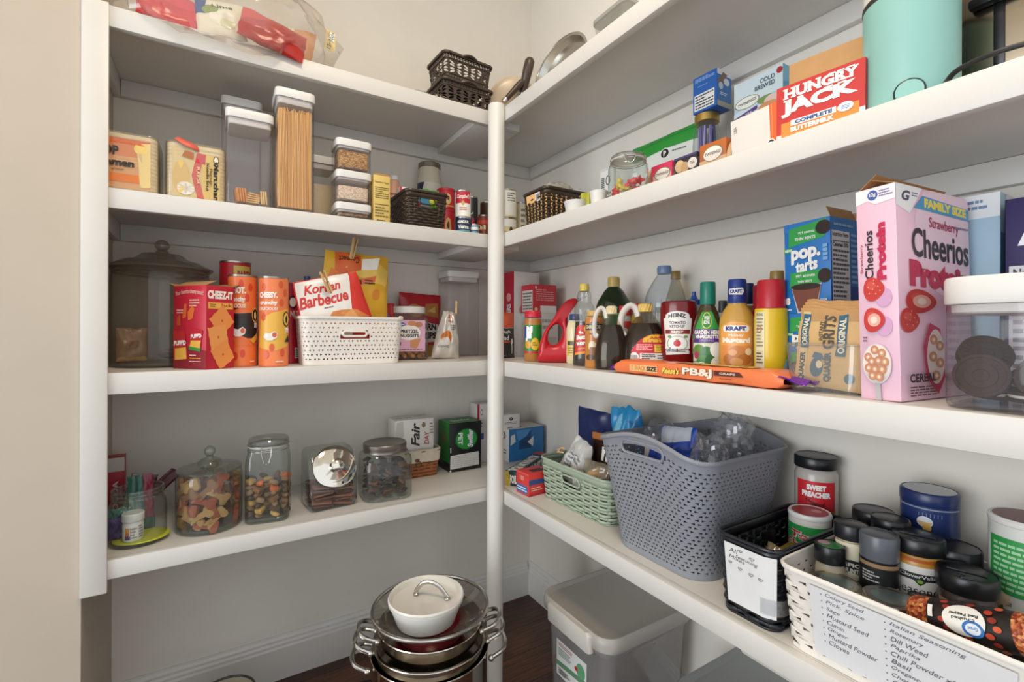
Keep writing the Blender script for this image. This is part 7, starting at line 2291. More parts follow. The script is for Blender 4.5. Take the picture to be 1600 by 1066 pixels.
# tall grey basket
GRY = M('8e9199', .42, name='grey_lattice_plastic')
yt0, yt1 = .880, .572
wt = yt0 - yt1
ht_ = .248
def lift(s, w):
    """rim rises towards the middle of the two grip ends"""
    f = abs((s - w.mid('f') + .5) % 1 - .5); g = abs((s - w.mid('b') + .5) % 1 - .5)
    d = min(f, g)
    return .030 * max(0.0, math.cos(min(1.0, d / .125) * PI / 2)) ** 1.3
TB = lattice_basket('laundry_basket', 'tall grey lattice plastic basket of bread bags in the middle of the lowest shelf', wt * .80, .245, wt, .32, ht_, .055, (.770 + .16, (yt0 + yt1) / 2, Z), QR, GRY, 84, 25, .05, .93, [('f', .915, .060, .012), ('b', .95, .060, .012)], rimr=.0052, zr=lift, hole=.6, solid=.0022)
cyg = (yt0 + yt1) / 2
bag('bread_bag', 'bright blue bread bag near the top of the tall grey basket', .115, .20, .055, '1f4fc0', (.93, .745, Z + .075), QR - .1, -.05, -.12, [('p', [(.1, .8), (.9, .85), (.9, 1), (.1, 1)], 'dfe4ee'), ('p', [(.3, .5), (.5, .55), (.5, .7), (.35, .7)], '3f6fd9')], 'bread bag', seed=101, crumple=.014)
bag('bread_bag', 'blue bag seen through the grip hole of the tall grey basket', .13, .19, .045, '1d3f9f', (.842, .74, Z + .05), QR + .05, -.1, .06, [('p', [(0, .5), (.15, .5), (.15, 1), (0, 1)], 'cfc9c2'), ('p', [(.2, .2), (.5, .25), (.45, .3)], '4a6fc0')], 'bread bag', seed=103, crumple=.008)
def film_bag(label, loc, r, seed, tint='f4f4f4', amp=.24, haze=.06):
    o = film_blob((0, 0, 0), r, seed, amp, CLEAR('fdfdff', haze + .06, 1.0, .07, 'e9ebf0', .10), 36, 24, fr=2.4).build('plastic_bag', angle=20)
    o.location = loc
    return tag(o, label, 'plastic bag', 'clear bags in the grey basket')
film_bag('clear plastic bag bulging out of the tall grey basket beside the blue pouch', (.95, .826, Z + .235), (.05, .03, .045), 3)
film_bag('clear grey plastic bag standing in the middle of the tall grey basket', (1.0, .665, Z + .25), (.045, .042, .07), 5, 'e2e2e4', .3, .06)
film_bag('clear plastic bag hanging over near the corner of the tall grey basket', (.885, .642, Z + .23), (.042, .034, .055), 7, 'eeeef0', .28, .06)
t_ = MB(); t_.ellipsoid((0, 0, 0), (.045, .05, .036), M('7d6a58', .8, noise_amt=.2, scale=60), 18, 12, .15, 2, 9)
o = t_.build('bread_loaf', loc=(.955, .65, Z + .13)); tag(o, 'brown loaf lying under the clear bags in the tall grey basket', 'bread')

# black basket with a paper note
BLK = M('1c1f26', .3, name='black_basket_plastic')
yk0, yk1 = .548, .438
hk2 = .138
wk = yk0 - yk1
tK, wK = woven_basket('spice_basket', 'black woven plastic basket with a handwritten paper note on its front', wk * .90, .24, wk, .258, hk2, .02, (.777 + .129, (yk0 + yk1) / 2, Z), QR, BLK, [], nc=30, nr=12, t0=.03, t1=.84, amp=.0016, gap=.1, rimr=.004)
q = MB()
def note(u, v, o):
    p = wK.P(wK.mid('f') + (u - .40) * .088 / wK.len, .17 + .76 * v, .0078 + o)
    return p
note.lim = (.25, .4)
nb = MB()
nb.grid(lambda u, v: note(u, v, -.0016), 6, 4, M('e4e4e4', .6, noise_amt=.02, scale=30))
nb.grid(lambda u, v: note(u, v, -.0022), 6, 4, M('e4e4e4', .6, noise_amt=.02, scale=30), flip=True)
nb.art(lambda u, v, o: note(u, v, o), [('t', 'All', .10, .86, .30, .93, '55555c', {'bold': 0, 'shear': .2}), ('t', 'Seasoning', .24, .765, .72, .84, '55555c', {'bold': 0, 'shear': .3, 'sl': -.02}), ('t', 'Mixes', .10, .745, .44, .80, '55555c', {'bold': 0, 'shear': .2, 'sl': -.03})], lift=-.0012)
def heart(cx, cy, s):
    pts = [(cx + s * 1.1 * (16 * math.sin(a) ** 3) / 16, cy + s * .6 * (13 * math.cos(a) - 5 * math.cos(2 * a) - 2 * math.cos(3 * a) - math.cos(4 * a)) / 16) for a in [2 * PI * k / 22 for k in range(22)]]
    return [note(a, b, -.0006) for a, b in pts]
for cx, cy, s in ((.36, .93, .035), (.60, .875, .045), (.12, .68, .035), (.34, .63, .04), (.58, .61, .045), (.78, .60, .04)):
    nb.tube(heart(cx, cy, s), .0004, '55555c', 4, closed=True)
nb.build('paper_note', tK)
tp_ = MB(); tp_.grid(lambda u, v: wK.P(wK.mid('f') + (.30 + .42 * u) * .11 / wK.len, .22 + .2 * v, .0082), 5, 3, CLEAR('f2f4f6', .1, 1.0, .05, 'ffffff', .12)); tp_.build('clear_tape', tK)

def shaker(name, label, top, r, h, body, cap, caph=.03, capr=1.0, art=None, span=2.2, cat='spice jar', turn=0, artz=(.05, .9), capmat=None, group=None, disc=None, bodymat=None, shoulder=True, tilt=None, liquid=None, flip=None, ringed=False):
    """upright spice jar whose lid top is centred at the given point"""
    t = thing(name, label, cat, (top.x, top.y, top.z - h), face_cam(top.x, top.y) + turn, group)
    big = name in ('salt_canister', 'seasoning_can') or top.x > 1.05
    stand(t, r * .97, top.z - h, top.z, 'spices', None if big else (.79, 1.03, .104, .418) if (top.y < .425 and top.x < 1.0) else None, big)
    if tilt: t.rotation_euler = (tilt[0], tilt[1], t.rotation_euler[2])
    hb = h - caph
    b = MB()
    lv = [(r * .94, 0), (r, .003), (r, hb - .014), (r * .93, hb - .006), (r * .84, hb)] if shoulder else [(r * .97, 0), (r, .002), (r, hb)]
    bm_ = bodymat or (M(body, .3) if isinstance(body, str) else body)
    b.lathe(lv, bm_, 36)
    b.build('body', t)
    if art:
        q = MB()
        q.art(F_cyl(r, hb * artz[0], hb * artz[1], span), art, lift=.0006)
        q.build('label', t)
    c = MB()
    rc = r * capr
    cm = M(cap, .3) if isinstance(cap, str) else cap
    c.lathe([(rc * .98, hb + .0004), (rc, hb + .002), (rc, h - .003), (rc * .95, h), (rc * .90, h - .001), (rc * .86, h - .0005), (0, h - .0005)], cm, 40)
    if ringed:
        for k in range(46):
            a = 2 * PI * k / 46
            c.box(rc * .995, rc * 1.012, -.0009, .0009, hb + .002, h - .003, cm, X=Matrix.Rotation(a, 4, 'Z'))
    c.build('lid', t)
    if disc:
        d = MB()
        for k, (rr, col, dx, dy) in enumerate(disc):
            d.lathe([(r * rr, h - .0003 + .0004 * k), (0, h - .0001 + .0004 * k)], M(col, .35) if isinstance(col, str) else col, 32, X=Matrix.Translation((dx * r, dy * r, 0)))
        d.build('lid_disc', t)
    if flip:
        d = MB()
        d.box(-rc * .62, rc * .62, -rc * .18, rc * .02, h - .0003, h + .0012, M(flip, .35), .0006)
        d.box(-rc * .2, rc * .2, -rc * .9, -rc * .55, h - .0003, h + .0012, M(flip, .35), .0006)
        d.build('flip_flap', t)
    return t


p = top4(.106, 1192, 822)
shaker('spice_jar', 'black capped clear spice jar low in the black basket behind the paper note', p, .0225, .095, 'b3a58c', '15151a', .03, 1.05)
bag('spice_packet', 'small clear packet of tan seasoning in front in the black basket', .06, .07, .018, CLEAR('efe8da', .35, .9, .12, 'c9b48a', .08), (.835, .475, Z + .05), QR, -.35, .1, (), 'packet', seed=111, crumple=.006)
carton('bouillon_box', 'small yellow box standing in the black basket left of the green and white can', .04, .05, .085, 'b5952e', (.935, .490, Z + .006), QR + .1, front=[('r', .1, .3, .9, .5, '5a3a1a'), ('e', .5, .75, .3, .15, 'e0c25a')], right=[('r', .2, .2, .8, .8, '8a6a1e')])
p = top4(.150, 1281, 797) + Vector((-.022, .008, 0))
shaker('seasoning_can', 'round green and white seasoning can with a red and white lid', p, .0365, .118, 'ebe6dc', 'f0eeea', .010, 1.03, [('r', 0, .66, 1, 1, '2d9a48'), ('p', [(0, .55), (.25, .64), (.5, .60), (.75, .66), (1, .6), (1, .72), (0, .72)], '2d9a48'), ('t', 'Tony', .14, .66, .78, .86, 'c2293a', {'bold': .05, 'shear': .2, 'sl': -.05, 'ol': ('f2eee8', .06)}), ('t', 'Chachere\'s', .02, .46, .98, .66, 'c2293a', {'bold': .04, 'shear': .2, 'sl': -.08, 'ol': ('f2eee8', .06)}), ('p', [(.22, .26), (.86, .24), (.9, .42), (.2, .44)], 'd9bb3a'), ('t', 'Original', .3, .29, .8, .40, '4a3a1a', {'bold': .03}), ('t', 'CREOLE', .3, .08, .98, .24, '2d2a28', {'bold': .05}), ('e', .10, .22, .14, .12, 'b5703a')], 2.6, 'seasoning can', disc=((.86, 'b8343a', 0, 0), (.25, 'd9a0a0', .3, .1)), shoulder=False, group=None)
p = top4(.258, 1275, 711)
zsp = .145
p_ = at_x(1.08, 1275, 711)
shaker('rub_jar', 'clear spice jar with a bold red label and black lid standing high at the back', Vector((p_.x, p_.y, p_.z)), .0395, .122, 'a99c90', '16161a', .024, 1.02, [('r', 0, 0, 1, .84, 'cf2530'), ('r', 0, 0, 1, .13, 'b5742f'), ('t', 'PORK RUB', .28, .03, .74, .10, 'e6c08a', {'bold': .03}), ('t', 'SWEET', .28, .62, .74, .76, 'f6f2ee', {'bold': .07}), ('t', 'PREACHER', .16, .45, .86, .59, 'f6f2ee', {'bold': .07}), ('p', [(.3, .36), (.36, .4), (.4, .28), (.5, .24), (.62, .28), (.68, .22), (.72, .38), (.66, .3), (.5, .32), (.38, .36)], '6a1418'), ('p', [(.24, .40), (.3, .42), (.28, .3)], '6a1418')], 1.9, bodymat=M('bdb4ac', .2))
zsup = p_.z - .122
t = thing('spice_tin', 'dark round tin at the back that the red-labelled jar stands on', 'tin', (p_.x, p_.y, Z + .006), 0)
hs_ = zsup - Z - .0066
MB().lathe([(.037, 0), (.037, hs_ - .02)], M('3a2f2a', .4), 32).build('body', t)
stand(t, .038, Z, Z + hs_, 'spices', None, True)
MB().lathe([(.038, hs_ - .02), (.038, hs_ - .002), (.036, hs_), (0, hs_)], BLACKP, 32).build('lid', t)
p = top4(.185, 1336, 799) + Vector((.008, -.014, 0))
shaker('spice_jar', 'large jar with a wide glossy black lid behind the green and white can', p, .031, .175, '6a4a34', '1a1a1e', .022, 1.03)

# white basket with a handwritten list
yw0, yw1 = .432, .085
ww_ = yw0 - yw1
hw = .128
tW, wW = lattice_basket('spice_basket', 'white lattice plastic basket with a handwritten list, full of spice jars', ww_ * .95, .262, ww_, .285, hw, .022, (.772 + .1425, (yw0 + yw1) / 2, Z), QR, WHB, 44, 9, .06, .92, [], rimr=.0042, hole=.46)
def paper(u, v, o):
    return wW.P(wW.mid('f') + (u - .5) * .225 / wW.len - .012 / wW.len, .12 + .80 * v, .0056 + o)
paper.lim = (.2, .5)
nb = MB()
PW = M('dddde0', .6, noise_amt=.015, scale=30, name='list_paper')
nb.grid(lambda u, v: paper(u, v, -.0012), 8, 4, PW)
nb.grid(lambda u, v: paper(u, v, -.0018), 8, 4, PW, flip=True)
LIST1 = ['Celery Seed', 'Pick. Spice', 'Sage', 'Mustard Seed', 'Cumin', 'Ginger', 'Mustard Powder', 'Cloves']
LIST2 = ['Italian Seasoning', 'Rosemary', 'Dill Weed', 'Paprika', 'Chili Powder x2', 'Basil', 'Oregano', 'Chopped onion', 'Season all']
it = []
for k, w_ in enumerate(LIST1):
    it.append(('t', w_, .10, .90 - .098 * k, .10 + .0205 * len(w_), .965 - .098 * k, '5c6068', {'bold': 0, 'shear': .3, 'sl': -.008}))
    it.append(('e', .075, .925 - .098 * k, .004, .008, '5c6068'))
for k, w_ in enumerate(LIST2):
    it.append(('t', w_, .46, .90 - .098 * k, .46 + .0205 * len(w_), .965 - .098 * k, '5c6068', {'bold': 0, 'shear': .3, 'sl': -.008}))
    it.append(('e', .435, .925 - .098 * k, .004, .008, '5c6068'))
nb.art(paper, it, lift=-.0009, step=.00003)
nb.build('paper_list', tW)

MASON = M('b3aea4', .28, .95, name='zinc_lid')
MLID = M('8fa3a3', .25, .7, name='lid_plate')
p = top4(.112, 1290, 898)
shaker('canning_jar', 'canning jar with a flat silver screw lid, nearest the left end of the white basket', p, .0345, .104, '8a7a64', MASON, .016, 1.02, disc=((.86, MASON, 0, 0), (.66, MLID, 0, 0)), ringed=True)
p = top4(.112, 1378, 926)
shaker('canning_jar', 'canning jar with a flat silver screw lid in the middle front of the white basket', p, .0345, .104, '8a7a64', MASON, .016, 1.02, disc=((.86, MASON, 0, 0), (.66, MLID, 0, 0)), ringed=True)
p = top4(.150, 1300, 856)
shaker('spice_jar', 'spice jar with a black lid printed green and pink, behind the first silver lid', p, .0215, .142, 'b8ad98', '15161a', .027, 1.05, disc=((.8, '2f8a45', .0, 0), (.4, 'd9a0b0', -.4, .2)))
p = top4(.182, 1336, 819)
shaker('sesame_jar', 'tall seed jar with a cream and black label and a dark lid', p, .0235, .174, 'cbb88e', '1d1f24', .024, 1.06, [('r', 0, 0, 1, 1, 'e6dcc2'), ('p', [(.2, .52), (.5, .58), (.95, .5), (.95, .72), (.5, .76), (.2, .72)], '1e1e20'), ('t', 'SPICE', .32, .65, .85, .71, 'ece6d6', {'bold': .04, 'sl': -.02}), ('t', 'HUNTER', .30, .56, .88, .63, 'ece6d6', {'bold': .04, 'sl': -.02}), ('t', 'SESAME', .3, .40, .88, .47, '3a3430', {'bold': .04}), ('t', 'SEEDS', .34, .31, .8, .38, '3a3430', {'bold': .04}), ('r', 0, 0, 1, .26, '4a2456')], 2.2, artz=(.25, .98))
p = top4(.184, 1366, 826)
shaker('pepper_bottle', 'dark bottle with a tall grey cap and an orange diamond on its label', p, .0262, .176, '1b1b1e', '5d6168', .038, 1.0, [('r', 0, .0, 1, .97, '17181b'), ('r', 0, .93, 1, 1, '9a7a5a'), ('l', 4, .1, .66, .5, .86, 'c9c9cc'), ('p', [(.45, .22), (.86, .5), (1, .3), (1, .1), (.75, .02)], 'd9823a'), ('p', [(.55, .40), (.95, .62), (1, .56), (.62, .34)], 'd9c38a'), ('t', 'CHILI', .62, .2, .94, .3, 'f0dcb0', {'bold': .03, 'sl': .05})], 2.2, shoulder=False, artz=(.35, .98))
p = top4(.19, 1394, 812)
shaker('spice_jar', 'dark spice jar with a plain black lid half hidden behind the salt jar', p, .026, .182, '2a2624', '17181c', .03, 1.04)
p = top4(.184, 1430, 824)
shaker('seasoned_salt_jar', 'golden spice jar with a white label and a black shaker lid', p, .0325, .176, 'c28c36', '131418', .024, 1.06, [('r', 0, 0, 1, .90, 'ece8e2'), ('r', 0, .96, 1, 1, 'b5561f'), ('p', [(.18, .70), (.9, .70), (.96, .80), (.12, .80)], '23282c'), ('t', 'CloverValley', .2, .72, .9, .785, 'ece8e2', {'bold': .02}), ('p', [(.44, .70), (.66, .70), (.55, .63)], '23282c'), ('e', .55, .69, .05, .025, '8fb83a'), ('t', 'Seasoned', .14, .50, .97, .62, '3a3230', {'bold': .0}), ('t', 'Salt', .36, .36, .74, .48, '3a3230', {'bold': .0}), ('e', .4, .22, .12, .08, 'c9975a'), ('r', 0, .02, .25, .16, '2a2a2a')], 2.2, flip='24262a', artz=(.28, .97))
p = top4(.103, 1352, 889)
shaker('spice_jar', 'short jar with a bright green lid between the two silver lids', p, .0235, .095, '5a4a3a', '2f8a2f', .022, 1.05, disc=((.6, '37993a', 0, 0),))
p = top4(.108, 1443, 916)
shaker('spice_jar', 'small jar with a shiny black lid in front of the white labelled golden jar', p, .0185, .1, '2a2020', '131316', .026, 1.05)
p = top4(.157, 1483, 881)
shaker('rub_jar', 'stout jar of dark rub with a wide black shaker lid in the white basket', p, .0325, .148, '3a2a26', '14161a', .026, 1.08, [('r', 0, .9, 1, 1, 'b59a86'), ('r', .72, .45, .96, .78, 'd9d2c2'), ('l', 3, .74, .5, .94, .75, '5a5048'), ('p', [(0, .3), (.1, .3), (.16, 0), (.1, 0)], 'c23a2a')], 2.2, flip='20242a', bodymat=M('4a3832', .25))
p = top4(.12, 1531, 890)
shaker('spice_jar', 'jar with a teal lid behind the stout jar of dark rub', p, .0285, .112, '3f7a5a', '2f8f80', .016, 1.05, disc=((.7, '359c8c', 0, 0),))
pm_ = at_x(1.045, 1452, 764)
shaker('salt_canister', 'round navy salt canister with a white picture, standing against the wall', pm_, .0395, .13, '26376a', '223263', .022, 1.02, [('r', 0, .0, 1, .30, 'b9c4c6'), ('r', 0, .97, 1, 1, '8a94a8'), ('e', .44, .70, .11, .12, 'd9dce4'), ('p', [(.33, .70), (.55, .70), (.5, .62), (.38, .62)], 'd9b070'), ('e', .47, .58, .06, .08, 'd9a850'), ('p', [(.46, .52), (.5, .52), (.52, .40), (.48, .40)], 'e6e2dc'), ('t', 'MORTON', .14, .31, .86, .42, 'e6e8ee', {'bold': .05})] + [('r', .36 + .05 * k, .82, .366 + .05 * k, .90, '8a98b8') for k in range(7)], 2.4, cat='salt canister', artz=(.28, .98), disc=((.90, 'c2cad0', 0, 0),), shoulder=False)
zs = pm_.z - .13 - Z
t = thing('spice_tin', 'grey round tin under the navy salt canister', 'tin', (pm_.x, pm_.y, Z + .006), 0)
stand(t, .037, Z, Z + zs, 'spices', None, True)
MB().lathe([(.036, 0), (.036, zs - .026)], M('8f9a9a', .4), 32).build('body', t)
MB().lathe([(.037, zs - .026), (.037, zs - .009), (.035, zs - .007), (0, zs - .007)], M('9aa5a5', .4), 32).build('lid', t)
p = top4(.165, 1527, 858)
shaker('spice_jar', 'wide jar with a matt black lid right of the navy salt canister', p, .034, .156, '1d1c20', '1c1d21', .03, 1.03)
pg = at_x(1.0, 1606, 808)
shaker('seasoning_can', 'green can with white print on its back at the right edge of the frame', pg, .041, .15, 'dfe0da', 'ece9e4', .010, 1.03, [('r', 0, .30, 1, .97, '2f9a48')] + [('l', 9, .06, .34, .62, .92, 'a8d8b0'), ('r', .03, .02, .64, .28, 'e2e0d6'), ('l', 2, .1, .05, .3, .24, '8a6a50'), ('p', [(.06, .05), (.2, .06), (.18, .24), (.08, .22)], '5a7a3a')], 2.6, 'seasoning can', shoulder=False, disc=((.9, '6a2a34', 0, 0),), turn=.2)
zs = pg.z - .15 - Z
t = thing('spice_tin', 'dark round tin under the green can at the right edge', 'tin', (pg.x, pg.y, Z + .006), 0)
MB().lathe([(.036, 0), (.036, max(.02, zs - .007))], M('2f2a2a', .4), 32).build('body', t)
MB().lathe([(.0365, max(.021, zs - .0068)), (.0365, max(.022, zs - .0064)), (0, max(.022, zs - .0062))], BLACKP, 32).build('lid', t)
# wooden salt box
p = top4(.135, 1588, 912)
WD = M('d0b596', .6, noise_amt=.1, scale=25, name='pale_turned_wood')
_wb = t = thing('wooden_bowl', 'pale turned wooden bowl with a brown hollow at the right edge of the frame', 'bowl', (p.x, p.y, p.z - .07), 0)
stand(t, .0375, p.z - .07, p.z, 'spices', None, True)
MB().lathe([(.026, 0), (.030, .01), (.035, .045), (.0375, .050), (.0375, .060), (.034, .068), (.030, .07), (.0285, .067), (.027, .045), (0, .042)], WD, 44).build('body', t)
m_ = MB(); m_.lathe([(.0266, .0445), (0, .0455)], M('8f6d48', .8, noise_amt=.1, scale=60), 36); m_.build('contents', t)
t = thing('spice_tin', 'round tin under the pale wooden bowl', 'tin', (p.x, p.y, Z + .006), 0)
hh_ = p.z - .07 - Z - .0066
stand(t, .031, Z, Z + hh_, 'spices', None, True)
MB().lathe([(.03, 0), (.03, hh_ - .012)], M('4a4038', .4), 28).build('body', t)
MB().lathe([(.031, hh_ - .012), (.031, hh_ - .001), (0, hh_)], MASON, 28).build('lid', t)
relax('spices')
# red pepper flakes lying on the front jars
A = at_x(.822, 1430, 958); B = at_x(.812, 1640, 1000)
d = (B - A); Lr = .165
d.normalize()
t = thing('pepper_flake_jar', 'jar of red pepper flakes lying on its side across the front of the white basket', 'spice jar', tuple(A), 0)
t.rotation_euler = d.to_track_quat('Z', 'Y').to_euler()
FLK = speckle('pepper_flakes', '6a2412', 'b0502a', 'd9955a', 260, .4)
r_ = .0235
b = MB()
b.lathe([(r_ * .88, 0), (r_, .005), (r_, Lr * .74), (r_ * .9, Lr * .80), (r_ * .84, Lr * .82)], FLK, 40)
b.build('body', t)
# which way the label must turn to face the viewer
Mi = t.rotation_euler.to_matrix().transposed()
vd = Mi @ (Vector((0, 0, EYE)) - (A + d * Lr * .4))
am = math.atan2(vd.y, vd.x) + PI / 2
q = MB()
q.art(F_cyl(r_, Lr * .15, Lr * .66, 2.7, am), [('r', 0, 0, 1, 1, '1d1614')] + [('e', .12 + .13 * (k % 7), .2 + .28 * (k // 7) + .05 * (k % 3), .05, .05, ('b03a22', '8a2a1a', 'c9552f')[k % 3]) for k in range(21)] +
      [('e', .46, .48, .26, .26, 'e9e6e0'), ('e', .58, .58, .13, .13, '2f6fb8'), ('e', .58, .58, .09, .09, 'dfe6ee'), ('t', 'Great', .54, .52, .60, .64, '2f6fb8', {'rot': -90}), ('t', 'Crushed', .42, .34, .47, .62, '33302e', {'rot': -90}), ('t', 'Red Pepper', .34, .3, .40, .66, '33302e', {'rot': -90, 'bold': .03}), ('r', .3, .04, .5, .1, 'e9e6e0')], lift=.0007)
q.build('label', t)
c = MB()
c.lathe([(r_ * .86, Lr * .822), (r_ * 1.02, Lr * .826), (r_ * 1.02, Lr * .99), (r_ * .9, Lr), (0, Lr)], BLACKP, 36)
c.build('lid', t)
p = top4(.103, 1411, 951)
shaker('spice_jar', 'short jar with a dark lid under the end of the lying pepper flake jar', p, .019, .095, '3a2c26', '3a3f46', .02, 1.05)

# ================================================================== on the floor
def loop_handle(path, r, parent, nm='handle', mat=None):
    return MB().tube(smooth(path, 6), r, mat or STEEL, 10).build(nm, parent)

px_, py_ = .451, 1.120
rp = .142
hp_ = .325
MIR = M('c4bcb0', .13, 1.0, name='polished_steel')
t = thing('stock_pot', 'tall polished steel stock pot standing on the floor in front of the post', 'pot', (px_, py_, 0), 0)
b = MB()
b.lathe([(rp * .96, 0), (rp, .008), (rp, hp_ - .003), (rp * 1.025, hp_), (rp * 1.015, hp_ + .002), (rp * .975, hp_ - .004), (rp * .975, .006), (0, .005)], MIR, 72)
b.build('body', t)
def pot_handle(parent, ang, R, z, s=1.0, flat=0.0):
    ca, sa = math.cos(ang), math.sin(ang)
    def P(o, w, dz):
        return (ca * (R + o) - sa * w, sa * (R + o) + ca * w, z + dz)
    loop_handle([P(-.001, -.046 * s, 0), P(.012, -.046 * s, .004), P(.034, -.040 * s, .012), P(.045, -.022 * s, .018), P(.047, 0, .020), P(.045, .022 * s, .018), P(.034, .040 * s, .012), P(.012, .046 * s, .004), P(-.001, .046 * s, 0)], .0052, parent)
    for sg in (-1, 1):
        g = MB(); g.ellipsoid(P(.003, sg * .046 * s, 0), (.008, .008, .008), STEEL, 12, 8); g.build('rivet', parent)
cam_a = math.atan2(-py_, -px_)
pot_handle(t, cam_a + PI / 2 + .1, rp, hp_ - .03)
pot_handle(t, cam_a - PI / 2 - .1, rp, hp_ - .03)
# inserts
z1_ = hp_ + .0025
t2 = thing('steamer_insert', 'lower steel steamer insert hanging in the tall stock pot', 'steamer', (px_, py_, z1_ - .035), 0)
b = MB()
b.lathe([(0, 0), (rp * .80, 0), (rp * .92, .012), (rp * .945, .035), (rp * .945, .052), (rp * .99, .056), (rp * .985, .058), (rp * .925, .055), (rp * .925, .036), (rp * .90, .014), (0, .003)], MIR, 72)
b.build('body', t2)
pot_handle(t2, cam_a + PI / 2 + .05, rp * .95, .048, .9)
pot_handle(t2, cam_a - PI / 2 - .05, rp * .95, .048, .9)
t3 = thing('steamer_insert', 'upper steel steamer insert below the glass lid', 'steamer', (px_, py_, z1_ + .0245), 0)
b = MB()
b.lathe([(rp * .80, 0), (rp * .86, .004), (rp * .885, .03), (rp * .90, .034), (rp * .893, .036), (rp * .86, .032), (rp * .84, .006), (0, .004)], MIR, 72)
b.build('body', t3)
pot_handle(t3, cam_a - PI / 2 + .12, rp * .88, .026, .85)
pot_handle(t3, cam_a + PI / 2 - .12, rp * .88, .026, .85)
z3_ = z1_ + .0245 + .036
# red pan inside and glass lid upside down
t4 = thing('red_dish', 'dark red dish between the upper steamer insert and the glass lid', 'dish', (px_, py_, z3_ - .034), 0)
MB().lathe([(rp * .4, 0), (rp * .55, .002), (rp * .60, .028), (rp * .63, .0325), (rp * .60, .030), (rp * .5, .006), (0, .005)], M('a51f2e', .3), 60).build('body', t4)
zl = z3_ + .009
t5 = thing('glass_cover', 'round glass pot lid with a steel rim turned upside down on the pots', 'lid', (px_, py_, zl), 0)
b = MB()
b.lathe([(rp * .52, -.008), (rp * .8, .004), (rp * .985, .024)], CLEAR('c4beb4', .10, 1.0, .04, 'b0aaa0', .06), 72, cap0=False, cap1=False)
b.build('glass', t5)
MB().tube([(rp * .995 * math.cos(2 * PI * k / 72), rp * .995 * math.sin(2 * PI * k / 72), .0255) for k in range(72)], .0045, STEEL, 10, closed=True).build('rim', t5)
# white casserole on it, wire handle over
zc_ = zl - .0065
rw = .092
t6 = thing('ceramic_bowl', 'white ceramic bowl resting on the glass lid on top of the pots', 'bowl', (px_ - .012, py_ + .0, zc_), 0)
WC = M('e4e0d8', .25, name='white_glaze')
b = MB()
b.lathe([(rw * .70, 0), (rw * .78, .002), (rw * .93, .040), (rw * .94, .050), (rw, .052), (rw * 1.01, .060), (rw * .985, .064), (rw * .93, .060), (rw * .90, .048), (0, .040)], WC, 64)
b.build('body', t6)
hb_ = MB()
dirn = Vector((RGT.x, RGT.y, 0)).normalized()
def HP(a, up):
    return (dirn.x * a - dirn.y * (.02 - a * .25), dirn.y * a + dirn.x * (.02 - a * .25), up)
hb_.tube(smooth([HP(-.03, .0505), HP(-.028, .060), HP(-.012, .078), HP(.01, .083), HP(.032, .074), HP(.046, .058), HP(.052, .0505)], 6), .0038, STEEL, 10, flat=1.5)
for a in (-.03, .052):
    hb_.ellipsoid(HP(a, .0495), (.008, .008, .0035), STEEL, 12, 8)
t7 = tag(hb_.build('lid_handle', loc=t6.location), 'arched steel handle lying across the white ceramic bowl', 'handle')

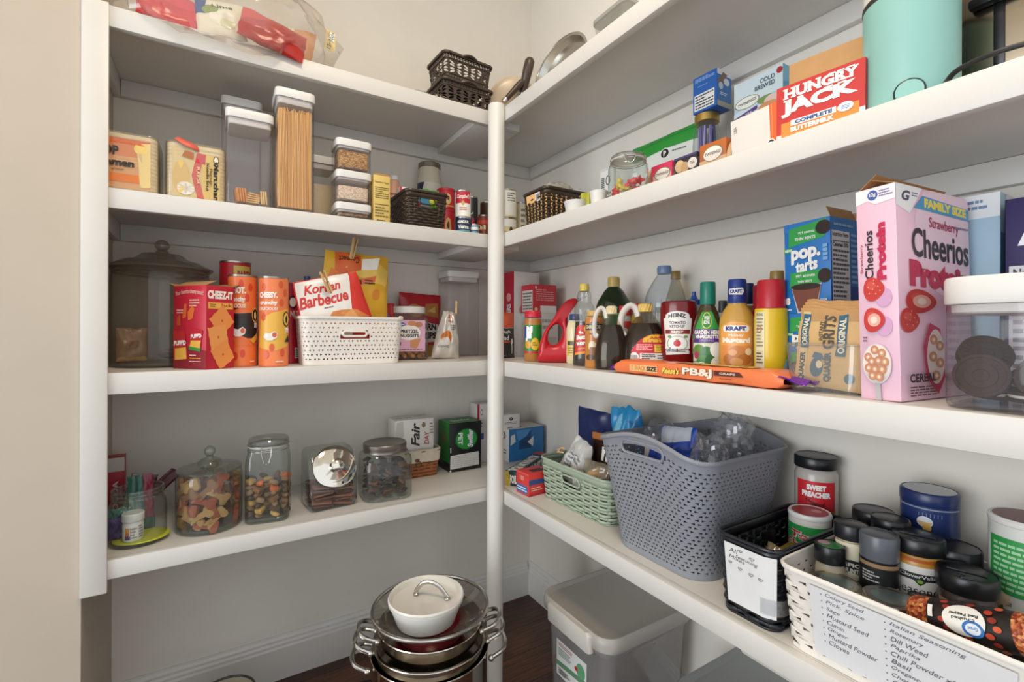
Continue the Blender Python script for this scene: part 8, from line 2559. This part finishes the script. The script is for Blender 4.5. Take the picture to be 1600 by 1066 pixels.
# storage boxes
LIDM = M('a8a49e', .4, name='grey_bin_lid')
LAT = M('c9c4bb', .4, name='beige_bin_latch')
CB = CLEAR('dcdad8', .34, .7, .14, 'c9c6c2', .05)
def tote(label, corner, W, D, H, rz, lidmat, art=None, writing=None):
    """W along the shelf front, D towards the wall, corner = near front corner of the lid"""
    c = Matrix.Rotation(rz, 4, 'Z') @ Vector((-W / 2, D / 2, 0))
    t = thing('storage_bin', label, 'storage bin', (corner.x + c.x, corner.y + c.y, 0.0), rz, 'lidded clear storage bins')
    b = MB()
    sh = rrect(W - .02, D - .02, .035, 6)
    b.prof(sh, [(.86, .0), (.88, .004), (.97, H - .06), (.985, H - .055), (1.0, H - .045), (1.0, H - .03)], CB, cap1=False)
    b.build('clear_tub', t)
    l = MB()
    ls = rrect(W, D, .045, 8)
    l.prof(ls, [(.985, H - .036), (1, H - .032), (1, H - .016), (.985, H - .004), (.965, H), (.93, H - .001), (.905, H - .008), (.89, H - .010)], lidmat)
    l.build('lid', t)
    if art:
        f = F_front((W - .02) * .55, (D - .02) * .955, H * .26, H * .46)
        q = MB(); q.art(f, art, lift=.001); q.build('label', t)
    lt_ = MB()
    lt_.prof(rrect(W * .62, .022, .009, 4), [(.97, H - .052), (1, H - .05), (1, H - .010), (.9, H - .003)], LAT, X=Matrix.Translation((0, -D / 2 + .003, 0)))
    lt_.build('latch', t)
    if writing:
        q = MB(); q.art(F_top(W, D, H - .0095), writing, lift=.0006); q.build('lid_writing', t)
    return t
Hb = EYE - .74
cn = at_z(Hb, 948, 1010)
tote('clear storage bin with a grey lid and a sticker, standing nearest the post', cn, .285, .33, Hb, QR, LIDM,
     [('r', 0, 0, .86, 1, 'd9dad6'), ('p', [(0, .26), (.86, .38), (.86, .52), (0, .40)], '5f8a6a'), ('l', 2, .06, .84, .56, .94, 'a84a4a'), ('l', 4, .06, .58, .5, .80, '6a7a70'), ('e', .70, .66, .12, .2, '5f9a70'), ('e', .58, .64, .05, .06, 'b03a30'), ('l', 3, .06, .06, .4, .24, '5a5a5a'), ('r', .1, .1, .3, .22, '7a7a78')])
Hb2 = EYE - .80
c2 = at_z(Hb2, 1045, 1074)
tote('clear storage bin with a grey lid, lower one half hidden under the side shelf', Vector((c2.x, c2.y - .33, 0)), .34, .31, Hb2, QR + .0, M('8f9292', .4), None, [('t', 'RO', .10, .12, .22, .26, '3a3a3c', {'bold': 0, 'shear': .3})])
# odds and ends at the lower edge
t = thing('floor_pan', 'dark round pan lying on the floor behind the stock pot', 'pan', (px_ - .10, py_ + .22, 0), 0)
MB().lathe([(.10, 0), (.115, .012), (.118, .05), (.121, .05), (.118, .01), (0, .006)], M('1d1a18', .4), 48).build('bowl', t)
pr0 = at_y(1.45, 352)
t = thing('steel_bowl', 'round tan bowl with a dark rim by the skirting at the lower left', 'bowl', (pr0.x, 1.45, 0), 0)
MB().lathe([(.05, 0), (.06, .004), (.072, .152), (.070, .152), (.05, .01), (0, .008)], M('9a917f', .4), 40).build('body', t)
MB().tube([(.072 * math.cos(2 * PI * k / 40), .072 * math.sin(2 * PI * k / 40), .154) for k in range(40)], .003, M('2d2b28', .35), 8, closed=True).build('rim', t)
